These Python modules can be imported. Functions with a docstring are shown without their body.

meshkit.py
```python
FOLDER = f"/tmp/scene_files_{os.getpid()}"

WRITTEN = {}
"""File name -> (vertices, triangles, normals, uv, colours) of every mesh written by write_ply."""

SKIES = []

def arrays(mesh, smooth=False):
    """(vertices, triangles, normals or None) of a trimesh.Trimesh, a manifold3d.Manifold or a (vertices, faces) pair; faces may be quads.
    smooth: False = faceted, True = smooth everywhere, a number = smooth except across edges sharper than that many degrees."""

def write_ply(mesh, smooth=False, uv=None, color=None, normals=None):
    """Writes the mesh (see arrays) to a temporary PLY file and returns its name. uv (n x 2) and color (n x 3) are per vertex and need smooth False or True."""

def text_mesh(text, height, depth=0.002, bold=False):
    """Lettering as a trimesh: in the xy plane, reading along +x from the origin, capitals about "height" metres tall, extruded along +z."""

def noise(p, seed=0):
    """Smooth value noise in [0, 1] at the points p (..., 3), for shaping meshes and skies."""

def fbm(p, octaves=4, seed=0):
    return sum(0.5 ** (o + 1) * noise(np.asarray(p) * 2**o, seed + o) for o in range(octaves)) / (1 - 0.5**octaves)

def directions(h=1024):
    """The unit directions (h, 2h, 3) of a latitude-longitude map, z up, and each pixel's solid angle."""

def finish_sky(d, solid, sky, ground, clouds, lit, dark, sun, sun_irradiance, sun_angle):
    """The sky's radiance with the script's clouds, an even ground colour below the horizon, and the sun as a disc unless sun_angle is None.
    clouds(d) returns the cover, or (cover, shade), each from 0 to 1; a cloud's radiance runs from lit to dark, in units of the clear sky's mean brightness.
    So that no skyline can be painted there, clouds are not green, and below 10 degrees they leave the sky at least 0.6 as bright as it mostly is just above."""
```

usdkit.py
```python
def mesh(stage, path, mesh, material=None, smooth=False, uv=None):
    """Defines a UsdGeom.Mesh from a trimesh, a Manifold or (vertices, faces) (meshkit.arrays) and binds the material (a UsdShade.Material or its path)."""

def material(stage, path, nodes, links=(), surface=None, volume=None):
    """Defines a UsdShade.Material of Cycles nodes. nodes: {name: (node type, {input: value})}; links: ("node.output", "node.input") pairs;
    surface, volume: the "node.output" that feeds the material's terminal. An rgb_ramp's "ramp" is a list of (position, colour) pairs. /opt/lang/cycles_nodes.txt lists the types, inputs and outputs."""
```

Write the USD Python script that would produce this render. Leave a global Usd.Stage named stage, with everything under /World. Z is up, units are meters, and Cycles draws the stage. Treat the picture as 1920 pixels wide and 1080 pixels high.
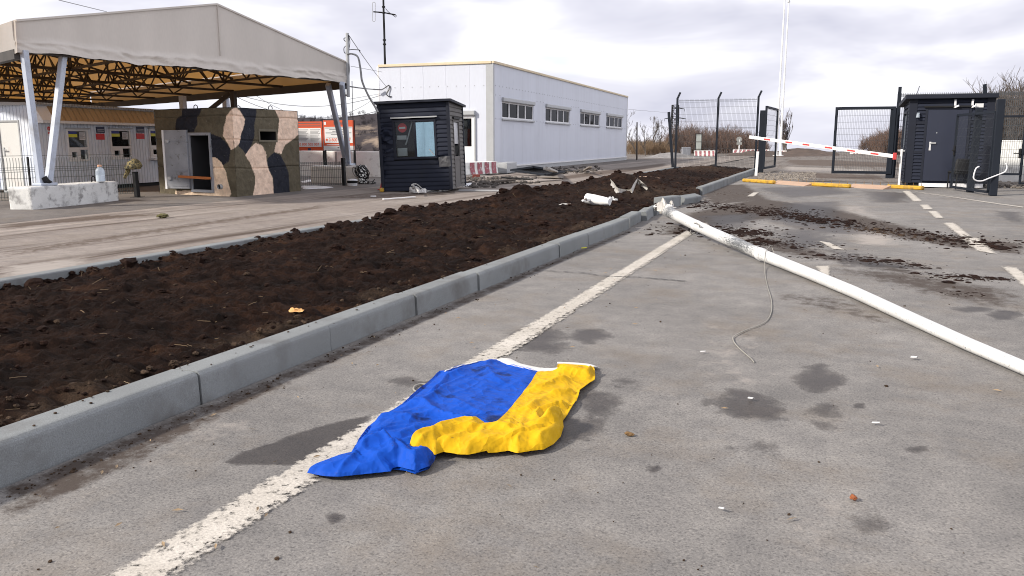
import math, random
import numpy as np, trimesh, usdkit, meshkit
from scipy.spatial import Delaunay
from shapely.geometry import Polygon, Point
import shapely
from pxr import Usd, UsdGeom, UsdLux, UsdShade, Sdf, Gf, Vt

# ------------------------------------------------------------------ camera, sky, sun, exposure
F, HC = 1530.0, 1.16                       # focal length in pixels of a 1920 wide picture, eye height
PITCH = math.atan(272 / F)
YAW = math.atan(594 / (F / math.cos(PITCH)))
FH = np.array([-math.sin(YAW), math.cos(YAW), 0]); RT = np.array([math.cos(YAW), math.sin(YAW), 0]); UZ = np.array([0, 0, 1.0])
FW = FH * math.cos(PITCH) - UZ * math.sin(PITCH); UP = FH * math.sin(PITCH) + UZ * math.cos(PITCH); EYE = np.array([0, 0, HC])
EXPOSURE = 0.56
SUN_DIR = np.array([-0.66, -0.66, 0.58]); SUN_DIR /= np.linalg.norm(SUN_DIR)   # towards the sun
SUN_I, SUN_ANGLE = 0.95, 4.0
SKY_STRENGTH = 0.10

stage = Usd.Stage.CreateInMemory()
UsdGeom.SetStageUpAxis(stage, UsdGeom.Tokens.z); UsdGeom.SetStageMetersPerUnit(stage, 1.0)
world = UsdGeom.Xform.Define(stage, '/World'); stage.SetDefaultPrim(world.GetPrim())
UsdGeom.Scope.Define(stage, '/World/Looks')
cam = UsdGeom.Camera.Define(stage, '/World/camera')
cam.CreateHorizontalApertureAttr(36.0); cam.CreateVerticalApertureAttr(20.25)
cam.CreateFocalLengthAttr(36.0 * F / 1920); cam.CreateClippingRangeAttr(Gf.Vec2f(0.05, 5000)); cam.CreateExposureAttr(EXPOSURE)
_m = Gf.Matrix4d(1.0)
for _i, _v in enumerate((RT, UP, -FW, EYE)):
    _m.SetRow(_i, Gf.Vec4d(*map(float, _v), 1.0 if _i == 3 else 0.0))
cam.AddTransformOp().Set(_m)

LK = '/World/Looks/'
SUN_EL = math.asin(SUN_DIR[2]); SUN_ROT = math.atan2(SUN_DIR[0], SUN_DIR[1])
sky_mat = usdkit.material(stage, LK + 'sky_look', {
    'sky': ('sky_texture', {'sky_type': 'single_scattering', 'sun_disc': False, 'sun_elevation': SUN_EL, 'sun_rotation': SUN_ROT, 'air_density': 1.0, 'aerosol_density': 1.2}),
    'tc': ('texture_coordinate', {}),
    'map': ('mapping', {'scale': (1.0, 1.0, 3.2), 'location': (0.35, 0.1, 0.0)}),
    'n1': ('noise_texture', {'scale': 2.3, 'detail': 6.0, 'roughness': 0.52, 'distortion': 0.3}),
    'cover': ('rgb_ramp', {'ramp': [(.27, (.15, .15, .15)), (.40, (1, 1, 1))]}),
    'map2': ('mapping', {'scale': (1.0, 1.0, 3.6), 'location': (1.7, 2.2, 0.4)}),
    'n2': ('noise_texture', {'scale': 3.4, 'detail': 5.0, 'roughness': 0.5, 'distortion': 0.4}),
    'shade': ('rgb_ramp', {'ramp': [(.34, (4.7, 4.75, 5.6)), (.48, (5.9, 5.9, 6.6)), (.62, (8.0, 8.0, 8.2))]}),
    'mix': ('mix', {}),
    'bg': ('background_shader', {'strength': SKY_STRENGTH})},
    [('tc.generated', 'map.vector'), ('map.vector', 'n1.vector'), ('n1.fac', 'cover.fac'), ('tc.generated', 'map2.vector'), ('map2.vector', 'n2.vector'), ('n2.fac', 'shade.fac'),
     ('cover.color', 'mix.fac'), ('sky.color', 'mix.color1'), ('shade.color', 'mix.color2'), ('mix.color', 'bg.color')], surface='bg.background')
dome = UsdLux.DomeLight.Define(stage, '/World/sky'); dome.CreateIntensityAttr(1.0)
UsdShade.MaterialBindingAPI.Apply(dome.GetPrim()).Bind(sky_mat)
dome.GetPrim().SetCustomDataByKey('kind', 'structure'); dome.GetPrim().SetCustomDataByKey('label', 'bright overcast sky with lavender grey clouds')
sun = UsdLux.DistantLight.Define(stage, '/World/sun'); sun.CreateIntensityAttr(SUN_I); sun.CreateNormalizeAttr(True); sun.CreateAngleAttr(SUN_ANGLE)
sun.CreateColorAttr(Gf.Vec3f(1.0, 0.93, 0.83))
_z = SUN_DIR; _x = np.cross([0, 0, 1.0], _z); _x /= np.linalg.norm(_x); _y = np.cross(_z, _x)
_m = Gf.Matrix4d(1.0)
for _i, _v in enumerate((_x, _y, _z)):
    _m.SetRow(_i, Gf.Vec4d(*map(float, _v), 0.0))
sun.AddTransformOp().Set(_m)

# ------------------------------------------------------------------ helpers
rng = np.random.default_rng(7); random.seed(7)
V = lambda *a: np.array(a, float)
def unit(v): v = np.asarray(v, float); return v / np.linalg.norm(v)
def compact(X, T): u, inv = np.unique(T, return_inverse=True); return X[u], inv.reshape(T.shape)
def unit3(v): return v / np.maximum(np.linalg.norm(v, axis=1, keepdims=True), 1e-9)
def ray(x, y): return FW + RT * (x - 960) / F + UP * (540 - y) / F
def G(x, y, z=0.0): d = ray(x, y); return EYE + d * ((z - HC) / d[2])
def onY(x, y, Y): d = ray(x, y); return EYE + d * (Y / d[1])
def onX(x, y, X): d = ray(x, y); return EYE + d * (X / d[0])
def at(x, y, b): d = ray(x, y); return EYE + d * (np.dot(b - EYE, FH) / np.dot(d, FH))
def pix(p):
    v = np.asarray(p, float) - EYE; z = v @ FW
    return np.stack([960 + F * (v @ RT) / z, 540 - F * (v @ UP) / z], -1)
fbm, noise = meshkit.fbm, meshkit.noise

_names = {}
def numbered(parent, name):
    k = (parent, name); n = _names.get(k, 0); _names[k] = n + 1
    return f'{parent}/{name}' + (f'_{n:03d}' if n else '')
def setdata(prim, **kw):
    for k, v in kw.items():
        if v: prim.SetCustomDataByKey(k, v)

class Thing:
    def __init__(s, name, label, cat, o=(0, 0, 0), group=None, M=None, kind=None):
        s.path = numbered('/World', name); s.o = V(*o); s.local = M is not None
        x = UsdGeom.Xform.Define(stage, s.path)
        if M is not None:
            g = Gf.Matrix4d(*[float(v) for v in np.asarray(M).T.ravel()]); x.AddTransformOp().Set(g); s.o = V(0, 0, 0)
        else:
            x.AddTranslateOp().Set(Gf.Vec3d(*map(float, s.o)))
        s.prim = x.GetPrim(); setdata(s.prim, label=label, category=cat, group=group, kind=kind)
    def part(s, name, mesh, mat, label=None, smooth=False, kind=None, prim=None):
        return Part(s, numbered(s.path, name), mesh, mat, label, smooth, kind)
class Part:
    def __init__(s, th, path, mesh, mat, label=None, smooth=False, kind=None):
        s.th, s.path = th, path
        v, f = arr(mesh)
        m = usdkit.mesh(stage, path, (v - th.o, f), mat, smooth); s.prim = m.GetPrim(); setdata(s.prim, label=label, kind=kind)
    def sub(s, name, mesh, mat, label=None, smooth=False, kind=None):
        return Part(s.th, numbered(s.path, name), mesh, mat, label, smooth, kind)
def arr(m):
    if isinstance(m, MB): return m.get()
    if isinstance(m, trimesh.Trimesh): return np.array(m.vertices), np.array(m.faces)
    v, f = m; v = np.asarray(v, float); f = np.asarray(f, int)
    if f.shape[1] == 4: f = np.vstack([f[:, [0, 1, 2]], f[:, [0, 2, 3]]])
    return v, f
def single(name, mesh, mat, label, cat=None, group=None, kind=None, smooth=False, o=None):
    """A top-level thing (or piece of the setting) that is one mesh."""
    v, f = arr(mesh); o = V(0, 0, 0) if (kind and o is None) else (V(v[:, 0].mean(), v[:, 1].mean(), v[:, 2].min()) if o is None else V(*o))
    path = numbered('/World', name); m = usdkit.mesh(stage, path, (v - o, f), mat, smooth)
    m.AddTranslateOp().Set(Gf.Vec3d(*map(float, o))); setdata(m.GetPrim(), label=label, category=cat, group=group, kind=kind)
    return m
def copy_of(th, o, rotz=0, label=None, group=None, scale=1.0):
    path = numbered('/World', th.path.split('/')[-1].rstrip('0123456789').rstrip('_'))
    x = UsdGeom.Xform.Define(stage, path); x.GetPrim().GetReferences().AddInternalReference(th.path)
    x.ClearXformOpOrder(); x.AddTranslateOp(opSuffix='c').Set(Gf.Vec3d(*map(float, o))); x.AddRotateZOp(opSuffix='c').Set(float(rotz)); x.AddScaleOp(opSuffix='c').Set(Gf.Vec3f(scale, scale, scale))
    x.GetPrim().SetInstanceable(True); setdata(x.GetPrim(), label=label, group=group); return x

_hull = {}
def cbox(sx, sy, sz, b):
    """Vertices and triangles of a box with chamfered edges, centred."""
    h = V(sx, sy, sz) / 2; b = min(b, 0.45 * min(sx, sy, sz)); P = []
    for a in (-1, 1):
        for c in (-1, 1):
            for d in (-1, 1):
                s = V(a, c, d)
                for k in range(3):
                    q = h - b; q = q.copy(); q[k] = h[k]; P.append(s * q)
    if 'f' not in _hull:
        p = []
        for a in (-1, 1):
            for c in (-1, 1):
                for d in (-1, 1):
                    for k in range(3):
                        q = V(1, 1, 1) - .3; q[k] = 1; p.append(V(a, c, d) * q)
        from scipy.spatial import ConvexHull
        p = np.array(p); H = ConvexHull(p); f = H.simplices.copy()
        n = np.cross(p[f[:, 1]] - p[f[:, 0]], p[f[:, 2]] - p[f[:, 0]]); flip = (n * p[f].mean(1)).sum(1) < 0; f[flip] = f[flip][:, ::-1]; _hull['f'] = f
    return np.array(P), _hull['f']
BOXF = np.array([[0, 2, 3, 1], [4, 5, 7, 6], [0, 1, 5, 4], [2, 6, 7, 3], [0, 4, 6, 2], [1, 3, 7, 5]])
BOXV = np.array([[a, b, c] for a in (-.5, .5) for b in (-.5, .5) for c in (-.5, .5)])
class MB:
    def __init__(s): s.v, s.f, s.n = [], [], 0
    def add(s, v, f):
        v = np.asarray(v, float); f = np.asarray(f, int)
        if f.shape[1] == 4: f = np.vstack([f[:, [0, 1, 2]], f[:, [0, 2, 3]]])
        s.v.append(v); s.f.append(f + s.n); s.n += len(v); return s
    def get(s): return np.vstack(s.v), np.vstack(s.f)
    def box(s, c, size, R=None, bev=0.0):
        v, f = cbox(*size, bev) if bev > 0 else (BOXV * V(*size), BOXF)
        if R is not None: v = v @ np.asarray(R).T
        return s.add(v + V(*c), f)
    def lohi(s, lo, hi, bev=0.0):
        lo, hi = V(*lo), V(*hi); return s.box((lo + hi) / 2, hi - lo, bev=bev)
    def bar(s, a, b, w, h=None, upv=(0, 0, 1), bev=0.0):
        a, b = V(*a), V(*b); d = b - a; L = np.linalg.norm(d); x = d / L
        u = V(*upv)
        if abs(x @ u) > .97: u = V(0, 1, 0) if abs(x[1]) < .9 else V(1, 0, 0)
        y = unit(np.cross(u, x)); z = np.cross(x, y)
        return s.box((a + b) / 2, (L, w, h or w), np.stack([x, y, z], 1), bev)
    def tube(s, P, r, n=8, cap=True):
        v, f = tube(P, r, n, cap); return s.add(v, f)
    def quad(s, a, b, c, d): return s.add([a, b, c, d], [[0, 1, 2, 3]])
    def xf(s, M):
        M = np.asarray(M); s.v = [v @ M[:3, :3].T + M[:3, 3] for v in s.v]; return s
def tube(P, r, n=8, cap=True):
    P = np.asarray(P, float); r = np.broadcast_to(np.asarray(r, float), (len(P),)); T = np.gradient(P, axis=0); T /= np.linalg.norm(T, axis=1, keepdims=True) + 1e-12
    u = V(0, 0, 1) if abs(T[0][2]) < .9 else V(1, 0, 0); a = unit(np.cross(T[0], u)); A = []
    for t in T:
        a = a - t * (a @ t); a = a / (np.linalg.norm(a) + 1e-12); A.append(a)
    A = np.array(A); B = np.cross(T, A); th = np.arange(n) * 2 * math.pi / n
    v = (P[:, None] + r[:, None, None] * (np.cos(th)[None, :, None] * A[:, None] + np.sin(th)[None, :, None] * B[:, None])).reshape(-1, 3)
    i, j = np.meshgrid(np.arange(len(P) - 1), np.arange(n), indexing='ij'); k = (j + 1) % n
    q = np.stack([i * n + j, i * n + k, (i + 1) * n + k, (i + 1) * n + j], -1).reshape(-1, 4)
    f = np.vstack([q[:, [0, 1, 2]], q[:, [0, 2, 3]]])
    if cap:
        m = len(v); v = np.vstack([v, P[0], P[-1]]); c = np.arange(n); d = (c + 1) % n; e = (len(P) - 1) * n
        f = np.vstack([f, np.stack([d, c, np.full(n, m)], 1), np.stack([e + c, e + d, np.full(n, m + 1)], 1)])
    return v, f
def spline(P, k=6):
    """A smooth curve through the points."""
    P = np.asarray(P, float); Q = np.vstack([2 * P[0] - P[1], P, 2 * P[-1] - P[-2]]); out = []
    for i in range(1, len(Q) - 2):
        for t in np.linspace(0, 1, k, endpoint=False):
            a, b, c, d = Q[i - 1:i + 3]; out.append(.5 * (2 * b + (c - a) * t + (2 * a - 5 * b + 4 * c - d) * t * t + (3 * b - a - 3 * c + d) * t ** 3))
    return np.array(out + [P[-1]])
def grid(X, Y, Z):
    ny, nx = X.shape; v = np.stack([X, Y, Z], -1).reshape(-1, 3); i, j = np.meshgrid(np.arange(ny - 1), np.arange(nx - 1), indexing='ij')
    a = i * nx + j; f = np.stack([a, a + 1, a + nx + 1, a + nx], -1).reshape(-1, 4); return v, np.vstack([f[:, [0, 1, 2]], f[:, [0, 2, 3]]])
def rotz(a): c, s = math.cos(a), math.sin(a); return np.array([[c, -s, 0], [s, c, 0], [0, 0, 1.0]])
def roty(a): c, s = math.cos(a), math.sin(a); return np.array([[c, 0, s], [0, 1.0, 0], [-s, 0, c]])
def rotx(a): c, s = math.cos(a), math.sin(a); return np.array([[1.0, 0, 0], [0, c, -s], [0, s, c]])
def M4(R, t): M = np.eye(4); M[:3, :3] = R; M[:3, 3] = t; return M
class Fr:
    """A wall's frame: u along the wall, z up, d outwards."""
    def __init__(s, o, u, n=None):
        s.o = V(*o); s.u = unit(u); s.n = unit(n) if n is not None else unit(np.cross(s.u, UZ)); s.z = UZ
    def p(s, u, z, d=0.0): return s.o + s.u * u + s.z * z + s.n * d
    def px(s, x, y):
        d = ray(x, y); q = EYE + d * (np.dot(s.o - EYE, s.n) / np.dot(d, s.n)) - s.o; return q @ s.u, q @ s.z
    def box(s, mb, u0, u1, z0, z1, d0, d1, bev=0.0):
        return mb.box(s.p((u0 + u1) / 2, (z0 + z1) / 2, (d0 + d1) / 2), (abs(u1 - u0), abs(d1 - d0), abs(z1 - z0)), np.stack([s.u, s.n, s.z], 1), bev)
    def b(s, *a, **k): return s.box(MB(), *a, **k)
    def text(s, t, h, u, z, d, width=None, bold=False):
        m = meshkit.text_mesh(t, h, 0.003, bold); v, f = np.array(m.vertices), np.array(m.faces)
        if width: v[:, 0] *= width / max(v[:, 0].max(), 1e-6)
        return s.o + s.u * (u + v[:, :1]) + s.z * (z + v[:, 1:2]) + s.n * (d + v[:, 2:3]), f
    def frame(s, mb, u0, u1, z0, z1, w, d0, d1, bev=0.0):
        s.box(mb, u0, u1, z1 - w, z1, d0, d1, bev); s.box(mb, u0, u1, z0, z0 + w, d0, d1, bev)
        s.box(mb, u0, u0 + w, z0 + w, z1 - w, d0, d1, bev); s.box(mb, u1 - w, u1, z0 + w, z1 - w, d0, d1, bev); return mb
def wall_pieces(*a):
    out = []; wall_with_holes(*a[:1], out, *a[1:]); return out
def wall_with_holes(fr, mb, u0, u1, z0, z1, d0, d1, holes, bev=0.0):
    """A wall slab cut in rectangles around the holes (u0, u1, z0, z1)."""
    us = sorted({u0, u1, *[min(max(h[k], u0), u1) for h in holes for k in (0, 1)]}); zs = sorted({z0, z1, *[min(max(h[k], z0), z1) for h in holes for k in (2, 3)]})
    for a, b in zip(us, us[1:]):
        run = None
        for c, d in list(zip(zs, zs[1:])) + [(None, None)]:
            solid = c is not None and not any(h[0] < (a + b) / 2 < h[1] and h[2] < (c + d) / 2 < h[3] for h in holes)
            if solid: run = (run[0], d) if run else (c, d)
            elif run:
                if isinstance(mb, list): mb.append(fr.b(a, b, run[0], run[1], d0, d1, bev))
                else: fr.box(mb, a, b, run[0], run[1], d0, d1, bev)
                run = None
    return mb
def sdist(poly, xy):
    """Signed distance (inside negative) of points to a polygon."""
    p = shapely.points(xy); d = shapely.distance(p, poly.exterior); return np.where(shapely.contains(poly, p), -d, d)
def primvar(mesh, name, vals, color=False):
    t = Sdf.ValueTypeNames.Color3fArray if color else Sdf.ValueTypeNames.FloatArray
    a = np.asarray(vals, np.float32)
    UsdGeom.PrimvarsAPI(mesh.GetPrim()).CreatePrimvar(name, t, 'vertex').Set(Vt.Vec3fArray.FromNumpy(a) if color else Vt.FloatArray.FromNumpy(a))

# ------------------------------------------------------------------ materials
_mats = {}
def mat(name, col, rough=.6, var=.12, scale=5.0, fine=60.0, fvar=.06, bump=0.0, bscale=120.0, metal=0.0, spec=.5, dirt=None, dscale=2.0, dlo=.52, dhi=.68, stretch=(1, 1, 1), coat=0):
    """Plain surface: base colour with soft mottling, fine grain, optional dirt blotches and relief."""
    if name in _mats: return _mats[name]
    c = np.array(col, float)
    n = {'g': ('geometry', {}), 'mp': ('mapping', {'scale': stretch}), 'n1': ('noise_texture', {'scale': scale, 'detail': 4.0}), 'r1': ('rgb_ramp', {'ramp': [(.25, c * (1 - var)), (.75, np.minimum(c * (1 + var), .95))]}),
         'n2': ('noise_texture', {'scale': fine, 'detail': 3.0}), 'r2': ('rgb_ramp', {'ramp': [(.3, (1 - fvar,) * 3), (.7, (1 + fvar,) * 3)]}), 'mul': ('mix', {'mix_type': 'multiply', 'fac': 1.0}),
         'p': ('principled_bsdf', {'roughness': rough, 'metallic': metal, 'specular_ior_level': spec, 'coat_weight': coat})}
    l = [('g.position', 'mp.vector'), ('mp.vector', 'n1.vector'), ('mp.vector', 'n2.vector'), ('n1.fac', 'r1.fac'), ('n2.fac', 'r2.fac'), ('r1.color', 'mul.color1'), ('r2.color', 'mul.color2')]
    last = 'mul.color'
    if dirt is not None:
        n['n3'] = ('noise_texture', {'scale': dscale, 'detail': 7.0, 'roughness': .65}); n['r3'] = ('rgb_ramp', {'ramp': [(dlo, (0, 0, 0)), (dhi, (1, 1, 1))]}); n['md'] = ('mix', {'color2': dirt})
        l += [('mp.vector', 'n3.vector'), ('n3.fac', 'r3.fac'), ('r3.color', 'md.fac'), (last, 'md.color1')]; last = 'md.color'
    l.append((last, 'p.base_color'))
    if bump:
        n['nb'] = ('noise_texture', {'scale': bscale, 'detail': 4.0}); n['b'] = ('bump', {'strength': 1.0, 'distance': bump}); l += [('g.position', 'nb.vector'), ('nb.fac', 'b.height'), ('b.normal', 'p.normal')]
    _mats[name] = usdkit.material(stage, LK + name, n, l, surface='p.BSDF'); return _mats[name]
def glass_mat(name, tint=(1, 1, 1), refl=(1, 1, 1)):
    return usdkit.material(stage, LK + name, {'t': ('transparent_bsdf', {'color': tint}), 'gl': ('glossy_bsdf', {'color': refl, 'roughness': .03}), 'fr': ('fresnel', {'IOR': 1.33}), 'm': ('mix_closure', {})},
                           [('fr.fac', 'm.fac'), ('t.BSDF', 'm.closure1'), ('gl.BSDF', 'm.closure2')], surface='m.closure')
def cloth_mat(name, col, wet):
    c = np.array(col, float)
    return usdkit.material(stage, LK + name, {
        'g': ('geometry', {}), 'nw': ('noise_texture', {'scale': 7.0, 'detail': 5.0, 'roughness': .6}), 'rw': ('rgb_ramp', {'ramp': [(.57, (0, 0, 0)), (.66, (1, 1, 1))]}), 'mw': ('mix', {'color1': c, 'color2': c * wet}),
        'nd': ('noise_texture', {'scale': 26.0, 'detail': 5.0, 'roughness': .7}), 'rd': ('rgb_ramp', {'ramp': [(.64, (0, 0, 0)), (.74, (.75, .75, .75))]}), 'md': ('mix', {'color2': (.05, .04, .035)}),
        'nb': ('noise_texture', {'scale': 900.0, 'detail': 1.0}), 'b': ('bump', {'strength': .35, 'distance': .0006}),
        'nd2': ('noise_texture', {'scale': 7.0, 'detail': 3.0}), 'nm': ('mix', {'mix_type': 'linear_light', 'fac': .09}), 'nc': ('voronoi_texture', {'scale': 15.0, 'feature': 'f1'}), 'b2': ('bump', {'strength': .55, 'distance': .020}),
        'p': ('principled_bsdf', {'roughness': .7, 'specular_ior_level': .22}), 't': ('translucent_bsdf', {'color': c}), 'm': ('mix_closure', {'fac': .05})},
        [('g.position', 'nw.vector'), ('nw.fac', 'rw.fac'), ('rw.color', 'mw.fac'), ('g.position', 'nd.vector'), ('nd.fac', 'rd.fac'), ('rd.color', 'md.fac'), ('mw.color', 'md.color1'), ('md.color', 'p.base_color'),
         ('g.position', 'nb.vector'), ('nb.fac', 'b.height'), ('g.position', 'nd2.vector'), ('g.position', 'nm.color1'), ('nd2.color', 'nm.color2'), ('nm.color', 'nc.vector'), ('nc.distance', 'b2.height'), ('b.normal', 'b2.normal'), ('b2.normal', 'p.normal'), ('p.BSDF', 'm.closure1'), ('t.BSDF', 'm.closure2')], surface='m.closure')
def asphalt_mat(name, base, tint2, agg=.22, streak=None, paint=None, mud=(.085, .06, .045)):
    """Dusty asphalt: aggregate grain, mottling, wheel streaks along the road; vertex fields wet, soil and dust bring the stains."""
    c = np.array(base, float)
    n = {'g': ('geometry', {}), 'n1': ('noise_texture', {'scale': .55, 'detail': 6.0, 'roughness': .6}), 'r1': ('rgb_ramp', {'ramp': [(.32, c), (.68, tint2)]}),
         'n2': ('noise_texture', {'scale': 5.0, 'detail': 6.0, 'roughness': .65}), 'r2': ('rgb_ramp', {'ramp': [(.3, (.78, .78, .79)), (.7, (1.14, 1.13, 1.11))]}), 'm2': ('mix', {'mix_type': 'multiply', 'fac': 1.0}),
         'n3': ('noise_texture', {'scale': 105.0, 'detail': 3.0, 'roughness': .7}), 'r3': ('rgb_ramp', {'ramp': [(.28, (1 - 1.9 * agg,) * 3), (.5, (1, 1, 1)), (.72, (1 + 1.4 * agg,) * 3)]}), 'm3': ('mix', {'mix_type': 'multiply', 'fac': 1.0}),
         'vo': ('voronoi_texture', {'scale': 165.0}), 'vs': ('separate_color', {}), 'rv': ('rgb_ramp', {'ramp': [(0, (.42, .42, .44)), (.12, (.55, .55, .57)), (.17, (.95, .95, .95)), (.85, (1.04, 1.04, 1.04)), (.92, (1.3, 1.28, 1.25))]}), 'mv': ('mix', {'mix_type': 'multiply', 'fac': .55}),
         'nt': ('noise_texture', {'scale': 1.3, 'detail': 7.0, 'roughness': .68}), 'rt': ('rgb_ramp', {'ramp': [(.50, (0, 0, 0)), (.72, (.75, .75, .75))]}), 'mt': ('mix', {'color2': (.178, .148, .118)}),
         'wet': ('attribute', {'attribute': 'wet'}), 'soil': ('attribute', {'attribute': 'soil'}), 'dust': ('attribute', {'attribute': 'dust'}),
         'n4': ('noise_texture', {'scale': 7.5, 'detail': 9.0, 'roughness': .78}), 'n4s': ('math', {'math_type': 'multiply_add', 'value2': 1.5, 'value3': -.75}),
         'wa': ('math', {'math_type': 'add'}), 'wr': ('rgb_ramp', {'ramp': [(.30, (0, 0, 0)), (.46, (.6, .6, .6)), (.72, (1, 1, 1))]}), 'mw': ('mix', {'mix_type': 'multiply', 'color2': (.30, .275, .265)}),
         'sa': ('math', {'math_type': 'add'}), 'sr': ('rgb_ramp', {'ramp': [(.38, (0, 0, 0)), (.66, (.92, .92, .92))]}), 'ms': ('mix', {'color2': mud}),
         'da': ('math', {'math_type': 'add'}), 'dr': ('rgb_ramp', {'ramp': [(.40, (0, 0, 0)), (.75, (.8, .8, .8))]}), 'mdd': ('mix', {'color2': (.34, .305, .275)}),
         'bw': ('noise_texture', {'scale': 150.0, 'detail': 4.0}), 'b': ('bump', {'strength': .6, 'distance': .0025}),
         'rr': ('rgb_ramp', {'ramp': [(0, (.88, .88, .88)), (1, (.5, .5, .5))]}),
         'p': ('principled_bsdf', {'specular_ior_level': .3})}
    l = [('g.position', 'n1.vector'), ('n1.fac', 'r1.fac'), ('g.position', 'n2.vector'), ('n2.fac', 'r2.fac'), ('r1.color', 'm2.color1'), ('r2.color', 'm2.color2'), ('g.position', 'n3.vector'), ('n3.fac', 'r3.fac'),
         ('m2.color', 'm3.color1'), ('r3.color', 'm3.color2'), ('g.position', 'vo.vector'), ('vo.color', 'vs.color'), ('vs.r', 'rv.fac'), ('g.position', 'nt.vector'), ('nt.fac', 'rt.fac'), ('rt.color', 'mt.fac'), ('m3.color', 'mt.color1'), ('mt.color', 'mv.color1'), ('rv.color', 'mv.color2'),
         ('g.position', 'n4.vector'), ('n4.fac', 'n4s.value1'),
         ('dust.fac', 'da.value1'), ('n4s.value', 'da.value2'), ('da.value', 'dr.fac'), ('dr.color', 'mdd.fac'),
         ('soil.fac', 'sa.value1'), ('n4s.value', 'sa.value2'), ('sa.value', 'sr.fac'), ('sr.color', 'ms.fac'),
         ('wet.fac', 'wa.value1'), ('n4s.value', 'wa.value2'), ('wa.value', 'wr.fac'), ('wr.color', 'mw.fac'), ('wr.color', 'rr.fac'), ('rr.color', 'p.roughness'),
         ('g.position', 'bw.vector'), ('bw.fac', 'b.height'), ('b.normal', 'p.normal')]
    last = 'mv.color'
    if streak:
        n['ms0'] = ('mapping', {'scale': (1.6, .045, 1.0)}); n['ns'] = ('noise_texture', {'scale': 1.7, 'detail': 7.0, 'roughness': .62}); n['rs'] = ('rgb_ramp', {'ramp': [(.36, streak[0]), (.47, (1, 1, 1)), (.54, (1, 1, 1)), (.66, streak[1])]}); n['mst'] = ('mix', {'mix_type': 'multiply', 'fac': 1.0})
        l += [('g.position', 'ms0.vector'), ('ms0.vector', 'ns.vector'), ('ns.fac', 'rs.fac'), (last, 'mst.color1'), ('rs.color', 'mst.color2')]; last = 'mst.color'
    l += [(last, 'mdd.color1'), ('mdd.color', 'ms.color1'), ('ms.color', 'mw.color1'), ('mw.color', 'p.base_color')]
    return usdkit.material(stage, LK + name, n, l, surface='p.BSDF')
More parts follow.
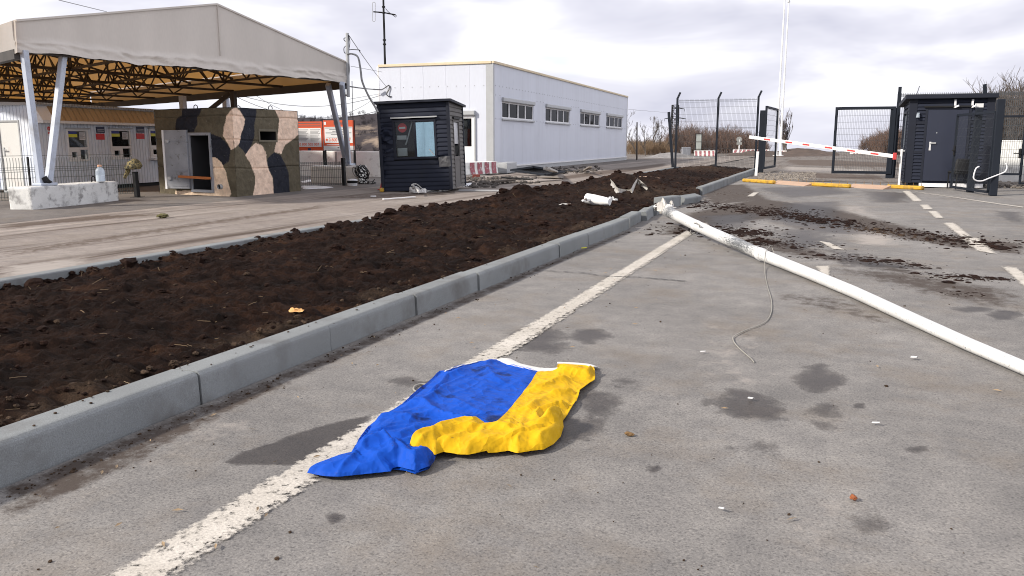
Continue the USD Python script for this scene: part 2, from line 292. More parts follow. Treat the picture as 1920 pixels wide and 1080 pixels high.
def paint_mat(name, wear_lo, wear_hi):
    return usdkit.material(stage, LK + name, {
        'g': ('geometry', {}), 'n1': ('noise_texture', {'scale': 30.0, 'detail': 6.0, 'roughness': .75}), 'e': ('attribute', {'attribute': 'edge'}), 'ad': ('math', {'math_type': 'add'}), 'r1': ('rgb_ramp', {'ramp': [(wear_lo, (0, 0, 0)), (wear_hi, (1, 1, 1))]}),
        'n2': ('noise_texture', {'scale': 4.0, 'detail': 5.0}), 'r2': ('rgb_ramp', {'ramp': [(.3, (.42, .385, .335)), (.7, (.555, .515, .46))]}), 'n3': ('noise_texture', {'scale': 110.0, 'detail': 3.0}), 'r3': ('rgb_ramp', {'ramp': [(.3, (.78, .78, .78)), (.7, (1.12, 1.12, 1.12))]}), 'mu': ('mix', {'mix_type': 'multiply', 'fac': 1.0}),
        'b': ('bump', {'strength': .7, 'distance': .003}), 'p': ('principled_bsdf', {'roughness': .8, 'specular_ior_level': .3}), 't': ('transparent_bsdf', {}), 'm': ('mix_closure', {})},
        [('g.position', 'n1.vector'), ('g.position', 'n2.vector'), ('g.position', 'n3.vector'), ('n1.fac', 'ad.value1'), ('e.fac', 'ad.value2'), ('ad.value', 'r1.fac'), ('r1.color', 'm.fac'), ('n2.fac', 'r2.fac'), ('n3.fac', 'r3.fac'), ('r2.color', 'mu.color1'), ('r3.color', 'mu.color2'), ('mu.color', 'p.base_color'),
         ('n3.fac', 'b.height'), ('b.normal', 'p.normal'), ('p.BSDF', 'm.closure1'), ('t.BSDF', 'm.closure2')], surface='m.closure')

ASPH = asphalt_mat('worn_asphalt', (.158, .150, .144), (.238, .226, .215), agg=.18, mud=(.052, .038, .030))
ROAD = asphalt_mat('dusty_road', (.20, .168, .148), (.27, .238, .215), agg=.14, streak=((.36, .30, .26), (1.4, 1.4, 1.4)))
GROUND = asphalt_mat('gravel_ground', (.115, .10, .09), (.20, .18, .165), agg=.3, streak=((.7, .62, .55), (1.15, 1.13, 1.1)))
PAVE = asphalt_mat('pavement_asphalt', (.14, .126, .118), (.175, .16, .15), agg=.15)
LINE = paint_mat('worn_line_paint', .55, .66)
DASH = paint_mat('dash_paint', .58, .70)
KERB = mat('kerb_concrete', (.185, .196, .199), .85, .13, 2.2, 210, .22, .0015, 300, dirt=(.115, .112, .108), dscale=2.6, dlo=.52, dhi=.74)
CONC = mat('rough_concrete', (.36, .36, .35), .9, .15, 4.0, 120, .12, .004, 60, dirt=(.16, .15, .14), dscale=5.0, dlo=.55, dhi=.72)
WCONC = mat('whitewashed_concrete', (.60, .60, .585), .9, .08, 3.0, 90, .08, .006, 45, dirt=(.27, .265, .26), dscale=4.5, dlo=.5, dhi=.62)
WWALL = mat('whitewashed_wall', (.74, .74, .71), .9, .08, 2.0, 60, .08, .006, 30, dirt=(.44, .43, .40), dscale=3.5, dlo=.55, dhi=.70)
SOIL = usdkit.material(stage, LK + 'peat_soil', {
    'g': ('geometry', {}), 'n1': ('noise_texture', {'scale': 3.2, 'detail': 7.0, 'roughness': .65}), 'r1': ('rgb_ramp', {'ramp': [(.3, (.0065, .0029, .0019)), (.50, (.0165, .0072, .0044)), (.62, (.034, .0150, .0082)), (.76, (.075, .036, .018))]}),
    'n2': ('noise_texture', {'scale': 70.0, 'detail': 6.0, 'roughness': .75}), 'r2': ('rgb_ramp', {'ramp': [(.3, (.45, .45, .45)), (.55, (1.0, 1.0, 1.0)), (.75, (1.9, 1.8, 1.7))]}), 'mu': ('mix', {'mix_type': 'multiply', 'fac': 1.0}),
    'dry': ('attribute', {'attribute': 'dry'}), 'md': ('mix', {'color2': (.07, .046, .031)}), 'b': ('bump', {'strength': 1.0, 'distance': .03}), 'p': ('principled_bsdf', {'roughness': .95, 'specular_ior_level': .15})},
    [('g.position', 'n1.vector'), ('n1.fac', 'r1.fac'), ('g.position', 'n2.vector'), ('n2.fac', 'r2.fac'), ('r1.color', 'md.color1'), ('dry.fac', 'md.fac'), ('md.color', 'mu.color1'), ('r2.color', 'mu.color2'), ('mu.color', 'p.base_color'), ('n2.fac', 'b.height'), ('b.normal', 'p.normal')], surface='p.BSDF')
CLOD = mat('soil_clod', (.0145, .0064, .0040), .95, .5, 9.0, 90, .3, .006, 60, spec=.15)
CLODDRY = mat('dry_soil_clod', (.05, .033, .022), .95, .45, 9.0, 90, .3, .006, 60, spec=.15)
STRAWM = mat('straw', (.27, .19, .11), .8, .35, 9.0)
WPLASTIC = mat('white_panel', (.54, .565, .635), .45, .04, .8, 30, .02, spec=.4, dirt=(.475, .495, .55), dscale=2.2, dlo=.5, dhi=.85, stretch=(1, 1, .12))
WTRIM = mat('white_trim', (.70, .70, .71), .5, .05, 3.0)
GTRIM = mat('grey_trim', (.36, .37, .38), .45, .06, 3.0)
CREAM = mat('cream_trim', (.60, .50, .34), .6, .08, 3.0)
DARKIN = mat('interior_shade', (.012, .012, .014), .9, .3, 3.0)  # near-black panels of this colour stand for the shade of unlit interiors
NAVY = mat('dark_blue_cladding', (.013, .0165, .030), .62, .14, 2.2, 50, .1, spec=.22, dirt=(.018, .020, .026), dscale=2.4, dlo=.56, dhi=.76)
NAVYTRIM = mat('dark_blue_trim', (.013, .0155, .025), .6, .1, 3.0, spec=.25)
NAVYDOOR = mat('dark_blue_door', (.019, .023, .040), .38, .08, 1.5, 40, .05)
DUSTWALL = mat('dusty_dark_cladding', (.12, .112, .108), .75, .15, 2.5, 60, .1, dirt=(.13, .12, .11), dscale=2.0)
POSTM = mat('anthracite_metal', (.009, .0125, .020), .6, .12, 5.0, spec=.25)
BLACKM = mat('black_metal', (.009, .009, .010), .6, .2, 5.0, spec=.3)
WIREM = mat('fence_wire', (.05, .055, .06), .5, .1, 5.0)
LEGM = mat('painted_steel_leg', (.42, .46, .54), .45, .05, 2.0, dirt=(.30, .31, .33), dscale=3.0)
RUST = mat('dark_steel_truss', (.030, .020, .014), .6, .35, 4.0)
BEAM = mat('dark_steel_beam', (.040, .034, .030), .6, .25, 4.0)
WBOOTH = mat('white_ribbed_cladding', (.66, .71, .80), .5, .05, 1.2, 30, .03, dirt=(.56, .56, .56), dscale=1.4, dlo=.52, dhi=.8)
WDOOR = mat('white_door', (.60, .60, .58), .5, .04, 1.5, dirt=(.50, .42, .38), dscale=1.6, dlo=.58, dhi=.8)
TAN = mat('tan_fascia', (.37, .26, .145), .6, .1, 3.0)
GREYDOOR = mat('grey_steel_door', (.24, .25, .275), .6, .15, 4.0, dirt=(.10, .095, .09), dscale=7.0, dlo=.58, dhi=.68)
YELLOW = mat('yellow_paint', (.50, .29, .025), .5, .12, 5.0, dirt=(.16, .10, .04), dscale=6.0, dlo=.48, dhi=.72)
PLANKM = mat('bare_board', (.40, .27, .19), .8, .12, 3.0, 40, .1)
ORANGEM = mat('orange_plank', (.42, .13, .03), .7, .2, 5.0)
REDP = mat('red_stripe_paint', (.33, .10, .12), .8, .18, 6.0, dirt=(.5, .47, .46), dscale=9.0, dlo=.54, dhi=.66)
REDB = mat('red_tape', (.46, .045, .045), .5, .08, 5.0)
WHITEP = mat('white_gloss_paint', (.74, .74, .73), .35, .04, 2.0, spec=.5)
SIGNO = mat('orange_print', (.50, .060, .010), .5, .06, 3.0)
SIGNW = mat('pale_print', (.62, .62, .62), .5, .05, 3.0)
INK = mat('dark_ink', (.07, .07, .08), .6, .05, 3.0)
INKR = mat('red_ink', (.60, .09, .03), .6, .05, 3.0)
BLUEP = mat('blue_print', (.02, .03, .22), .5, .05, 3.0)
NAVYP = mat('navy_print', (.015, .02, .06), .5, .05, 3.0)
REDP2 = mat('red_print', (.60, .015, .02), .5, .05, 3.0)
YELP = mat('yellow_print', (.62, .60, .03), .5, .05, 3.0)
PAPER = mat('white_paper', (.62, .62, .64), .7, .05, 3.0)
SNOW = mat('old_snow', (.72, .73, .76), .7, .08, 6.0, dirt=(.4, .39, .38), dscale=6.0)
CABLE = mat('black_cable', (.012, .012, .013), .45, .1, 5.0)
ROPE = mat('pale_rope', (.28, .265, .235), .8, .1, 20.0)
GLASS = glass_mat('window_glass', (.88, .92, .92))
GLASS2 = glass_mat('tinted_window_glass', (.6, .62, .62), (.42, .43, .45))
BARK = mat('grey_bark', (.085, .07, .058), .9, .25, 8.0)
TWIG = mat('red_brown_twig', (.13, .082, .062), .9, .25, 2.0)
TWIG2 = mat('grey_brown_twig', (.085, .070, .062), .9, .25, 2.0)
DRYG = mat('dry_grass', (.17, .115, .07), .9, .3, 2.0)
SHEETM = mat('crumpled_sheet_metal', (.42, .40, .37), .5, .15, 9.0, dirt=(.2, .17, .14), dscale=9.0)
CLUTTER = mat('broken_board', (.20, .175, .15), .85, .25, 6.0)
# white pole paint with grey scuffs where it was torn
POLEM = usdkit.material(stage, LK + 'scuffed_white_pole', {
    'g': ('geometry', {}), 'mpp': ('mapping', {'scale': (1.0, 3.0, 3.0)}), 'n': ('noise_texture', {'scale': 22.0, 'detail': 6.0, 'roughness': .75}), 's': ('attribute', {'attribute': 'scuff'}), 'm': ('math', {'math_type': 'multiply_add', 'value2': .42}), 'r': ('rgb_ramp', {'ramp': [(.58, (0, 0, 0)), (.66, (1, 1, 1))]}),
    'n2': ('noise_texture', {'scale': 3.0, 'detail': 3.0}), 'r2': ('rgb_ramp', {'ramp': [(.3, (.56, .56, .55)), (.7, (.66, .66, .65))]}),
    'c': ('mix', {'color2': (.09, .095, .10)}), 'p': ('principled_bsdf', {'roughness': .38})},
    [('g.position', 'mpp.vector'), ('mpp.vector', 'n.vector'), ('s.fac', 'm.value1'), ('n.fac', 'm.value3'), ('m.value', 'r.fac'), ('g.position', 'n2.vector'), ('n2.fac', 'r2.fac'), ('r.color', 'c.fac'), ('r2.color', 'c.color1'), ('c.color', 'p.base_color')], surface='p.BSDF')
# canopy sheet: pale pvc outside, light comes through it orange
PVC = usdkit.material(stage, LK + 'canopy_fabric', {
    'g': ('geometry', {}), 'mp': ('mapping', {'scale': (1, 1, .25)}), 'n': ('noise_texture', {'scale': 1.6, 'detail': 5.0}), 'r': ('rgb_ramp', {'ramp': [(.3, (.42, .395, .37)), (.7, (.50, .475, .45))]}), 'd': ('principled_bsdf', {'roughness': .6, 'specular_ior_level': .3}),
    't': ('translucent_bsdf', {'color': (.52, .255, .06)}), 'm': ('mix_closure', {'fac': .34})},
    [('g.position', 'mp.vector'), ('mp.vector', 'n.vector'), ('n.fac', 'r.fac'), ('r.color', 'd.base_color'), ('d.BSDF', 'm.closure1'), ('t.BSDF', 'm.closure2')], surface='m.closure')
PVCV = mat('canopy_gable_fabric', (.53, .49, .445), .65, .06, 1.2, 40, .03, stretch=(1, 1, .3), dirt=(.47, .435, .395), dscale=1.0, dlo=.5, dhi=.8)
BLUE = cloth_mat('blue_cloth', (.001, .064, .43), .30)
YELC = cloth_mat('yellow_cloth', (.64, .375, .003), .80)
HEMM = mat('white_hem', (.62, .60, .57), .8, .06, 20.0, 300, .05)
def camo_mat():
    return usdkit.material(stage, LK + 'camouflage_concrete', {
        'g': ('geometry', {}), 'a': ('attribute', {'attribute': 'paint'}), 'n1': ('noise_texture', {'scale': 9.0, 'detail': 6.0, 'roughness': .7}), 'r1': ('rgb_ramp', {'ramp': [(.3, (.72, .72, .72)), (.7, (1.2, 1.2, 1.2))]}), 'mu': ('mix', {'mix_type': 'multiply', 'fac': 1.0}),
        'n2': ('noise_texture', {'scale': 22.0, 'detail': 5.0, 'roughness': .7}), 'r2': ('rgb_ramp', {'ramp': [(.655, (0, 0, 0)), (.71, (.6, .6, .6))]}), 'mc': ('mix', {'color2': (.42, .42, .42)}), 'b': ('bump', {'strength': 1.0, 'distance': .02}), 'p': ('principled_bsdf', {'roughness': .85, 'specular_ior_level': .3})},
        [('g.position', 'n1.vector'), ('n1.fac', 'r1.fac'), ('a.color', 'mu.color1'), ('r1.color', 'mu.color2'), ('g.position', 'n2.vector'), ('n2.fac', 'r2.fac'), ('r2.color', 'mc.fac'), ('mu.color', 'mc.color1'), ('mc.color', 'p.base_color'), ('n1.fac', 'b.height'), ('b.normal', 'p.normal')], surface='p.BSDF')
CAMO = camo_mat()

# ------------------------------------------------------------------ the setting: ground, roads, kerbs, soil
def ground_height(x, y):
    d = np.hypot(x, y); return np.where(d > 100, -np.minimum((d - 100) * .022, 14), 0.0)
_r = np.concatenate([[0.01], np.geomspace(.6, 1600, 150)]); _t = np.linspace(0, 2 * math.pi, 181)
RR, TT = np.meshgrid(_r, _t, indexing='ij'); GX, GY = RR * np.cos(TT), RR * np.sin(TT)
GZ = ground_height(GX, GY) - .03 + np.where(RR > 30, (fbm(np.stack([GX * .15, GY * .15, 0 * GX], -1), 3, 3) - .5) * .25 * np.clip((RR - 45) / 40, 0, 1), 0)
_g = grid(GX, GY, GZ); _g = (_g[0], _g[1][:, ::-1])
m = single('ground', _g, GROUND, 'grey brown gravel ground', kind='structure')

def field(XY, polys, soft):
    """The strongest of soft-edged world polygons: 0.5 on their outline."""
    out = np.zeros(len(XY))
    for p, s, a in polys:
        lo, hi = np.array(p.bounds[:2]) - s, np.array(p.bounds[2:]) + s
        k = np.all((XY > lo) & (XY < hi), 1)
        if k.any(): out[k] = np.maximum(out[k], a * np.clip(.5 - sdist(p, XY[k]) / (2 * s) * 1.0, 0, 1))
    return out
def ppoly(pts, s=.06, a=1.0): return Polygon([G(*p)[:2] for p in pts]).buffer(0), s, a
def pell(x, y, rx, ry, s=.05, a=1.0): return ppoly([(x + rx * k * math.cos(t), y + ry * k * math.sin(t)) for t, k in zip(np.linspace(0, 2 * math.pi, 18)[:-1], .62 + .76 * noise(np.stack([np.cos(np.linspace(0, 2 * math.pi, 18)[:-1]) * 1.4 + x, np.sin(np.linspace(0, 2 * math.pi, 18)[:-1]) * 1.4 + y, np.zeros(17)], 1), 5))], s * 1.5, a)
wet = [ppoly([(425, 868), (450, 850), (520, 828), (560, 811), (640, 790), (692, 780), (668, 815), (610, 858), (540, 872), (470, 872)], .025, 1.0),
       pell(1535, 711, 47, 23, .05), pell(1412, 758, 56, 28, .06, .95), pell(1547, 770, 26, 15, .05, .8), pell(1553, 798, 26, 10, .05, .7), pell(1105, 631, 34, 13, .05, .9), pell(1015, 640, 62, 26, .09, .75), pell(1125, 762, 42, 24, .06, .85), pell(1085, 803, 40, 26, .06, .85),
       pell(1716, 844, 20, 7, .02, 1.0), pell(1632, 978, 22, 20, .06, .8), pell(1880, 592, 30, 8, .04, .9), pell(1820, 580, 34, 6, .04, .8), pell(1418, 842, 60, 18, .08, .6), pell(1228, 879, 11, 6, .012, 1.0), pell(775, 717, 46, 9, .05, .75), pell(628, 970, 14, 10, .015, .9), pell(1610, 761, 12, 5, .012, 1.0), pell(1325, 756, 16, 8, .04, .7), pell(1175, 720, 40, 12, .07, .6),
       ppoly([(1480, 380), (1570, 378), (1560, 405), (1600, 425), (1640, 440), (1530, 436), (1440, 412), (1470, 392)], .38, .95), ppoly([(1320, 405), (1420, 400), (1400, 425), (1330, 430)], .38, .9), ppoly([(1470, 432), (1530, 428), (1560, 455), (1500, 470), (1460, 450)], .38, .9), ppoly([(1560, 470), (1680, 492), (1740, 505), (1600, 500)], .38, .9), ppoly([(1420, 352), (1560, 350), (1600, 362), (1480, 372)], .38, .8), ppoly([(1620, 358), (1720, 362), (1700, 380), (1640, 380)], .38, .75),
       ppoly([(1860, 395), (1920, 398), (1920, 420), (1880, 412)], .2, .7)]
soilp = [ppoly([(0, 915), (383, 758), (625, 658), (900, 544), (1052, 482), (1180, 430), (1188, 434), (1060, 490), (910, 556), (640, 676), (420, 782), (250, 880), (0, 985)], .05, .62), ppoly([(1240, 440), (1290, 400), (1420, 372), (1560, 390), (1760, 440), (1920, 458), (1920, 478), (1780, 462), (1600, 430), (1440, 410), (1330, 425), (1290, 440)], .30, .98),
         ppoly([(1400, 440), (1480, 455), (1560, 480), (1700, 500), (1730, 520), (1560, 490), (1440, 470)], .30, .95), ppoly([(1520, 500), (1700, 510), (1920, 545), (1920, 590), (1760, 560), (1600, 520)], .25, .66), ppoly([(1440, 545), (1600, 560), (1760, 640), (1560, 590), (1430, 560)], .15, .5), ppoly([(1290, 350), (1400, 345), (1450, 375), (1330, 385)], .2, .72)]
dustp = [ppoly([(1580, 430), (1680, 432), (1690, 462), (1600, 460)], .2, .75), ppoly([(1290, 600), (1460, 600), (1500, 800), (1250, 700)], .5, .55), ppoly([(1430, 940), (1640, 900), (1620, 1060), (1450, 1060)], .3, .6), ppoly([(1560, 385), (1640, 385), (1660, 410), (1560, 420)], .3, .6), ppoly([(260, 820), (420, 770), (560, 780), (420, 830), (200, 920)], .15, .5)]
_ys = [-1.0]
while _ys[-1] < 29.5: _ys.append(_ys[-1] + max(.02, .0075 * abs(_ys[-1])))
_xs = np.concatenate([np.arange(-2.56, 1.6, .025), np.arange(1.6, 10, .06)])
X, Y = np.meshgrid(_xs, np.array(_ys))
Z = (fbm(np.stack([X * .6, Y * .6, 0 * X], -1), 3, 5) - .5) * .012
v, f = grid(X, Y, Z)
m = single('carriageway', (v, f), ASPH, 'grey dusty asphalt carriageway with damp stains', kind='structure', smooth=True)
XY = v[:, :2]
primvar(m, 'wet', field(XY, wet, 0)); primvar(m, 'soil', field(XY, soilp, 0)); primvar(m, 'dust', field(XY, dustp, 0))
def asph_z(x, y): return (fbm(np.stack([np.asarray(x) * .6, np.asarray(y) * .6, 0 * np.asarray(x)], -1), 3, 5) - .5) * .012

# left road and the strip before the booths
X, Y = np.meshgrid(np.linspace(-11.3, -5.87, 60), np.concatenate([np.arange(-3, 40, .25), np.arange(40, 78, 1.0)]))
Z = (fbm(np.stack([X * 1.2, Y * .25, 0 * X], -1), 3, 9) - .5) * .03 - .004
v, f = grid(X, Y, Z); m = single('road', (v, f), ROAD, 'pale dusty road with brown wheel streaks', kind='structure', smooth=True)
primvar(m, 'soil', field(v[:, :2], [ppoly([(0, 470), (300, 425), (620, 380), (620, 388), (300, 437), (0, 486)], .25, .62), ppoly([(0, 420), (190, 402), (330, 400), (100, 420), (0, 432)], .2, .7), ppoly([(560, 372), (700, 362), (860, 362), (720, 372)], .25, .6), ppoly([(1000, 336), (1250, 305), (1250, 311), (1040, 340)], .3, .8)], 0))
primvar(m, 'dust', field(v[:, :2], [ppoly([(0, 500), (170, 480), (150, 500), (0, 530)], .2, .9), ppoly([(0, 545), (240, 505), (200, 515), (0, 560)], .15, .7)], 0))
X, Y = np.meshgrid(np.linspace(-34, -11.28, 70), np.linspace(-3, 27.5, 100)); Z = .025 + (fbm(np.stack([X * .8, Y * .8, 0 * X], -1), 3, 9) - .5) * .02
Z[:, -1] -= .03
v, f = grid(X, Y, Z); m = single('pavement', (v, f), PAVE, 'dark asphalt pavement under the canopy', kind='structure', smooth=True)
X, Y = np.meshgrid(np.linspace(-2.4, 7.5, 60), np.linspace(26.5, 72, 80)); Z = .012 + (fbm(np.stack([X * .8, Y * .4, 0 * X], -1), 3, 2) - .5) * .03
v, f = grid(X, Y, Z); m = single('road', (v, f), GROUND, 'grey muddy road beyond the open gate', kind='structure', smooth=True)
primvar(m, 'soil', field(v[:, :2], [ppoly([(1450, 300), (1560, 300), (1800, 312), (1800, 318), (1480, 310)], .8, .7), ppoly([(1480, 322), (1660, 330), (1660, 338), (1500, 334)], .4, .7)], 0))
primvar(m, 'dust', field(v[:, :2], [ppoly([(1460, 312), (1640, 318), (1640, 326), (1460, 322)], .6, .7)], 0))

# painted lines: sheets with worn edges
def stripe(name, quad, label, n=(10, 80), edge=.03, matr=LINE, lift=.006):
    a, b, c, d = [np.asarray(q[:2], float) for q in quad]                 # a-b near edge, d-c far edge
    s, t = np.meshgrid(np.linspace(0, 1, n[0]), np.linspace(0, 1, n[1]))
    P = (a * (1 - s)[..., None] + b * s[..., None]) * (1 - t)[..., None] + (d * (1 - s)[..., None] + c * s[..., None]) * t[..., None]
    v, f = grid(P[..., 0], P[..., 1], asph_z(P[..., 0], P[..., 1]) + lift)
    m = single(name, (v, f), matr, label, kind='structure', smooth=True)
    primvar(m, 'edge', np.where((np.minimum(s, 1 - s) < .02) | (np.minimum(t, 1 - t) < .004), .22, np.where(np.minimum(s, 1 - s) < .2, .10, 0)).ravel()); return m
stripe('road_marking', [(-1.775, -.5), (-1.585, -.5), G(1299, 440), G(1287.5, 432)], 'worn white edge line running under the flag', (11, 240))
for i, q in enumerate([[(1800, 446), (1836, 446), (1872, 478), (1828, 470)], [(1876, 500), (1906, 502), (1975, 558), (1940, 560)]]): stripe('road_marking', [G(*p) for p in (q[3], q[2], q[1], q[0])], 'white dash of the broken line, crossed by mud' if i == 0 else 'white dash of the broken line cut by the right edge', (8, 20), matr=DASH)
for q, lb in [([(1766, 418), (1790, 418), (1823, 444), (1800, 444)], 'longest white dash in the middle of the broken line'), ([(1738, 396), (1757, 396), (1772, 410), (1752, 409)], 'short white dash just above the longest dash'), ([(1723, 384), (1741, 384), (1751, 393), (1731, 393)], 'white dash second from the dark booth'), ([(1690, 358), (1706, 358), (1731, 378), (1711, 378)], 'white dash nearest the dark booth')]:
    stripe('road_marking', [G(*p) for p in (q[3], q[2], q[1], q[0])], lb, (8, 20), matr=DASH)
stripe('road_marking', [G(1920, 388.5), G(1920, 390.5), G(1715, 360), G(1712, 359)], 'thin white line running right from the dark booth', (4, 60), matr=DASH)
for q, lb in [([(1412, 361), (1424, 361), (1414, 369), (1399, 369)], 'faint white dash before the yellow spike strip'), ([(1533, 452), (1556, 456), (1586, 470), (1560, 468)], 'muddy white dash beyond the fallen pole'), ([(1527, 500), (1558, 500), (1556, 520), (1540, 515)], 'white arrow tip showing behind the fallen pole'), ([(1300, 418), (1326, 418), (1332, 424), (1304, 426)], 'worn white dash by the broken kerb')]:
    stripe('road_marking', [G(*p) for p in (q[3], q[2], q[1], q[0])], lb, (8, 14), matr=DASH)
# cracks in the asphalt: a thin ragged sheet
ck = MB(); cp = spline([G(*p) for p in [(1005, 507), (1050, 511), (1100, 514), (1130, 519), (1190, 521), (1240, 525), (1288, 529)]], 8)
for a, b in zip(cp, cp[1:]):
    w = rng.uniform(.004, .012); j = rng.normal(0, .006, 2); ck.quad(a + V(j[0], -w, .010), b + V(j[1], -w, .010), b + V(j[1], w, .010), a + V(j[0], w, .010))
single('asphalt_crack', ck, BLACKM, 'dark crack running across the asphalt and the white line', kind='structure')

# kerbs: one stone after another
def kerb_stone(L, w=.15, h=.15, r=.028, below=.10):
    """Profile with a rounded road edge (road side x = 0), along y."""
    arc = [(-r + r * math.cos(t), h - r + r * math.sin(t)) for t in np.linspace(0, math.pi / 2, 5)]
    P = [(0.012, -below), (0.004, .0)] + arc + [(-w + .008, h), (-w, h - .008), (-w, -below)]
    P = np.array(P); n = len(P); ys = [0, .006, L - .006, L]; sc = [.985, 1, 1, .985]; c = P.mean(0); v = []
    for y, s in zip(ys, sc):
        q = c + (P - c) * s; v.append(np.stack([q[:, 0], np.full(n, y), q[:, 1]], 1))
    v = np.vstack(v); f = []
    for k in range(3):
        for i in range(n):
            j = (i + 1) % n; f.append([k * n + i, k * n + j, (k + 1) * n + j, (k + 1) * n + i])
    f = np.array(f); f = np.vstack([f[:, [0, 2, 1]], f[:, [0, 3, 2]]])
    b = len(v); v = np.vstack([v, [c[0], 0, c[1]], [c[0], L, c[1]]]); i = np.arange(n); j = (i + 1) % n
    f = np.vstack([f, np.stack([i, j, np.full(n, b)], 1), np.stack([3 * n + j, 3 * n + i, np.full(n, b + 1)], 1)])
    return v, f
kerb = Thing('kerb', 'grey concrete kerb along the soil bed, fallen apart by the pole', None, (-2.56, 0, 0), kind='structure')
kv, kf = kerb_stone(1.022)
for i in range(-3, 8):
    y = 2.81 + 1.03 * i; p = V(-2.575 + rng.normal(0, .005) + .012 * i, y, rng.normal(0, .0045)); kerb.part('kerb_stone', (kv @ rotz(-.008 + rng.normal(0, .003)).T + p, kf), KERB)
for k, (x, y, a, tl, z) in enumerate([(-2.52, 11.18, .06, .03, -.008), (-2.50, 12.28, .10, -.12, -.012), (-2.56, 13.30, .02, .16, -.035)]): kerb.part('kerb_stone', (kv @ roty(tl).T @ rotz(a).T + V(x, y, z), kf), KERB, 'shifted kerb stone at the break')
kerb.part('kerb_stone', ((kv * V(1.2, 1.05, 1.2)) @ rotx(-.02).T @ rotz(-.12).T + V(-2.66, 14.45, .03), kf), KERB, 'kerb stone lifted beside the torn pole end')
kerb.part('kerb_stone', ((kv * V(1.1, .9, 1)) @ roty(.3).T @ rotz(-.20).T + V(-2.52, 15.7, -.02), kf), KERB, 'broken tilted kerb stone')
kerb.part('kerb_stone', ((kv * V(1.3, .9, .6)) @ rotz(.5).T + V(-2.72, 18.2, .0), kf), KERB, 'kerb stone knocked askew')
for i in range(16):
    y = 19.3 + 1.03 * i; kerb.part('kerb_stone', (kv + V(-2.66 + rng.normal(0, .004), y, rng.normal(0, .003)), kf), KERB)
fkerb = Thing('kerb', 'far kerb between the soil bed and the dusty road', None, (-5.8, 0, 0), kind='structure')
fv = kv * V(-1, 1, 1); ff = kf[:, ::-1]
for i in range(36):
    y = -1.0 + 1.03 * i; x = -5.70 - .0098 * (y - 4)
    fkerb.part('kerb_stone', (fv + V(x - .13, y, rng.normal(0, .004)), ff), KERB)
for k in range(40):   # rubble by the break
    pass

# soil bed of the median
def soil_h(x, y):
    t = (x + 5.72) / 3.0
    h = .085 + .07 * np.exp(-((t - .5) / .33) ** 2) + .04 * np.clip((y - 6) / 4, 0, 1) * np.exp(-((t - .25) / .3) ** 2)
    h = h + .055 * np.clip((y - 9.3) / 1.2, 0, 1) * np.exp(-((t - .03) / .13) ** 2) * np.clip((30 - y) / 6, 0, 1)
    for cx, cy, r, a in [(-5.30, 14.4, .30, .22), (-4.7, 19.6, .45, .24), (-5.1, 20.6, .5, .17), (-4.1, 20.2, .45, .12), (-5.3, 17.0, .6, .07), (-5.5, 10.0, .3, .05), (-5.45, 8.6, .25, .06), (-3.4, 17.0, .5, .05), (-4.2, 31, 1.0, .12), (-3.4, 26, .8, .05), (-4.6, 26, .8, .08)]:
        h = h + a * np.exp(-(((x - cx) / r) ** 2 + ((y - cy) / (r * 1.15)) ** 2))
    e = np.clip((-2.70 - x) / .25, 0, 1); h = np.where(x > -2.95, h * e + .085 * (1 - e), h)
    p = np.stack([x, y, 0 * x], -1)
    h = h + (fbm(p * 2.2, 3, 21) - .5) * .085 + (fbm(p * 8.0, 3, 22) - .5) * .085 + np.abs(fbm(p * 15.0, 3, 23) - .5) * .075 + (noise(p * 34, 24) - .5) * .024 + (noise(p * 75, 25) - .5) * .014
    return np.maximum(h, .03)
_ys = [-1.6]
while _ys[-1] < 36: _ys.append(_ys[-1] + max(.019, .0045 * abs(_ys[-1])))
_ys = np.array(_ys); S, Y = np.meshgrid(np.linspace(0, 1, 150), _ys)
XL = -5.70 - .0098 * (Y - 4) + .02 - .16 * np.clip((Y - 9.5) / 1.5, 0, 1) * np.clip((26 - Y) / 4, 0, 1) - .06 * (fbm(np.stack([Y * 2.5, 0 * Y, 0 * Y], -1), 3, 4) - .45); XR = -2.70 - .06 * np.clip((Y - 11) / 3, 0, 1) + .3 * np.exp(-((Y - 17.2) / 1.6) ** 2)
X = XL + (XR - XL) * S; Z = soil_h(X, Y)
Z = np.where((S < .004) | (S > .996), .0, Z)
v, f = grid(X, Y, Z); m = single('soil_bed', (v, f), SOIL, 'dark brown dug soil bed between two kerbs', kind='structure', smooth=True)
dry = np.clip((fbm(np.stack([X * 1.1, Y * 1.1, 0 * X], -1), 4, 31) - .60) * 6, 0, .6) * .25 + .85 * np.clip(1 - abs(X + 2.9) / .16, 0, 1) * np.clip((fbm(np.stack([X * 2, Y * 2, 0 * X], -1), 3, 33) - .50) * 7, 0, 1) + .6 * np.exp(-(((X + 3.5) / .9) ** 2 + ((Y - 17.3) / 1.6) ** 2)) + .55 * np.exp(-(((X + 4.2) / 1.0) ** 2 + ((Y - 31) / 1.5) ** 2))
primvar(m, 'dry', np.clip(dry, 0, 1).ravel())

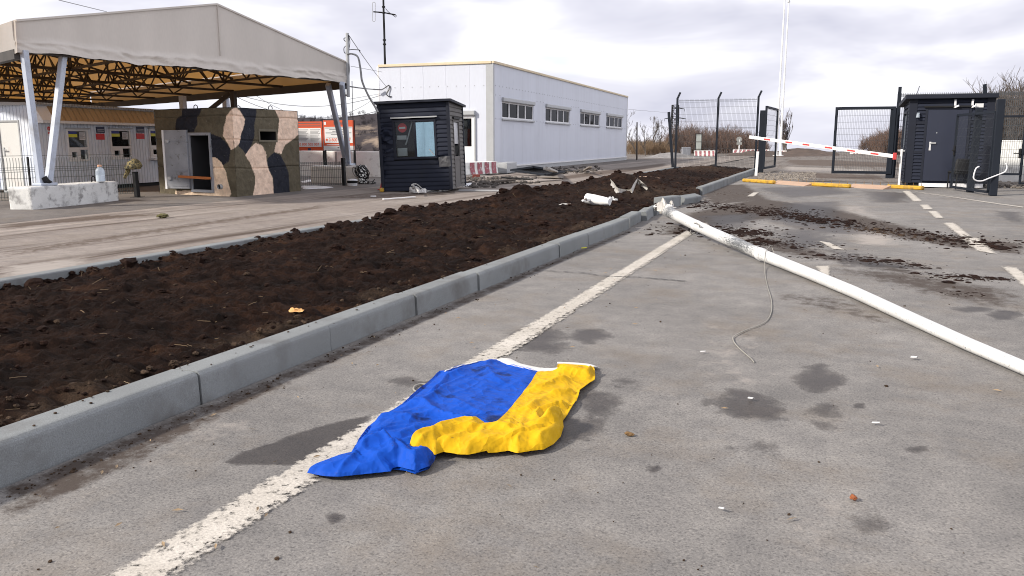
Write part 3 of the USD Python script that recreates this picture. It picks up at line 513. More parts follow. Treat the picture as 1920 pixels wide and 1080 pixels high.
# clods: loose soil, countless
def clod(seed, sub=1):
    t = trimesh.creation.icosphere(subdivisions=sub); v = np.array(t.vertices); v *= (.35 + 1.3 * fbm(v * 2.6 + seed * 7.3, 3, seed))[:, None]; v[:, 2] *= .75; return v, np.array(t.faces)
CL = [clod(s, 2 if s < 3 else 1) for s in range(8)]
def scatter(name, pts, sizes, mats, label, cat=None, flat=1.0):
    mb = MB()
    for p, s in zip(pts, sizes):
        v, f = CL[rng.integers(8)]; mb.add(v @ rotz(rng.uniform(0, 6.3)).T @ rotx(rng.uniform(-.5, .5)).T * s * V(1, 1, rng.uniform(.6, 1) * flat) + p, f)
    return single(name, mb, mats, label, cat, kind='stuff')
n = 5000; y = np.exp(rng.uniform(math.log(1.2), math.log(30), n)); x = rng.uniform(-5.75, -2.72, n)
edge = rng.random(n) < .3; x = np.where(edge, -5.75 + np.abs(rng.normal(0, .12, n)), x); s = np.minimum(.003 + .0045 * np.exp(rng.normal(0, .95, n)), .05) * np.where(edge, 1.5, 1) * np.clip(.5 + y / 10, .6, 1.6)
scatter('soil_clods', np.stack([x, y, soil_h(x, y) + s * .1], 1), s, CLOD, 'dark clods and crumbs lying on the soil bed', 'soil')
n = 600; y = np.exp(rng.uniform(math.log(1.5), math.log(24), n)); x = np.where(rng.random(n) < .6, -2.78 - np.abs(rng.normal(0, .14, n)), rng.uniform(-5.6, -2.8, n)); s = np.minimum(.003 + rng.exponential(.006, n), .022)
scatter('dry_clods', np.stack([x, y, soil_h(x, y) + s * .2], 1), s, CLODDRY, 'paler dry clods along the near kerb and on the soil', 'soil')
st = MB()
for k in range(210):
    y = math.exp(rng.uniform(math.log(1.5), math.log(22))); x = rng.uniform(-5.6, -2.75); L = rng.uniform(.015, .085); a = rng.uniform(0, 6.3)
    p = V(x, y, float(soil_h(np.array([x]), np.array([y]))[0]) + .012); d = V(math.cos(a), math.sin(a), rng.normal(0, .3)) * L; st.tube([p, p + d * .5 + V(0, 0, rng.uniform(-.001, .003)), p + d], .0008 + .0005 * rng.random(), 3, False)
single('straw', st, STRAWM, 'pale straw and dry stalks scattered over the soil', 'straw', kind='stuff')
n = 130; y = rng.uniform(1.5, 11.2, n); x = -2.72 + np.abs(rng.normal(0, .05, n)); scatter('spilled_crumbs', np.stack([x, y, np.full(n, .152)], 1), np.minimum(.0015 + rng.exponential(.0028, n), .011), CLODDRY, 'soil crumbs spilled on top of the near kerb', 'soil', .7)
# mud trails across the carriageway
pts, sz = [], []
def trail(px, n, spread, smin, smean):
    P = spline([G(*p) for p in px], 10); L = np.r_[0, np.cumsum(np.linalg.norm(np.diff(P, axis=0), axis=1))]
    for k in range(n):
        t = rng.uniform(0, L[-1]); q = np.array([np.interp(t, L, P[:, c]) for c in range(2)]); w = spread * 2.3 * (.3 + 1.4 * noise(V(t * 1.6, n, 0), 3)); q = q + rng.normal(0, w, 2)
        if noise(V(t * 2.3, n, 5), 6) < .26: continue
        pts.append([q[0], q[1], .002]); sz.append(min(smin * .35 + smean * .42 * math.exp(rng.normal(0, .85)), .065))
trail([(1295, 372), (1340, 386), (1420, 392), (1500, 408), (1560, 415), (1640, 427), (1740, 440), (1830, 456), (1925, 466)], 3600, .10, .008, .017)
trail([(1315, 432), (1380, 436), (1420, 440)], 1000, .14, .008, .015)
trail([(1420, 452), (1480, 462), (1540, 470)], 850, .12, .008, .013); trail([(1560, 480), (1640, 490), (1735, 500)], 460, .06, .006, .012)
trail([(1500, 482), (1545, 490)], 60, .05, .008, .014); trail([(1745, 516), (1800, 520), (1890, 524)], 420, .05, .006, .010); trail([(1780, 550), (1830, 552)], 50, .04, .005, .008)
trail([(1280, 450), (1340, 400), (1300, 385)], 160, .18, .006, .014)
scatter('mud_clods', np.array(pts), sz, CLOD, 'trail of dark mud clods across the carriageway', 'soil', .42)
pts, sz = [], []
trail([(1580, 424), (1680, 440), (1790, 452)], 420, .10, .006, .012); trail([(1660, 530), (1760, 545), (1860, 560)], 140, .10, .004, .006); trail([(1290, 366), (1330, 372), (1400, 360)], 200, .2, .006, .012)
scatter('dry_mud_crumbs', np.array(pts), sz, CLODDRY, 'brown dry crumbs beside the mud trail', 'soil', .6)
pts, sz = [], []
for k in range(620):
    y = math.exp(rng.uniform(math.log(1.3), math.log(14))); x = rng.uniform(-2.5, 4); 
    if k % 3: x = -2.53 + abs(rng.normal(0, .07))
    pts.append([x, y, .003]); sz.append(min(.0015 + rng.exponential(.0018), .009))
scatter('grit', np.array(pts), sz, CLODDRY, 'small grit strewn over the asphalt and along the kerb', 'grit')
lf = MB()
for k in range(120):
    y = math.exp(rng.uniform(math.log(1.3), math.log(9))); x = rng.uniform(-2.5, 2.5) if k % 2 else rng.uniform(-2.5, -1.2); a = rng.uniform(0, 6.3); L = rng.uniform(.015, .045); d = V(math.cos(a), math.sin(a), 0) * L; w = V(-math.sin(a), math.cos(a), 0) * L * .12; p = V(x, y, .010)
    lf.add([p - d / 2, p + w + V(0, 0, .004), p + d / 2, p - w], [[0, 1, 2, 3]])
single('dry_leaf_bits', lf, STRAWM, 'dry stalks and leaf bits strewn over the near asphalt', 'leaf litter', kind='stuff')

# ------------------------------------------------------------------ the hill behind the wall
az = np.radians(np.linspace(-100, 4, 150)); dd = np.linspace(120, 420, 70); A, D = np.meshgrid(az, dd)
HX, HY = D * np.sin(A), D * np.cos(A); prof = np.clip((D - 120) / 110, 0, 1); prof = prof * prof * (3 - 2 * prof)
am = np.clip((math.radians(-15) - A) / math.radians(14), 0, 1); am = am * am * (3 - 2 * am)
HZ = -6 + am * prof * (13.2 + 5 * (fbm(np.stack([A * 5, D * .006, 0 * A], -1), 3, 41) - .5) + 1.6 * np.clip((A - math.radians(-34)) / math.radians(6), 0, 1)) + (fbm(np.stack([HX * .06, HY * .06, 0 * A], -1), 4, 43) - .5) * 3 * am
v, f = grid(HX, HY, HZ); f = f[:, ::-1] if np.cross(v[f[0, 1]] - v[f[0, 0]], v[f[0, 2]] - v[f[0, 0]])[2] < 0 else f
HILL = usdkit.material(stage, LK + 'scrub_hill', {'g': ('geometry', {}), 'n': ('noise_texture', {'scale': .09, 'detail': 8.0, 'roughness': .7}), 'r': ('rgb_ramp', {'ramp': [(.32, (.034, .029, .034)), (.52, (.05, .042, .043)), (.63, (.075, .061, .056)), (.74, (.15, .12, .10))]}),
    's': ('attribute', {'attribute': 'sand'}), 'n2': ('noise_texture', {'scale': .16, 'detail': 8.0, 'roughness': .7}), 'ad': ('math', {'math_type': 'add'}), 'rs': ('rgb_ramp', {'ramp': [(.72, (0, 0, 0)), (.9, (1, 1, 1))]}), 'm': ('mix', {'color2': (.25, .195, .15)}), 'p': ('principled_bsdf', {'roughness': .95, 'specular_ior_level': .1})},
    [('g.position', 'n.vector'), ('n.fac', 'r.fac'), ('g.position', 'n2.vector'), ('s.fac', 'ad.value1'), ('n2.fac', 'ad.value2'), ('ad.value', 'rs.fac'), ('rs.color', 'm.fac'), ('r.color', 'm.color1'), ('m.color', 'p.base_color')], surface='p.BSDF')
m = single('hill', (v, f), HILL, 'bare brown scrub hill with pale sandy cuts', kind='structure', smooth=True)
pq = pix(v); sand = np.zeros(len(v))
for x, y, rx, ry in [(676, 244, 22, 16), (697, 240, 16, 12), (690, 262, 22, 8), (708, 262, 14, 14)]: sand = np.maximum(sand, np.exp(-(((pq[:, 0] - x) / rx) ** 2 + ((pq[:, 1] - y) / ry) ** 2)))
primvar(m, 'sand', sand * .42)

# ------------------------------------------------------------------ bare shrubs and trees
def branch_tree(seed, h, spread, levels=4, trunks=1, r0=.05, kids=3, lean=.15, up=.35, sides=3, thin=.5, rmin=.006):
    """Trunk and twig meshes of a bare tree."""
    g = np.random.default_rng(seed); tr, tw = MB(), MB()
    def grow(p, d, L, r, lv):
        k = 4 if lv < 2 else 3; P = [p]; q = d
        for i in range(k):
            q = unit(q + g.normal(0, lean, 3) + V(0, 0, up * .25)); P.append(P[-1] + q * L / k)
        (tr if lv == 0 else tw).tube(P, np.linspace(r, r * .55, k + 1), 5 if lv == 0 else sides, False)
        if lv >= levels: return
        for j in range(kids + (lv == 0) * 3):
            i = g.integers(1, k + 1); a = g.uniform(0, 6.28); s = spread * g.uniform(.6, 1.3); nd = unit(q * (1 - .2 * s) + s * V(math.cos(a), math.sin(a), up)); grow(P[i], nd, L * g.uniform(.42, .68), max(r * thin, rmin), lv + 1)
    for t in range(trunks):
        a = g.uniform(0, 6.28); o = V(math.cos(a), math.sin(a), 0) * (.35 if trunks > 1 else 0) * g.random(); grow(o, unit(V(g.normal(0, .22), g.normal(0, .22), 1)), h * g.uniform(.45, .6), r0, 0)
    return tr, tw
def bare_tree(p, label, seed, h, spread, twig=TWIG2, name='bare_tree', cat='tree', group=None, **k):
    tr, tw = branch_tree(seed, h, spread, **k); t = Thing(name, label, cat, p, group)
    t.part('trunk', tr.xf(M4(np.eye(3), p)), BARK); t.part('crown', tw.xf(M4(np.eye(3), p)), twig); return t

# ------------------------------------------------------------------ long white building
A0, B0 = G(925, 322), G(1174, 299); H = 4.40
t = Thing('panel_building', 'long white flat-roofed panel building with four strip windows', 'building', A0)
L = np.linalg.norm(B0 - A0); fr = Fr(A0, B0 - A0); lf_ = Fr(A0, np.cross(UZ, fr.u)); 
if lf_.n @ EYE < lf_.n @ A0: lf_.n = -lf_.n
if fr.n @ (EYE - A0) < 0: fr.n = -fr.n
LW = 5.15
wins = []
for x0, x1, yt, yb in [(941.5, 1000, 197, 240.5), (1023, 1068, 204.6, 246), (1088, 1124, 212.7, 248), (1137, 1166.5, 218.5, 250)]:
    u0 = fr.px(x0, 220)[0]; u1 = fr.px(x1, 225)[0]; wins.append((u0, u1))
z0w, z1w = 2.17, 3.08
holes = [(u0, u1, z0w, z1w - .22) for u0, u1 in wins]
n = 22; pw = L / n
for i in range(n):
    for mb in wall_pieces(fr, i * pw + .0012, (i + 1) * pw - .0012, .22, H - .1, -.12, 0, [h for h in holes if h[1] > i * pw and h[0] < (i + 1) * pw]): t.part('wall_panel', mb, WPLASTIC)
du0 = lf_.px(890, 280)[0]; du1 = du0 + 1.35
n2 = 5; pw2 = LW / n2
for i in range(n2):
    for mb in wall_pieces(lf_, i * pw2 + .003, (i + 1) * pw2 - .003, .0, H - .12, -.12, 0, [(du0, du1, .0, 2.28)] if du1 > i * pw2 and du0 < (i + 1) * pw2 else []): t.part('wall_panel', mb, WPLASTIC)
P = [fr.p(0, 0, -.13), fr.p(L, 0, -.13), fr.p(L, 0, -.13) + lf_.u * (LW - .1), fr.p(0, 0, -.13) + lf_.u * (LW - .1)]
core = MB(); q = [p + V(0, 0, H - .13) for p in P]; core.quad(*q); back = P[2] - P[3]
core.box((P[2] + P[3]) / 2 + V(0, 0, H / 2), (np.linalg.norm(back), .1, H - .13), np.stack([unit(back), np.cross(UZ, unit(back)), UZ], 1)); core.box((P[1] + P[2]) / 2 + V(0, 0, H / 2) - fr.u * .08, (.1, np.linalg.norm(P[2] - P[1]) - .2, H - .15), np.stack([fr.u, np.cross(UZ, fr.u), UZ], 1))
t.part('roof', core, WTRIM)
tr = MB(); fr.box(tr, -.02, L, H - .1, H, -.1, .05, .01); t.part('roof_edge', tr, CREAM); tr = MB(); lf_.box(tr, .06, LW, H - .11, H - .002, -.1, .052, .01); t.part('roof_edge', tr, CREAM)
tr = MB(); fr.box(tr, .001, .13, .2, H - .102, .001, .012); lf_.box(tr, -.012, .30, .02, H - .112, .001, .012); t.part('corner_trim', tr, GTRIM)
tr = MB(); fr.box(tr, L - .12, L + .015, .2, H - .102, .001, .012); t.part('corner_trim', tr, GTRIM)
t.part('plinth', fr.b(0, L, -.1, .218, -.1, .03), GTRIM); pl = MB(); fr.box(pl, 0.5, L, .16, .225, .0301, .06); t.part('base_flashing', pl, WTRIM)
rv = MB()
for z in (H - .95, z1w - .0, z0w - .02):
    for u in np.arange(.3, L - .2, .42 if z > 3.2 else .5):
        if not any(a - .1 < u < b + .1 for a, b in wins) or z > 3.2: fr.box(rv, u - .017, u + .017, z - .017, z + .017, 0, .012)
for u in np.arange(.4, LW - .2, .40): lf_.box(rv, u - .015, u + .015, H - .97, H - .94, 0, .01)
t.part('fixing_screws', rv, GTRIM, kind='stuff')
for u0, u1 in wins:
    w = u1 - u0; fm = MB(); zt = z1w - .22
    fr.frame(fm, u0, u1, z0w, zt, .06, -.09, -.02)
    cuts = [.205, .245, .49, .52, .735, .765]
    for k in (.222, .50, .745): fr.box(fm, u0 + w * k - .05, u0 + w * k + .05, z0w + .06, zt - .06, -.085, -.018)
    wn = t.part('window', fm, WTRIM)
    for a, b in ((.0, .222), (.222, .50), (.50, .745), (.745, 1)): wn.sub('pane', fr.b(u0 + w * a + .055, u0 + w * b - .055, z0w + .06, zt - .06, -.062, -.054), GLASS2)
    wn.sub('shutter_box', fr.b(u0 - .04, u1 + .04, zt - .005, zt + .17, -.05, .10, .03), GTRIM); wn.sub('sill', fr.b(u0 - .05, u1 + .05, z0w - .07, z0w - .002, -.05, .07, .01), GTRIM)
    wn.sub('room_shade_panel', fr.b(u0 - .3, u1 + .3, z0w - .3, zt + .3, -.27, -.25), DARKIN)
    cu = MB()
    for k in range(14):
        u = u0 + .08 + (w - .16) * rng.random(); fr.box(cu, u - .03, u + .05 * rng.random() + .03, z0w + .05, z0w + .2 + .5 * rng.random(), -.22 - .02 * rng.random(), -.19)
    wn.sub('curtain', cu, mat('grey_curtain', (.05, .05, .055), .8, .3, 6.0))
dr = MB(); lf_.frame(dr, du0, du1, .02, 2.27, .12, -.06, .03); lf_.box(dr, du0 + .12, du1 - .12, .14, .95, -.05, .015); lf_.box(dr, du0 + .12, du1 - .12, .95, 1.02, -.05, .02)
d_ = t.part('door', dr, WTRIM); d_.sub('pane', lf_.b(du0 + .2, du1 - .12, 1.02, 2.15, -.03, -.02), GLASS); d_.sub('room_shade_panel', lf_.b(du0 - .2, du1 + .3, .4, 2.3, -.9, -.85), DARKIN)
t.part('shutter_box', lf_.b(du0 - .06, du1 + .1, 2.275, 2.46, -.02, .16, .02), GTRIM)
t.part('roller_shutter_guide', lf_.b(du0 - .06, du0 - .005, .02, 2.27, .001, .06), GTRIM)
# mast and aerial on its roof
mb_ = at(722, 122, A0 + lf_.u * (LW - .15)); Zt = at(722, -40, mb_)[2]
ms = Thing('aerial_mast', 'thin black aerial mast with a folded dipole above the white building', 'aerial', (mb_[0], mb_[1], 0))
ms.part('mast', MB().tube([V(mb_[0], mb_[1], H - 1.2), V(mb_[0], mb_[1], Zt)], [.05, .04], 8), BLACKM)
for zz in (at(722, 75, mb_)[2], at(722, 83, mb_)[2], at(722, 13, mb_)[2], at(722, 24, mb_)[2]): ms.part('clamp', MB().tube([V(mb_[0], mb_[1], zz - .03), V(mb_[0], mb_[1], zz + .03)], .07, 8), BLACKM)
a, b, c = at(700, 22, mb_), at(722, 24, mb_), at(742, 28, mb_); ms.part('boom', MB().tube([a, b, c], .03, 6), BLACKM)
t0, t1 = at(701, 6, mb_), at(701, 38, mb_); w = RT * .055; ms.part('dipole', MB().tube(np.array([t0 - w, t1 - w, t1 - w * .7 - UZ * .04, t1 + w * .7 - UZ * .04, t1 + w, t0 + w, t0 + w * .7 + UZ * .04, t0 - w * .7 + UZ * .04, t0 - w]), .014, 5), GTRIM)
ms.part('feed_cable', MB().tube(spline([at(723, 16, mb_), at(728, 22, mb_), at(736, 28, mb_), at(742, 32, mb_), at(743, 28, mb_)], 6), .012, 5), BLACKM)
# loose cables at its left corner
cb = Thing('wall_cable', 'black cable loops hanging off the left corner of the white building', 'cable', lf_.p(LW - .1, 0, 0))
cb.part('bracket', MB().bar(at(700, 168, lf_.p(LW, 0, .2)), at(716, 168, lf_.p(LW, 0, .2)), .08, .05), GTRIM)
cb.part('cable', MB().tube(spline([at(*p, lf_.p(LW - .2, 0, .15)) for p in [(700, 167), (715, 168), (724, 163), (729, 160), (731, 165), (727, 171), (725, 177), (729, 181), (734, 181)]], 6), .022, 6), CABLE)

# ------------------------------------------------------------------ dark tilted kiosk
KW, KD, KH = 1.68, 1.80, 2.06
Mk = M4(rotz(math.radians(14)), G(719, 359)); ax = np.eye(4); ax[:3, :3] = roty(-math.radians(2.0)); Mk = Mk @ ax
k = Thing('kiosk', 'damaged dark blue guard kiosk leaning over, its siding crumpled', 'kiosk', M=Mk)
fk = Fr((0, 0, 0), (1, 0, 0), (0, -1, 0)); rk = Fr((KW, 0, 0), (0, 1, 0), (1, 0, 0)); lk = Fr((0, KD, 0), (0, -1, 0), (-1, 0, 0)); bk = Fr((KW, KD, 0), (-1, 0, 0), (0, 1, 0))
W0, W1, WZ0, WZ1 = .37, 1.33, .80, 1.66
def crumple(v, face):
    if face == 'front':
        d = np.exp(-((v[:, 0] - .08) / .20) ** 2) * np.exp(-((v[:, 2] - 1.22) / .32) ** 2); v = v.copy(); v[:, 1] += d * (.05 - .22 * np.abs(noise(v * V(6, 0, 15), 5) - .5) * 2); v[:, 2] += d * .22 * (noise(v * V(6, 0, 9), 6) - .5)
        d2 = np.exp(-((v[:, 0] - 1.55) / .2) ** 2) * np.exp(-((v[:, 2] - .70) / .13) ** 2); v[:, 1] += d2 * (.05 + .12 * (noise(v * V(9, 0, 17), 8) - .5))
        d3 = np.exp(-((v[:, 0] - .02) / .10) ** 2) * np.exp(-((v[:, 2] - .5) / .4) ** 2); v[:, 1] += d3 * .10 * noise(v * V(5, 0, 7), 9)
    return v
nb = 20; bh = KH / nb
def board(frm, u0, u1, z):
    n = max(3, int((u1 - u0) / .04)); us = np.linspace(u0, u1, n); prof = [(0, .018), (.012, .022), (bh * .55, .016), (bh - .012, .004), (bh - .001, .001)]
    Pz = np.array([[frm.p(u, z + a, b) for a, b in prof] for u in us]).reshape(n, len(prof), 3)
    return grid(Pz[..., 0], Pz[..., 1], Pz[..., 2])
for frm, nm, wdt, hs in ((fk, 'front', KW, [(W0 - .05, W1 + .05, WZ0 - .05, WZ1 + .08)]), (rk, 'right', KD, [(.45, 1.25, 0, 1.68)]), (lk, 'left', KD, []), (bk, 'back', KW, [(KW - 1.06, KW - .38, .70, 1.72)])):
    for i in range(nb):
        z = i * bh; segs = [(0.03, wdt - .03)]
        for h in hs:
            if h[2] < z + bh * .5 < h[3]: segs = [(.03, h[0]), (h[1], wdt - .03)]
        for a, b in segs:
            v, f = board(frm, a, b, z)
            k.part('board', (crumple(v, nm), f), NAVY if nm != 'right' else DUSTWALL, smooth=25)
for x, y in ((0, 0), (KW, 0), (0, KD), (KW, KD)): k.part('corner_post', MB().box((x, y, KH / 2), (.075, .075, KH), bev=.008), NAVYTRIM)
rf = MB(); v = []
rp = [(-.10, -.12), (KW + .10, -.12), (KW + .10, KD + .12), (-.10, KD + .12)]
rz = lambda x, y: KH + .07 - .06 * (y / KD)
for h in (0, .055):
    for x, y in rp: v.append((x, y, rz(x, y) - .06 + h))
rf.add(v, [[3, 2, 1, 0], [4, 5, 6, 7], [0, 1, 5, 4], [1, 2, 6, 5], [2, 3, 7, 6], [3, 0, 4, 7]]); k.part('roof', rf, NAVYTRIM)
wf = MB(); fk.frame(wf, W0 - .05, W1 + .05, WZ0 - .05, WZ1 + .03, .055, -.04, .03, .006); fk.box(wf, W0 + .47, W0 + .51, WZ0, WZ1 - .02, -.03, .02); w_ = k.part('window', wf, NAVYTRIM)
w_.sub('lintel', fk.b(W0 - .08, W1 + .09, WZ1 + .055, WZ1 + .085, 0, .07), GTRIM); w_.sub('pane', fk.b(W0, W0 + .475, WZ0, WZ1 - .02, -.012, -.006), GLASS); w_.sub('pane', fk.b(W0 + .505, W1, WZ0, WZ1 - .02, -.012, -.006), GLASS)
inn = MB(); fk.box(inn, .05, .61, .3, 1.95, -1.0, -.98); bk.box(inn, KW - 1.4, KW - 1.06, .3, 1.9, -.10, -.06); bk.box(inn, KW - .38, KW - .05, .3, 1.9, -.10, -.06); fk.box(inn, .1, KW - .1, 1.9, 1.95, -1.0, -.05); fk.box(inn, .1, KW - .1, .3, .76, -.9, -.05); k.part('room_shade_panel', inn, DARKIN)
bwf = MB(); bk.frame(bwf, KW - 1.06, KW - .38, .70, 1.72, .05, -.04, .02); k.part('window', bwf, NAVYTRIM).sub('pane', bk.b(KW - 1.01, KW - .43, .75, 1.67, -.012, -.006), glass_mat('blue_tinted_glass', (.62, .74, .80)))
sg = MB(); c = fk.p(W0 + .16, WZ1 - .16, -.10); ang = np.linspace(0, 2 * math.pi, 25)[:-1]; sg.add(np.vstack([c + np.stack([.11 * np.cos(ang), 0 * ang, .11 * np.sin(ang)], 1), c]), [[(i + 1) % 24, i, 24] for i in range(24)]); sp = k.part('sign_reflection', sg, REDP2, 'round red plate behind the glass standing in for a reflected no entry sign'); sp.sub('bar', fk.b(W0 + .085, W0 + .235, WZ1 - .185, WZ1 - .14, -.098, -.094), SIGNW)  # plate added inside the pane to imitate a sign reflected in the glass
bx = MB(); fk.box(bx, W0 + .02, W0 + .25, WZ0 + .42, WZ0 + .52, -.12, -.10); fk.box(bx, W0 + .01, W0 + .25, WZ0 + .03, WZ0 + .22, -.14, -.10); bx.bar(fk.p(W0 + .42, WZ1, -.13), fk.p(W0 + .22, WZ0 + .3, -.13), .05, .02); k.part('boxes_inside', bx, GTRIM)
bt = MB().bar(fk.p(W1 - .02, WZ0 + .03, .04), fk.p(W1 - .13, WZ0 + .17, .06), .05, .02); k.part('broken_latch', bt, GTRIM)
fl = MB(); g_ = np.random.default_rng(5); U_, Z_ = np.meshgrid(np.linspace(1.42, 1.70, 12), np.linspace(.55, .80, 10)); D_ = .03 + .10 * fbm(np.stack([U_ * 8, Z_ * 8, 0 * U_], -1), 3, 2) * (Z_ - .5) * 3; fl.add(*grid(U_, -D_, Z_ - .25 * (1.7 - U_) * (Z_ - .5))); k.part('torn_flap', fl, mat('scraped_metal', (.10, .10, .105), .6, .2, 12.0), 'torn bent flap of siding', smooth=False)
dm = MB(); rk.frame(dm, .47, 1.23, .02, 1.66, .05, -.02, .03); rk.box(dm, .52, 1.18, .05, .70, -.01, .016); rk.box(dm, .52, 1.18, .70, .78, -.012, .02); dd_ = k.part('door', dm, DUSTWALL)
dd_.sub('pane', rk.b(.53, 1.17, 1.08, 1.60, -.008, .0), mat('dusty_glass', (.34, .34, .35), .25, .1, 6.0)); gr = MB()
for u in (.6, .76, .92, 1.07): rk.box(gr, u, u + .05, .80, 1.04, .0, .02)
dd_.sub('grille', gr, BLACKM); dd_.sub('lintel', rk.b(.42, 1.28, 1.68, 1.73, 0, .06), BLACKM)
yb_ = MB().box((-.02, -.05, .04), (.10, .12, .10), bev=.02); k.part('corner_block', yb_, YELLOW, 'yellow block at the crushed bottom corner')
cn = G(716, 356); single('traffic_cone', MB().add(*(lambda q: (q[0], q[1]))(tube([cn, cn + V(.01, 0, .22)], [.06, .015], 10))).box(cn + V(0, 0, .012), (.16, .16, .024), bev=.006), REDB, 'small red cone squeezed behind the crushed kiosk corner', 'cone')

# ------------------------------------------------------------------ camouflaged bunker
c0, r0_, = G(444.6, 371.5), G(564.8, 360); BH = 1.90
ldir = unit(V(-1.9, .32, 0)); LL = 2.55; rdir = unit(r0_ - c0); RL = np.linalg.norm(r0_ - c0)
bu = Thing('bunker', 'concrete bunker painted in pink, olive and black camouflage', 'bunker', c0)
fl_ = Fr(c0, ldir); fl_.n = unit(np.cross(UZ, ldir)) if np.cross(UZ, ldir) @ (EYE - c0) > 0 else -unit(np.cross(UZ, ldir)); frr = Fr(c0, rdir); frr.n = V(1, 0, 0) if True else 0
frr.n = unit(np.cross(rdir, UZ))
PINK, OLIVE, BLK, SUNLIT_SAND = (.80, .60, .46), (.105, .088, .058), (.014, .016, .025), (.78, .60, .44)
z3 = lambda pts: Polygon([(300 + a / 4.91, 180 + b / 4.91) for a, b in pts]).buffer(0)
camo = [(BLK, z3([(205, 90), (390, 90), (370, 160), (340, 200), (345, 260), (310, 330), (140, 330), (150, 210), (200, 180)])), (BLK, z3([(455, 345), (560, 380), (600, 420), (650, 490), (635, 600), (580, 640), (545, 600), (480, 565), (455, 560)])),
        (PINK, z3([(700, 100), (745, 150), (783, 220), (775, 270), (745, 360), (735, 430), (700, 470), (655, 500), (620, 430), (580, 370), (585, 290), (605, 230), (610, 185), (665, 120)])), (BLK, z3([(722, 90), (890, 100), (885, 190), (868, 270), (870, 360), (850, 440), (795, 545), (755, 490), (725, 465), (745, 360), (780, 260), (780, 200), (745, 150)])),
        (PINK, z3([(1055, 120), (1262, 120), (1285, 340), (1230, 400), (1150, 450), (1118, 535), (1050, 515), (1078, 400), (1092, 290), (1096, 210)])), (PINK, z3([(880, 430), (940, 455), (975, 520), (985, 600), (1005, 690), (1035, 750), (1048, 905), (850, 930), (880, 800), (872, 720), (830, 620), (785, 545), (830, 480)])),
        (BLK, z3([(1050, 517), (1110, 545), (1150, 620), (1185, 710), (1195, 900), (1045, 900), (1040, 750), (1005, 690), (985, 620), (990, 575)])), (SUNLIT_SAND, z3([(470, 560), (520, 570), (570, 620), (605, 690), (625, 780), (655, 900), (640, 925), (140, 925), (140, 872), (495, 860)]))]  # last patch: sunlight low on the left wall, put into the paint colour
def paint_of(v):
    q = shapely.points(pix(v) + 1.6 * (np.stack([fbm(v * 9, 3, 51), fbm(v * 9, 3, 52)], -1) - .5)); c = np.tile(np.array(OLIVE), (len(v), 1)); n_ = fbm(v * 3, 3, 53)[:, None]; c = c * (.8 + .4 * n_)
    for col, pg in camo: c[shapely.contains(pg, q)] = col
    return c
DZ0, DZ1 = .14, 1.33
du = sorted([fl_.px(361, 300)[0], fl_.px(395, 300)[0]]); SL = (frr.px(487, 255)[0], frr.px(517, 255)[0], frr.px(500, 262.5)[1], frr.px(500, 246.5)[1])
def concrete_face(frm, L0, L1, hole, seed):
    us, zs = np.arange(L0, L1 + .001, .018), np.arange(0, BH + .001, .018); U_, Z_ = np.meshgrid(us, zs)
    D_ = (fbm(np.stack([U_ * 6, Z_ * 6, 0 * U_ + seed], -1), 4, seed) - .5) * .035
    for zz in (.62, 1.22, 1.72): D_ = D_ - .02 * np.exp(-((Z_ - zz - .03 * (noise(np.stack([U_ * 2, 0 * U_, 0 * U_], -1), seed) - .5)) / .016) ** 2)
    P_ = frm.o + frm.u * U_[..., None] + frm.z * Z_[..., None] + frm.n * D_[..., None]; v, f = grid(P_[..., 0], P_[..., 1], P_[..., 2])
    cu, cz = U_.ravel()[f].mean(1), Z_.ravel()[f].mean(1)
    if hole: f = f[~((cu > hole[0]) & (cu < hole[1]) & (cz > hole[2]) & (cz < hole[3]))]
    return v, f
for nm, frm, L1, hole, sd in (('wall', fl_, LL, (du[0], du[1], DZ0, DZ1), 61), ('wall', frr, RL, SL, 62)):
    v, f = concrete_face(frm, 0, L1, hole, sd); p_ = bu.part(nm, (v, f), CAMO, smooth=False)
    primvar(UsdGeom.Mesh(p_.prim), 'paint', paint_of(v), True)
Lc, Rc = c0 + ldir * LL, c0 + rdir * RL; Bc = Lc + rdir * RL
tp = MB(); q = [p + V(0, 0, BH) for p in (c0, Rc, Bc, Lc)]; tp.quad(*q); tp.quad(Rc, Bc, Bc + V(0, 0, BH), Rc + V(0, 0, BH)); tp.quad(Bc, Lc, Lc + V(0, 0, BH), Bc + V(0, 0, BH)); bu.part('roof_slab', tp, CONC)
for x, y in ((367, 203), (447, 201), (507, 205)):
    p = at(x, y, c0 + (ldir * .4 if x < 440 else rdir * .6)); p[2] = BH; bu.part('lifting_eye', MB().tube([p + V(-.05, 0, -.02), p + V(-.045, 0, .03), p + V(0, 0, .055), p + V(.045, 0, .03), p + V(.05, 0, -.02)], .009, 6), BLACKM)
dk = MB(); fl_.box(dk, du[0], du[1], DZ0, DZ1, -.9, -.88); fl_.box(dk, du[0] - .02, du[0], DZ0, DZ1, -.88, 0); fl_.box(dk, du[1], du[1] + .02, DZ0, DZ1, -.88, 0); fl_.box(dk, du[0], du[1], DZ1, DZ1 + .02, -.88, 0); frr.box(dk, SL[0], SL[1], SL[2], SL[3], -.45, -.43); frr.box(dk, SL[0] - .02, SL[0], SL[2], SL[3], -.43, 0); frr.box(dk, SL[0], SL[1], SL[3], SL[3] + .02, -.43, 0); frr.box(dk, SL[0], SL[1], SL[2] - .02, SL[2], -.43, 0); frr.box(dk, SL[1], SL[1] + .02, SL[2], SL[3], -.43, 0); bu.part('room_shade_panel', dk, DARKIN)
sf = MB(); frr.frame(sf, SL[0] - .05, SL[1] + .05, SL[2] - .05, SL[3] + .05, .05, -.01, .015, .004); p_ = bu.part('slit_frame', sf, mat('dark_olive_concrete', (.12, .105, .075), .9, .2, 9.0))
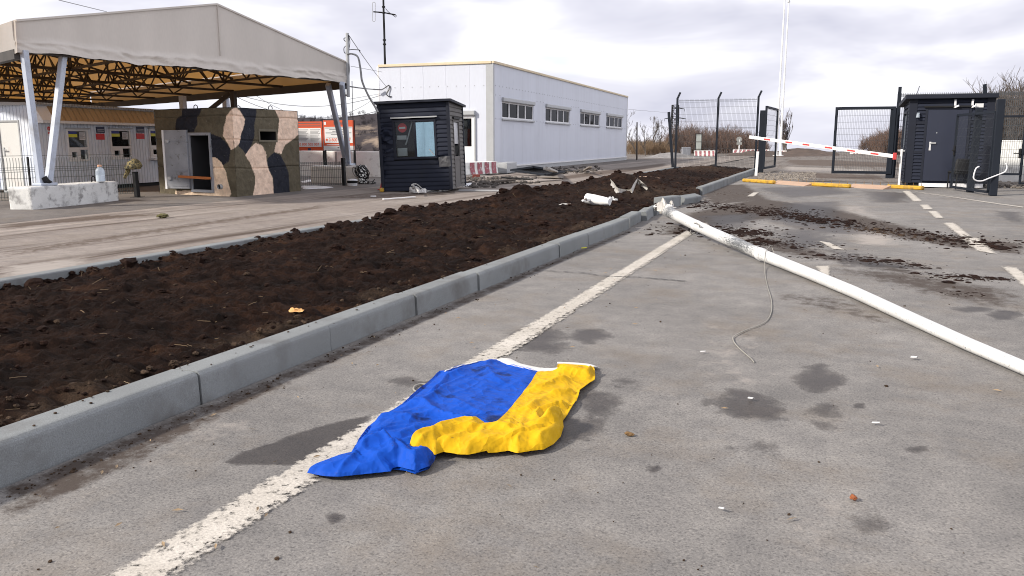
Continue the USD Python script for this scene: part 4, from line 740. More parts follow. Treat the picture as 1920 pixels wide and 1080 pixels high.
df = MB(); fl_.frame(df, du[0] - .06, du[1] + .08, DZ0 - .05, DZ1 + .05, .06, -.05, .035, .006); bu.part('door_frame', df, GREYDOOR)
# steel door standing open, hinged on the frame's left side
hx = fl_.p(du[1] + .05, 0, .04); dq = unit(ldir * .98 + fl_.n * .22); fd = Fr(hx, dq); fd.n = unit(np.cross(UZ, dq)); fd.n = fd.n if fd.n @ (EYE - hx) > 0 else -fd.n
dw = 0.62; dl = bu.part('door', fd.b(.02, dw, .16, 1.44, -.03, .03, .006), GREYDOOR, 'grey steel door standing open')
rb = MB()
for z in (.22, .55, .88, 1.2): fd.box(rb, .06, dw - .14, z, z + .02, .028, .04)
dl.sub('ribs', rb, GREYDOOR); hd = MB()
for z in (1.16, .35): fd.box(hd, dw - .14, dw - .05, z, z + .07, .03, .07, .01)
dl.sub('bolts', hd, GTRIM); dl.sub('edge_strip', fd.b(dw, dw + .05, .15, 1.44, -.04, .032), WTRIM)
pk = MB().bar(fl_.p(du[0] - .05, .41, .12), fl_.p(du[1] + .25, .43, .16), .12, .05, bev=.006); single('plank', pk, ORANGEM, 'orange brown plank across the bunker doorway', 'plank')
hp = MB().tube([at(415, 350, c0) + V(0, 0, 0), at(415, 350, c0) + fl_.n * .07], .055, 12, False); bu.part('pipe_stub', hp, CONC, 'dark pipe stub through the wall'); bu.part('pipe_bore', MB().tube([at(415, 350, c0) + fl_.n * .03, at(415, 350, c0) + fl_.n * .035], .05, 12), DARKIN)

# ------------------------------------------------------------------ white ticket booth under the canopy
b0 = G(78, 366); b1 = G(330, 346.8); wu = unit(b1 - b0); WL = np.linalg.norm(b1 - b0) + .3; WH = 2.05
wb = Thing('ticket_booth', 'white ribbed booth with three service windows under the canopy', 'booth', b0); fw_ = Fr(b0, wu); fw_.n = unit(np.cross(wu, UZ)); fs = Fr(b0, V(-1, .0, 0)); fs.n = V(0, -1, 0)
def rect(frm, x0, x1, y0, y1):
    xm, ym = (x0 + x1) / 2, (y0 + y1) / 2; return frm.px(x0, ym)[0], frm.px(x1, ym)[0], frm.px(xm, y1)[1], frm.px(xm, y0)[1]
wr = [rect(fw_, 125.6, 166, 242, 303), rect(fw_, 206.5, 245, 242, 299), rect(fw_, 280, 314, 242, 296)]
SW = 2.6; drr = rect(fs, 3, 41, 227, 363.5); drr = (drr[1], drr[0], .05, drr[3]) if drr[0] > drr[1] else (drr[0], drr[1], .05, drr[3])
rib = .105
for i in range(int(WL / rib) + 1):
    for mb in wall_pieces(fw_, i * rib, (i + 1) * rib - .012, .12, WH - .05, -.05, 0, [r for r in wr if r[1] > i * rib and r[0] < (i + 1) * rib], .004): wb.part('cladding_strip', mb, WBOOTH)
for i in range(int(SW / rib)):
    for mb in wall_pieces(fs, i * rib, (i + 1) * rib - .012, .10, WH - .02, -.05, 0, [drr] if drr[1] > i * rib and drr[0] < (i + 1) * rib else [], .004): wb.part('cladding_strip', mb, WBOOTH)
bkk = MB(); fw_.box(bkk, .0, WL, .12, WH - .06, -.08, -.055); wallk = wall_with_holes(fw_, MB(), 0.0, WL, .12, WH - .06, -.075, -.052, wr); wb.part('wall', wallk, WBOOTH); wb.part('wall', wall_with_holes(fs, MB(), .08, SW, .1, WH - .04, -.07, -.052, [drr]), WBOOTH)
wb.part('base_frame', fw_.b(0.05, WL, .03, .118, -.3, -.06), BLACKM)
ct = MB(); fw_.box(ct, -.012, .10, .02, WH + .02, .001, .014); fs.box(ct, -.0, .09, .02, WH, .001, .012); wb.part('corner_trim', ct, WTRIM)
# pitched fascia
e0, e1 = [fw_.px(100, y)[1] for y in (221, 222)]; zf0, zf1 = 1.66, 1.98
fa = MB()
for i in range(int(WL / .18) + 1):
    u = .35 + i * .18
    if u > WL: break
    a, b = fw_.p(u, zf0, .20), fw_.p(u + .165, zf0, .20); c, d = fw_.p(u + .165, zf1, .02), fw_.p(u, zf1, .02); fa.quad(a, b, c, d); fa.quad(b, fw_.p(u + .18, zf0, .192), fw_.p(u + .18, zf1, .013), c)
fa.quad(fw_.p(.35, zf0, .18), fw_.p(WL, zf0, .18), fw_.p(WL, zf0, .0), fw_.p(.35, zf0, .0)); wb.part('fascia', fa, TAN)
wb.part('eave_trim', fw_.b(.02, WL + .02, zf0 - .06, zf0 - .002, .001, .215), WTRIM); ev = MB(); ev.add([fw_.p(.02, zf0, .21), fw_.p(.02, zf0, .0), fw_.p(.02, zf1, .0), fw_.p(.36, zf0, .201), fw_.p(.36, zf1, .021)], [[0, 1, 2], [0, 2, 4], [0, 4, 3]]); wb.part('fascia_end', ev, WTRIM)
ro = MB()
for i in range(int(WL / .09) + 2): ro.bar(fw_.p(i * .09, zf1 + .05, .10), fw_.p(i * .09, zf1 + .10, -2.6), .05, .03)
fw_.box(ro, -.05, WL + .05, zf1 + .01, zf1 + .05, -2.6, .06); wb.part('roof', ro, GTRIM)
for i, r in enumerate(wr):
    u0, u1, z0, z1 = r; fm = MB(); zm = z0 + (z1 - z0) * .40; fw_.frame(fm, u0, u1, z0, z1, .05, -.03, .025, .006); fw_.box(fm, u0 + .05, u1 - .05, zm - .03, zm + .03, -.03, .022); um = u0 + (u1 - u0) * .52; fw_.box(fm, um - .03, um + .03, z0 + .05, zm - .03, -.03, .02); fw_.frame(fm, u0 + .05, um - .03, z0 + .05, zm - .03, .05, -.02, .03)
    w_ = wb.part('service_window', fm, WTRIM)
    for a in ((u0 + .05, u1 - .05, zm + .03, z1 - .05), (u0 + .1, um - .08, z0 + .1, zm - .08), (um + .03, u1 - .05, z0 + .05, zm - .03)): w_.sub('pane', fw_.b(*a, -.012, -.006), GLASS)
    w_.sub('hood', fw_.b(u0 - .03, u1 + .04, z1, z1 + .03, 0, .06), GTRIM); w_.sub('room_shade_panel', fw_.b(u0 - .02, u1 + .02, z0 - .05, z1 + .05, -.16, -.14), DARKIN)
    ww = u1 - u0; zt_ = z1 - .055
    w_.sub('blue_notice', fw_.b(u0 + .06, u0 + .06 + ww * .40, zt_ - .06, zt_, -.005, -.002), BLUEP); w_.sub('yellow_notice', fw_.b(u0 + .06, u0 + .06 + ww * .42, zt_ - .135, zt_ - .062, -.005, -.002), YELP); pp_ = w_.sub('white_notice', fw_.b(u1 - .06 - ww * .30, u1 - .07, zt_ - .20, zt_ - .02, -.005, -.002), PAPER)
    ink = MB()
    for q_ in range(7): fw_.box(ink, u1 - .05 - ww * .30, u1 - .09 - .03 * (q_ % 3), zt_ - .05 - q_ * .02, zt_ - .044 - q_ * .02, -.0018, -.0008)
    pp_.sub('print_lines', ink, INK)
    if i == 2: wb.part('shelf', fw_.b(u0 - .02, u1 + .14, z0 - .05, z0 - .01, 0, .14), WTRIM)
for x0, x1, y0, ym, y1 in [(180, 195.5, 238, 250, 262), (255.5, 270, 238, 249.5, 260.5)]:
    a = rect(fw_, x0, x1, y0, ym); b = rect(fw_, x0, x1, ym, y1); s_ = wb.part('sign_plate', fw_.b(a[0], a[1], a[2] + .01, a[3], .001, .012), NAVYP, 'dark blue plate above a red plate'); tx = MB()
    for q_ in range(2): fw_.box(tx, a[0] + .03, a[1] - .03, a[2] + .05 + q_ * .035, a[2] + .06 + q_ * .035, .0121, .0135)
    s_.sub('print_lines', tx, SIGNW); s_.sub('red_plate', fw_.b(b[0], b[1], b[2], b[3] - .008, .001, .012), REDP2)
a = rect(fw_, 88, 94.5, 236.5, 254); ns = wb.part('no_smoking_sign', fw_.b(*a, .001, .010), SIGNW, 'white plate with a red barred circle'); ri = MB(); c = fw_.p((a[0] + a[1]) / 2, (a[2] + a[3]) / 2 + .05, .012); rr_ = (a[1] - a[0]) * .36; th = np.linspace(0, 2 * math.pi, 19); ri.tube([c + fw_.u * rr_ * math.cos(q_) + UZ * rr_ * math.sin(q_) for q_ in th], .011, 5, False); ri.bar(c + (fw_.u - UZ) * rr_ * .7, c - (fw_.u - UZ) * rr_ * .7, .018, .008); ns.sub('barred_circle', ri, REDP2); ns.sub('print_line', fw_.b(a[0] + .02, a[1] - .02, a[2] + .03, a[2] + .08, .0101, .012), REDP2)
d_ = wb.part('door', fs.b(drr[0] + .02, drr[1] - .01, .06, drr[3] - .02, -.04, -.012, .006), WDOOR); df = MB(); fs.frame(df, drr[0] - .02, drr[1] + .02, .04, drr[3] + .02, .035, -.03, .012); d_.sub('door_frame', df, GTRIM)
hu = drr[1] - .10 if fs.px(15, 295)[0] > sum(drr[:2]) / 2 else drr[0] + .10; d_.sub('handle', fs.box(fs.b(hu - .02, hu + .02, .86, 1.06, -.012, .0, .004), hu - .11, hu + .01, .99, 1.01, .02, .035), GTRIM)

# ------------------------------------------------------------------ canopy on V legs
HE = 2.7; P0, P1, P2 = G(33, 96, HE), G(648, 154, HE), G(170, 196, HE); bd = P2 - P1; P3 = P0 + bd; gd = P1 - P0; GL = np.linalg.norm(gd); gu = unit(gd); gn = unit(np.cross(gu, UZ)); gf = Fr(P0, gu, gn)
ca = Thing('canopy', 'large gabled pale fabric canopy on steel legs', 'canopy', (P0[0], P0[1], 0))
PK, PZ, EZ = .515, 1.36, .50
def hem(u): return -.02 + .035 * np.sin(u * 2.1) * .4 + (fbm(np.stack([u * 3.1, 0 * u, 0 * u], -1), 3, 71) - .5) * .07
def top_z(u): t = u / GL; return np.where(t < PK, EZ + (PZ - EZ) * t / PK, PZ + (EZ - PZ) * (t - PK) / (1 - PK))
U_, S_ = np.meshgrid(np.linspace(-.07, GL + .03, 240), np.linspace(0, 1, 40)); Zb = hem(U_); Z_ = Zb + (top_z(U_) - Zb) * S_ ** 1.0
zz = Z_ - Zb; fold = np.exp(-((zz - .12) / .09) ** 2); D_ = .05 * np.clip(1 - zz / .26, 0, 1) + fold * (.12 * (fbm(np.stack([U_ * 3.4 + zz * 9, zz * 5, 0 * U_], -1), 3, 72) - .45)) + .012 * fbm(np.stack([U_ * 1.2, Z_ * .4, 0 * U_], -1), 3, 73)
D_ = D_ + .025 * np.exp(-((zz - .17) / .025) ** 2) * (.4 + fbm(np.stack([U_ * 2, 0 * U_, 0 * U_], -1), 2, 74))
P_ = P0 + gu * U_[..., None] + UZ * Z_[..., None] + gn * (D_[..., None] + .03); ca.part('gable', grid(P_[..., 0], P_[..., 1], P_[..., 2]), PVCV, smooth=True)
cp_ = MB().bar(gf.p(0, EZ, .03), gf.p(GL * PK, PZ, .03), .05, .035).bar(gf.p(GL * PK, PZ, .03), gf.p(GL, EZ, .03), .05, .035); ca.part('edge_cord', cp_, PVCV); ca.part('seam', MB().bar(gf.p(GL * PK, .3, .052), gf.p(GL * PK, PZ - .02, .05), .03, .012), PVCV)
def roofplane(a, b, c, d, name, n1=24, n2=40):
    s, t = np.meshgrid(np.linspace(0, 1, n1), np.linspace(0, 1, n2)); Q = ((a * (1 - s)[..., None] + b * s[..., None]) * (1 - t)[..., None] + (d * (1 - s)[..., None] + c * s[..., None]) * t[..., None]); Q[..., 2] += -.05 * np.sin(math.pi * s) * np.abs(np.sin(math.pi * t * 6)) ; ca.part(name, grid(Q[..., 0], Q[..., 1], Q[..., 2]), PVC, smooth=True)
pk0 = gf.p(GL * PK, PZ); roofplane(gf.p(0, EZ), pk0, pk0 + bd, P3 + UZ * EZ, 'roof_fabric'); roofplane(pk0, gf.p(GL, EZ), P2 + UZ * EZ, pk0 + bd, 'roof_fabric')
for a, b, nm in ((P0, P3, 'valance'), (P1, P2, 'valance')):
    n = 60; t_ = np.linspace(-.0085 if a is P0 else 0, 1, n); wob = (fbm(np.stack([t_ * 30, 0 * t_, 0 * t_ + a[0]], -1), 3, 75) - .5) * .08; S_, Q_ = np.meshgrid(t_, np.linspace(0, 1, 5)); base = a + (b - a) * S_[..., None]; base = base + UZ * ((wob[None] - .04) * (1 - Q_) + EZ * Q_)[..., None]; off = unit(np.cross(b - a, UZ)); sgn = 1 if nm == 'valance' and a is P1 else -1
    base = base + off * (.03 + .03 * (1 - Q_) * (fbm(np.stack([S_ * 40, Q_ * 2, 0 * Q_], -1), 2, 76)))[..., None] * sgn; ca.part(nm, grid(base[..., 0], base[..., 1], base[..., 2]), PVC, smooth=True)
bgq = MB(); bgq.add([P0 + bd, gf.p(0, EZ) + bd, pk0 + bd, gf.p(GL, EZ) + bd, P2], [[0, 1, 2], [0, 2, 4], [2, 3, 4]]); ca.part('gable', bgq, PVC, 'far gable')
# steel under it: trusses along the gable, beams round the edge
for i in range(7):
    o = bd * (i / 6 * .96 + .012); tr = MB(); c_ = .06
    tr.bar(P0 + o + V(0, 0, .03), P1 + o + V(0, 0, .03), c_, c_)
    N = 12; top = [gf.p(GL * j / N, float(top_z(np.array(GL * j / N))) - .10) + o for j in range(N + 1)]; bot = [gf.p(GL * j / N, .03) + o for j in range(N + 1)]
    for j in range(N):
        tr.bar(top[j], top[j + 1], .055, .055); tr.bar(bot[j], top[j + 1], .035, .035) if j % 2 else tr.bar(top[j], bot[j + 1], .035, .035)
        if j % 3 == 0 and j: tr.bar(bot[j], top[j], .035)
    ca.part('truss', tr, RUST)
for t_ in (.25, PK, .76):
    tr = MB(); a = gf.p(GL * t_, .05); zt_ = float(top_z(np.array(GL * t_))) - .14; N = 18
    tr.bar(a, a + bd, .05); tr.bar(a + UZ * zt_ - UZ * .05, a + UZ * (zt_ - .05) + bd, .045)
    for j in range(N): tr.bar(a + bd * (j / N) + (UZ * (zt_ - .05) if j % 2 else 0), a + bd * ((j + 1) / N) + (0 if j % 2 else UZ * (zt_ - .05)), .03)
    ca.part('cross_truss', tr, RUST)
ca.part('edge_beam', MB().bar(P1 - UZ * .07, P2 - UZ * .07, .12, .20), BEAM); ca.part('edge_beam', MB().bar(P0 - UZ * .05, P3 - UZ * .05, .12, .16), BEAM); ca.part('edge_beam', MB().bar(P0 + gu * .1 + UZ * .04, P1 - gu * .1 + UZ * .04, .08, .12), RUST); ca.part('edge_beam', MB().bar(P3 + UZ * .0, P2 + UZ * .0, .12, .2), BEAM)
XB = -12.95
for (xt, yt), (xb, yb) in (((45, 95), (77, 344)), ((119, 106), (90, 338))): a, b = onX(xt, yt, XB), onX(xb, yb, XB); b[2] = .44; a[2] = HE + .02; ca.part('leg', MB().bar(b, a, .105, .105, (1, 0, 0), .008), LEGM)
cbase = G(632, 345); cbase = cbase + V(.05, .35, 0)
for (xt, yt), (xb, yb) in (((615, 158), (650, 308)), ((641, 156), (654, 306))):
    a = G(xt, yt, HE - .05); b = at(xb, yb, cbase); ca.part('leg', MB().bar(b, a, .12, .12, (1, 0, 0), .01), LEGM)
ca.part('foot_plate', MB().box(at(653, 308, cbase) + V(0, 0, .0), (.3, .3, .05), bev=.01), LEGM); ca.part('foot_plate', MB().box(onX(84, 343, XB) * V(1, 1, 0) + V(0, 0, .44), (.24, .34, .05), bev=.01), LEGM)
sk = MB().tube(spline([onX(82, 332, XB + .06), onX(88, 340, XB + .08), onX(94, 344, XB + .05)], 4), .05, 8); ca.part('foot_joint', sk, BLACKM)
for p in ((437, 172), (190, 192)): a = G(*p, HE - .15); ca.part('back_leg', MB().bar(V(a[0], a[1], 0), a, .13, .13), BEAM)
a = G(432, 175, HE - .15); b = at(388, 210, a); ca.part('brace', MB().bar(a, b, .11, .11), BEAM)
for x in (342, 423): a = G(x, 180, HE - .1); ca.part('back_leg', MB().bar(V(a[0], a[1], 0), a, .16, .16), LEGM)
ca.part('down_pipe', MB().tube([at(652, 153, P1), at(652, 178, P1), at(641, 179, P1)], .035, 6), GTRIM)
up_ = Thing('utility_pipe', 'thin steel pole with tangled wires at the canopy corner', 'pole', (P1[0], P1[1], 0))
q = P1 + gn * .16; up_.part('pipe', MB().tube([at(653, 182, q), at(651, 62, q)], .045, 8), GTRIM); up_.part('wire_bundle', MB().tube(spline([at(*p, q) for p in [(652, 150), (653, 128), (651, 100), (652, 66)]], 5), .04, 6), CABLE)
for pts in ([(651, 70), (645, 72), (646, 76), (651, 80)], [(651, 84), (645, 90), (646, 99), (650, 99)], [(651, 94), (660, 93), (674, 94), (674, 98)], [(654, 66), (656, 80), (653, 100)]): up_.part('loose_wire', MB().tube(spline([at(*p, q) for p in pts], 6), .010, 4), CABLE)
ww = Thing('overhead_wire', 'thick black cable drooping from the steel pole to the dark kiosk', 'cable', q); ww.part('cable', MB().tube(spline([at(*p, q * (1 - .05 * i)) for i, p in enumerate([(652, 102), (660, 101), (671, 107), (676, 130), (679, 152), (690, 178), (703, 200), (709, 212)])], 8), .022, 6), CABLE)
def wire(p, dp, q_, dq_, sag, label, r=.010):
    a = EYE + ray(*p) / (ray(*p) @ FH) * dp; b = EYE + ray(*q_) / (ray(*q_) @ FH) * dq_; t_ = np.linspace(0, 1, 24)[:, None]; P_ = a + (b - a) * t_ - UZ * sag * 4 * t_ * (1 - t_); single('overhead_wire', MB().tube(P_, r, 4), CABLE, label, 'cable')
dB = float((P1 - EYE) @ FH)
wire((654, 66), dB, (724, 162), 30, .05, 'taut wire slanting from the steel pole down to the white building')
wire((655, 162), dB, (716, 168), 30, .02, 'wire running level from the canopy corner to the building bracket', .018)
wire((658, 124), dB, (716, 135), 30, .0, 'faint thin wire just above the level one', .006)
wire((430, 172), 32, (716, 178), 34, .5, 'upper sagging wire below the canopy edge'); wire((440, 180), 32, (716, 205), 34, .6, 'lower sagging wire below the canopy edge'); wire((470, 172), 33, (700, 186), 36, .9, 'looped wire drooping below the canopy edge', .008); wire((655, 186), 24, (712, 176), 31, .0, 'thin wire rising from the canopy leg to the building', .007)
wire((110, 0), 18, (200, 22), 22, .0, 'single wire crossing the sky over the canopy', .007); wire((1178, 205), 66, (1272, 213), 160, .0, 'distant wire right of the white building', .011)
wire((660, 152), dB, (664, 308), dB, 0, 'thin vertical wire hanging down past the right orange board', .010)

# ------------------------------------------------------------------ concrete block, jug, cap, low fences, wall and boards on the left
def rough_block(c, size, R, seed, bev=.03, amp=.018, step=.05):
    """A concrete block with worn edges and a rough skin."""
    b = trimesh.creation.box(extents=size); b = b.subdivide_to_size(step); v = np.array(b.vertices); f = np.array(b.faces); h = np.array(size) / 2
    inner = np.clip(v, -(h - bev), h - bev); d = v - inner; n = np.linalg.norm(d, axis=1, keepdims=True); v = np.where(n > bev, inner + d / np.maximum(n, 1e-9) * bev, v)
    k = fbm(v * 9 + seed, 4, seed) - .5; e = np.exp(-np.min(np.sort(np.abs(h - np.abs(v)), 1)[:, 1:2], axis=1) / .05); v = v * (1 - (amp * 1.2 * (np.abs(k) + .6 * e * (k > .05)))[:, None] / np.maximum(np.linalg.norm(v, axis=1)[:, None], .2)); v = v + (unit3(v / h) * (k * amp)[:, None])
    return v @ np.asarray(R).T + V(*c), f
k0, k1, k2 = G(34, 395.5), G(61.7, 396.5), G(224.6, 378.4); bdir = unit(k2 - k1); blen = np.linalg.norm(k2 - k1); bR = np.stack([bdir, np.cross(UZ, bdir), UZ], 1)
bc = k1 + bdir * blen / 2 + np.cross(UZ, bdir) * .23 + UZ * .205; v, f = rough_block(bc, (blen, .46, .42), bR, 5)
lo = (v[:, 2] - .0) / .42; v = v - (np.cross(UZ, bdir)) * 0
single('concrete_block', (v, f), WCONC, 'long whitewashed concrete block carrying the two near canopy legs', 'concrete block', smooth=40)
lp = at(175, 338, bc); single('lifting_loop', MB().tube(spline([lp + V(0, -.04, -.03), lp + V(0, -.03, .06), lp + V(0, .03, .06), lp + V(0, .04, -.03)], 5), .011, 6), BLACKM, 'small iron loop on top of the whitewashed block', 'loop')
jp = at(189, 339.5, k1 + bdir * blen * .78 + np.cross(UZ, bdir) * .23); jp[2] = .42
ju = Thing('plastic_jug', 'clear plastic jug half full of white liquid on the concrete block', 'jug', jp)
def lathe(c, prof, n=18):
    th = np.linspace(0, 2 * math.pi, n + 1)[:-1]; v = np.array([[r * math.cos(t), r * math.sin(t), z] for r, z in prof for t in th]) + c; f = []
    for i in range(len(prof) - 1):
        for j in range(n): a, b = i * n + j, i * n + (j + 1) % n; f.append([a, b, b + n, a + n])
    return v, np.array(f)
ju.part('body', lathe(jp, [(.0, .0), (.075, .002), (.083, .02), (.083, .19), (.08, .22), (.06, .255), (.03, .28), (.03, .30)]), usdkit.material(stage, LK + 'jug_plastic', {'t': ('transparent_bsdf', {'color': (.8, .85, .9)}), 'd': ('principled_bsdf', {'base_color': (.6, .66, .72), 'roughness': .2}), 'm': ('mix_closure', {'fac': .38})}, [('t.BSDF', 'm.closure1'), ('d.BSDF', 'm.closure2')], surface='m.closure'), smooth=True)
ju.part('milky_liquid', lathe(jp, [(.0, .004), (.076, .006), (.079, .02), (.079, .125), (0, .128)]), mat('milky_white', (.72, .73, .74), .3, .03, 5.0), smooth=40); ju.part('lid', lathe(jp, [(.035, .285), (.042, .29), (.042, .315), (.03, .325), (0, .325)]), mat('pale_orange_lid', (.52, .30, .20), .5, .1, 9.0), smooth=40)
cpost = G(258, 372); cd = MB().bar(cpost, at(253, 322, cpost), .09, .09, (1, 0, 0), .006); cd.box(cpost + V(0, 0, .02), (.22, .2, .03), bev=.006)
single('fence_post', cd, BLACKM, 'black post under the camouflage cap', 'post')
cq = at(251, 322, cpost); t_ = trimesh.creation.icosphere(subdivisions=3); v = np.array(t_.vertices); v[:, 2] = np.where(v[:, 2] < -.2, -.2 + .15 * (v[:, 2] + .2), v[:, 2]); v = v * V(.16, .14, .17); v = v * (1 + .22 * (fbm(v * 14, 3, 8) - .5))[:, None]; v[:, 0] += np.where(v[:, 2] > 0, .02, -.015) ; R_ = np.stack([RT, FH, UZ], 1)
CAPM = usdkit.material(stage, LK + 'camouflage_cloth', {'g': ('geometry', {}), 'n': ('noise_texture', {'scale': 22.0, 'detail': 3.0}), 'r': ('rgb_ramp', {'ramp': [(.40, (.03, .03, .022)), (.46, (.16, .13, .06)), (.55, (.30, .24, .11)), (.62, (.07, .07, .03))], 'interpolate': False}), 'p': ('principled_bsdf', {'roughness': .9})}, [('g.position', 'n.vector'), ('n.fac', 'r.fac'), ('r.color', 'p.base_color')], surface='p.BSDF')
ch_ = Thing('camouflage_cap', 'camouflage cloth cap hung over a black post', 'cap', cq); ch_.part('crown', (v @ R_.T + cq + UZ * .10, np.array(t_.faces)), CAPM, smooth=True)
fl2 = MB(); a_ = np.linspace(0, 1, 9); L_ = [cq - RT * (.13 + .05 * q - .0) + UZ * (.10 - .24 * q) + FH * .05 * math.sin(q * 5) for q in a_]; fl2.tube(L_, np.linspace(.06, .03, 9), 7); ch_.part('ear_flap', fl2, CAPM, smooth=40)

def mesh_panel(a, b, z0, z1, dx=.05, dz=.2, r=.004, kinks=()):
    """A welded mesh panel between two ground points as thin square wires."""
    a, b = V(*a), V(*b); L = np.linalg.norm((b - a)[:2]); d = unit(V(b[0] - a[0], b[1] - a[1], 0)); nrm = V(-d[1], d[0], 0); mb = MB(); V_, F_ = [], []
    def add(p, q, rr):
        e1 = nrm; e2 = np.cross(unit(q - p), nrm); k = len(V_) * 8; V_.append(np.array([p + rr * (s * e1 + t * e2) for s, t in ((-1, -1), (1, -1), (1, 1), (-1, 1))] + [q + rr * (s * e1 + t * e2) for s, t in ((-1, -1), (1, -1), (1, 1), (-1, 1))])); F_.append(np.array([[0, 1, 5, 4], [1, 2, 6, 5], [2, 3, 7, 6], [3, 0, 4, 7]]) + k)
    for u in np.arange(0, L + .001, dx):
        o = a + d * u; add(V(o[0], o[1], z0), V(o[0], o[1], z1), r)
    for z in list(np.arange(z0, z1 + .001, dz)) + list(kinks): add(V(a[0], a[1], z) + nrm * r * 2, V(b[0], b[1], z) + nrm * r * 2, r * 1.2)
    return mb.add(np.vstack(V_), np.vstack(F_))
# low green fences
f0 = G(0, 385); f0 = onY(-40, 385, 11.5); fa_, fb_ = V(-14.55, 9.2, 0), V(-13.85, 13.55, 0)
lf1 = Thing('low_fence', 'low wire mesh fence in front of the white ticket booth', 'fence', fa_); fx = fa_ + (fb_ - fa_) * .5
for p, q in ((fa_, fx), (fx, fb_)): lf1.part('mesh_panel', mesh_panel(p, q, .1, .88, .055, .2, .003, (.92, .16, .62, .66)), mat('green_black_wire', (.03, .045, .042), .5, .1, 5.0))
lf1.part('post', MB().bar(fx, fx + UZ * .9, .03), BLACKM)
g0, g1, g2 = G(556, 352), G(646, 349.5), G(712, 340); lf2 = Thing('low_fence', 'low wire mesh fence between the bunker and the dark kiosk', 'fence', g0)
GW = mat('green_black_wire', (.03, .045, .042), .5)
lf2.part('mesh_panel', mesh_panel(g0, g1, .05, .66, .05, .2, .004, (.58, .62)), GW); lf2.part('post', MB().bar(g1, at(643, 296, g1), .10, .08, (1, 0, 0), .006), BLACKM)
# white wall of slabs
wy = 24.6; ws = Thing('slab_wall', 'whitewashed concrete wall below the brown hill', 'wall', (-16, wy, 0)); wt = at(640, 283, V(-15.5, wy, 0))[2]
for i, (x0, x1) in enumerate(((-19.5, -17.4), (-17.38, -15.2), (-15.18, -13.9), (-13.88, -13.0))):
    v, f = rough_block(((x0 + x1) / 2, wy, wt / 2 - .1), (x1 - x0 - .02, .22, wt + .2), np.eye(3), 11 + i, .02, .012, .12); ws.part('wall_slab', (v, f), WWALL, smooth=35)
v, f = rough_block(cbase + V(-.2, .0, .22), (1.55, .55, .58), rotz(.12), 23, .04, .02, .06); single('concrete_block', (v, f), WWALL, 'whitewashed concrete block under the far pair of canopy legs', 'concrete block', smooth=40)
# orange information boards
bY = 23.6
for (x0, x1, yt, yb, lbl, kind) in ((556, 604.5, 228, 282.5, 'left orange information board half hidden by the bunker', 0), (606.5, 663.5, 225.5, 281.5, 'right orange information board crossed by the canopy legs', 1)):
    a, b = onY(x0, (yt + yb) / 2, bY), onY(x1, (yt + yb) / 2, bY); zt, zb = onY((x0 + x1) / 2, yt, bY)[2], onY((x0 + x1) / 2, yb, bY)[2]; fr_ = Fr((a[0], bY, 0), (1, 0, 0), (0, -1, 0)); Wd = b[0] - a[0]; hgt = zt - zb
    o = Thing('information_board', lbl, 'sign', (a[0], bY, 0), None)
    o.part('board', fr_.b(0, Wd, zb, zt, -.03, 0, .004), SIGNO); o.part('sheet', fr_.b(.05, Wd - .05, zb + hgt * (.13 if not kind else .24), zt - hgt * .22, .0005, .004), SIGNW)
    if kind: o.part('sheet', fr_.b(.0, Wd, zb, zb + hgt * .145, .0005, .004), SIGNW)
    tx = MB()
    if not kind:
        for c0_, c1_ in ((.06, .46), (.54, .92)):
            for q_ in range(9): fr_.box(tx, Wd * c0_, Wd * (c1_ - .08 * ((q_ * 7) % 3) / 2), zt - hgt * (.29 + .045 * q_ + (.02 if q_ > 4 else 0)), zt - hgt * (.275 + .045 * q_ + (.02 if q_ > 4 else 0)), .0041, .0055)
        for q_ in range(2): fr_.box(tx, Wd * .08, Wd * .94, zt - hgt * (.07 + .09 * q_), zt - hgt * (.045 + .09 * q_), .0005, .002)
        o.part('phone_number', fr_.text('0 800 302 007', hgt * .085, Wd * .10, zb + hgt * .18, .0041, Wd * .76, True), INKR); nb_ = o.part('emblem', fr_.b(Wd * .42, Wd * .54, zb + .01, zb + hgt * .09, .0005, .003), NAVYP)
    else:
        for q_, (l_, r_) in enumerate(((.06, .94), (.2, .8), (.3, .7), (.08, .92), (.25, .75))): fr_.box(tx, Wd * l_, Wd * r_, zt - hgt * (.265 + .055 * q_), zt - hgt * (.245 + .055 * q_), .0041, .0055)
        fr_.box(tx, Wd * .1, Wd * .9, zt - hgt * .57, zt - hgt * .563, .0041, .0055)
        o.part('phone_number', fr_.text('0 800 302 007', hgt * .10, Wd * .17, zb + hgt * .30, .0041, Wd * .72, True), INKR); c = fr_.p(Wd * .11, zb + hgt * .35, .003); o.part('phone_badge', MB().tube([c, c + V(0, -.004, 0)], .04, 14), INKR)
        o.part('heading', fr_.text('УВАГА!', hgt * .09, Wd * .34, zt - hgt * .15, .0005, Wd * .30, True), INK); o.part('emblem', fr_.b(Wd * .03, Wd * .10, zt - hgt * .15, zt - hgt * .05, .0005, .003), SIGNW); fr_.box(tx, Wd * .46, Wd * .51, zb + hgt * .07, zb + hgt * .10, .0041, .0055); o.part('footer_text', fr_.b(Wd * .10, Wd * .56, zb + hgt * .17, zb + hgt * .195, .0005, .002), SIGNW)
    o.part('print_lines', tx, INK)
    for u in ((Wd - .01,) if not kind else (.03, Wd - .01)): o.part('post', MB().bar(fr_.p(u, 0, -.05), fr_.p(u, zb, -.05) if not kind else fr_.p(u, zt, -.05), .04), BLACKM)
ba, bb = onY(607, 313, bY - .25), onY(638, 311.5, bY - .25); bn = Thing('narrow_bench', 'narrow board bench on thin rods before the white wall', 'bench', (ba[0], ba[1], 0)); bn.part('board', MB().bar(ba, bb, .2, .04, bev=.006), CLUTTER); bn.part('rod', MB().bar(at(630, 285, bb), at(630, 311, bb), .025), BLACKM); bn.part('rod', MB().bar(at(608, 283, ba), at(608, 312, ba), .04), BLACKM)
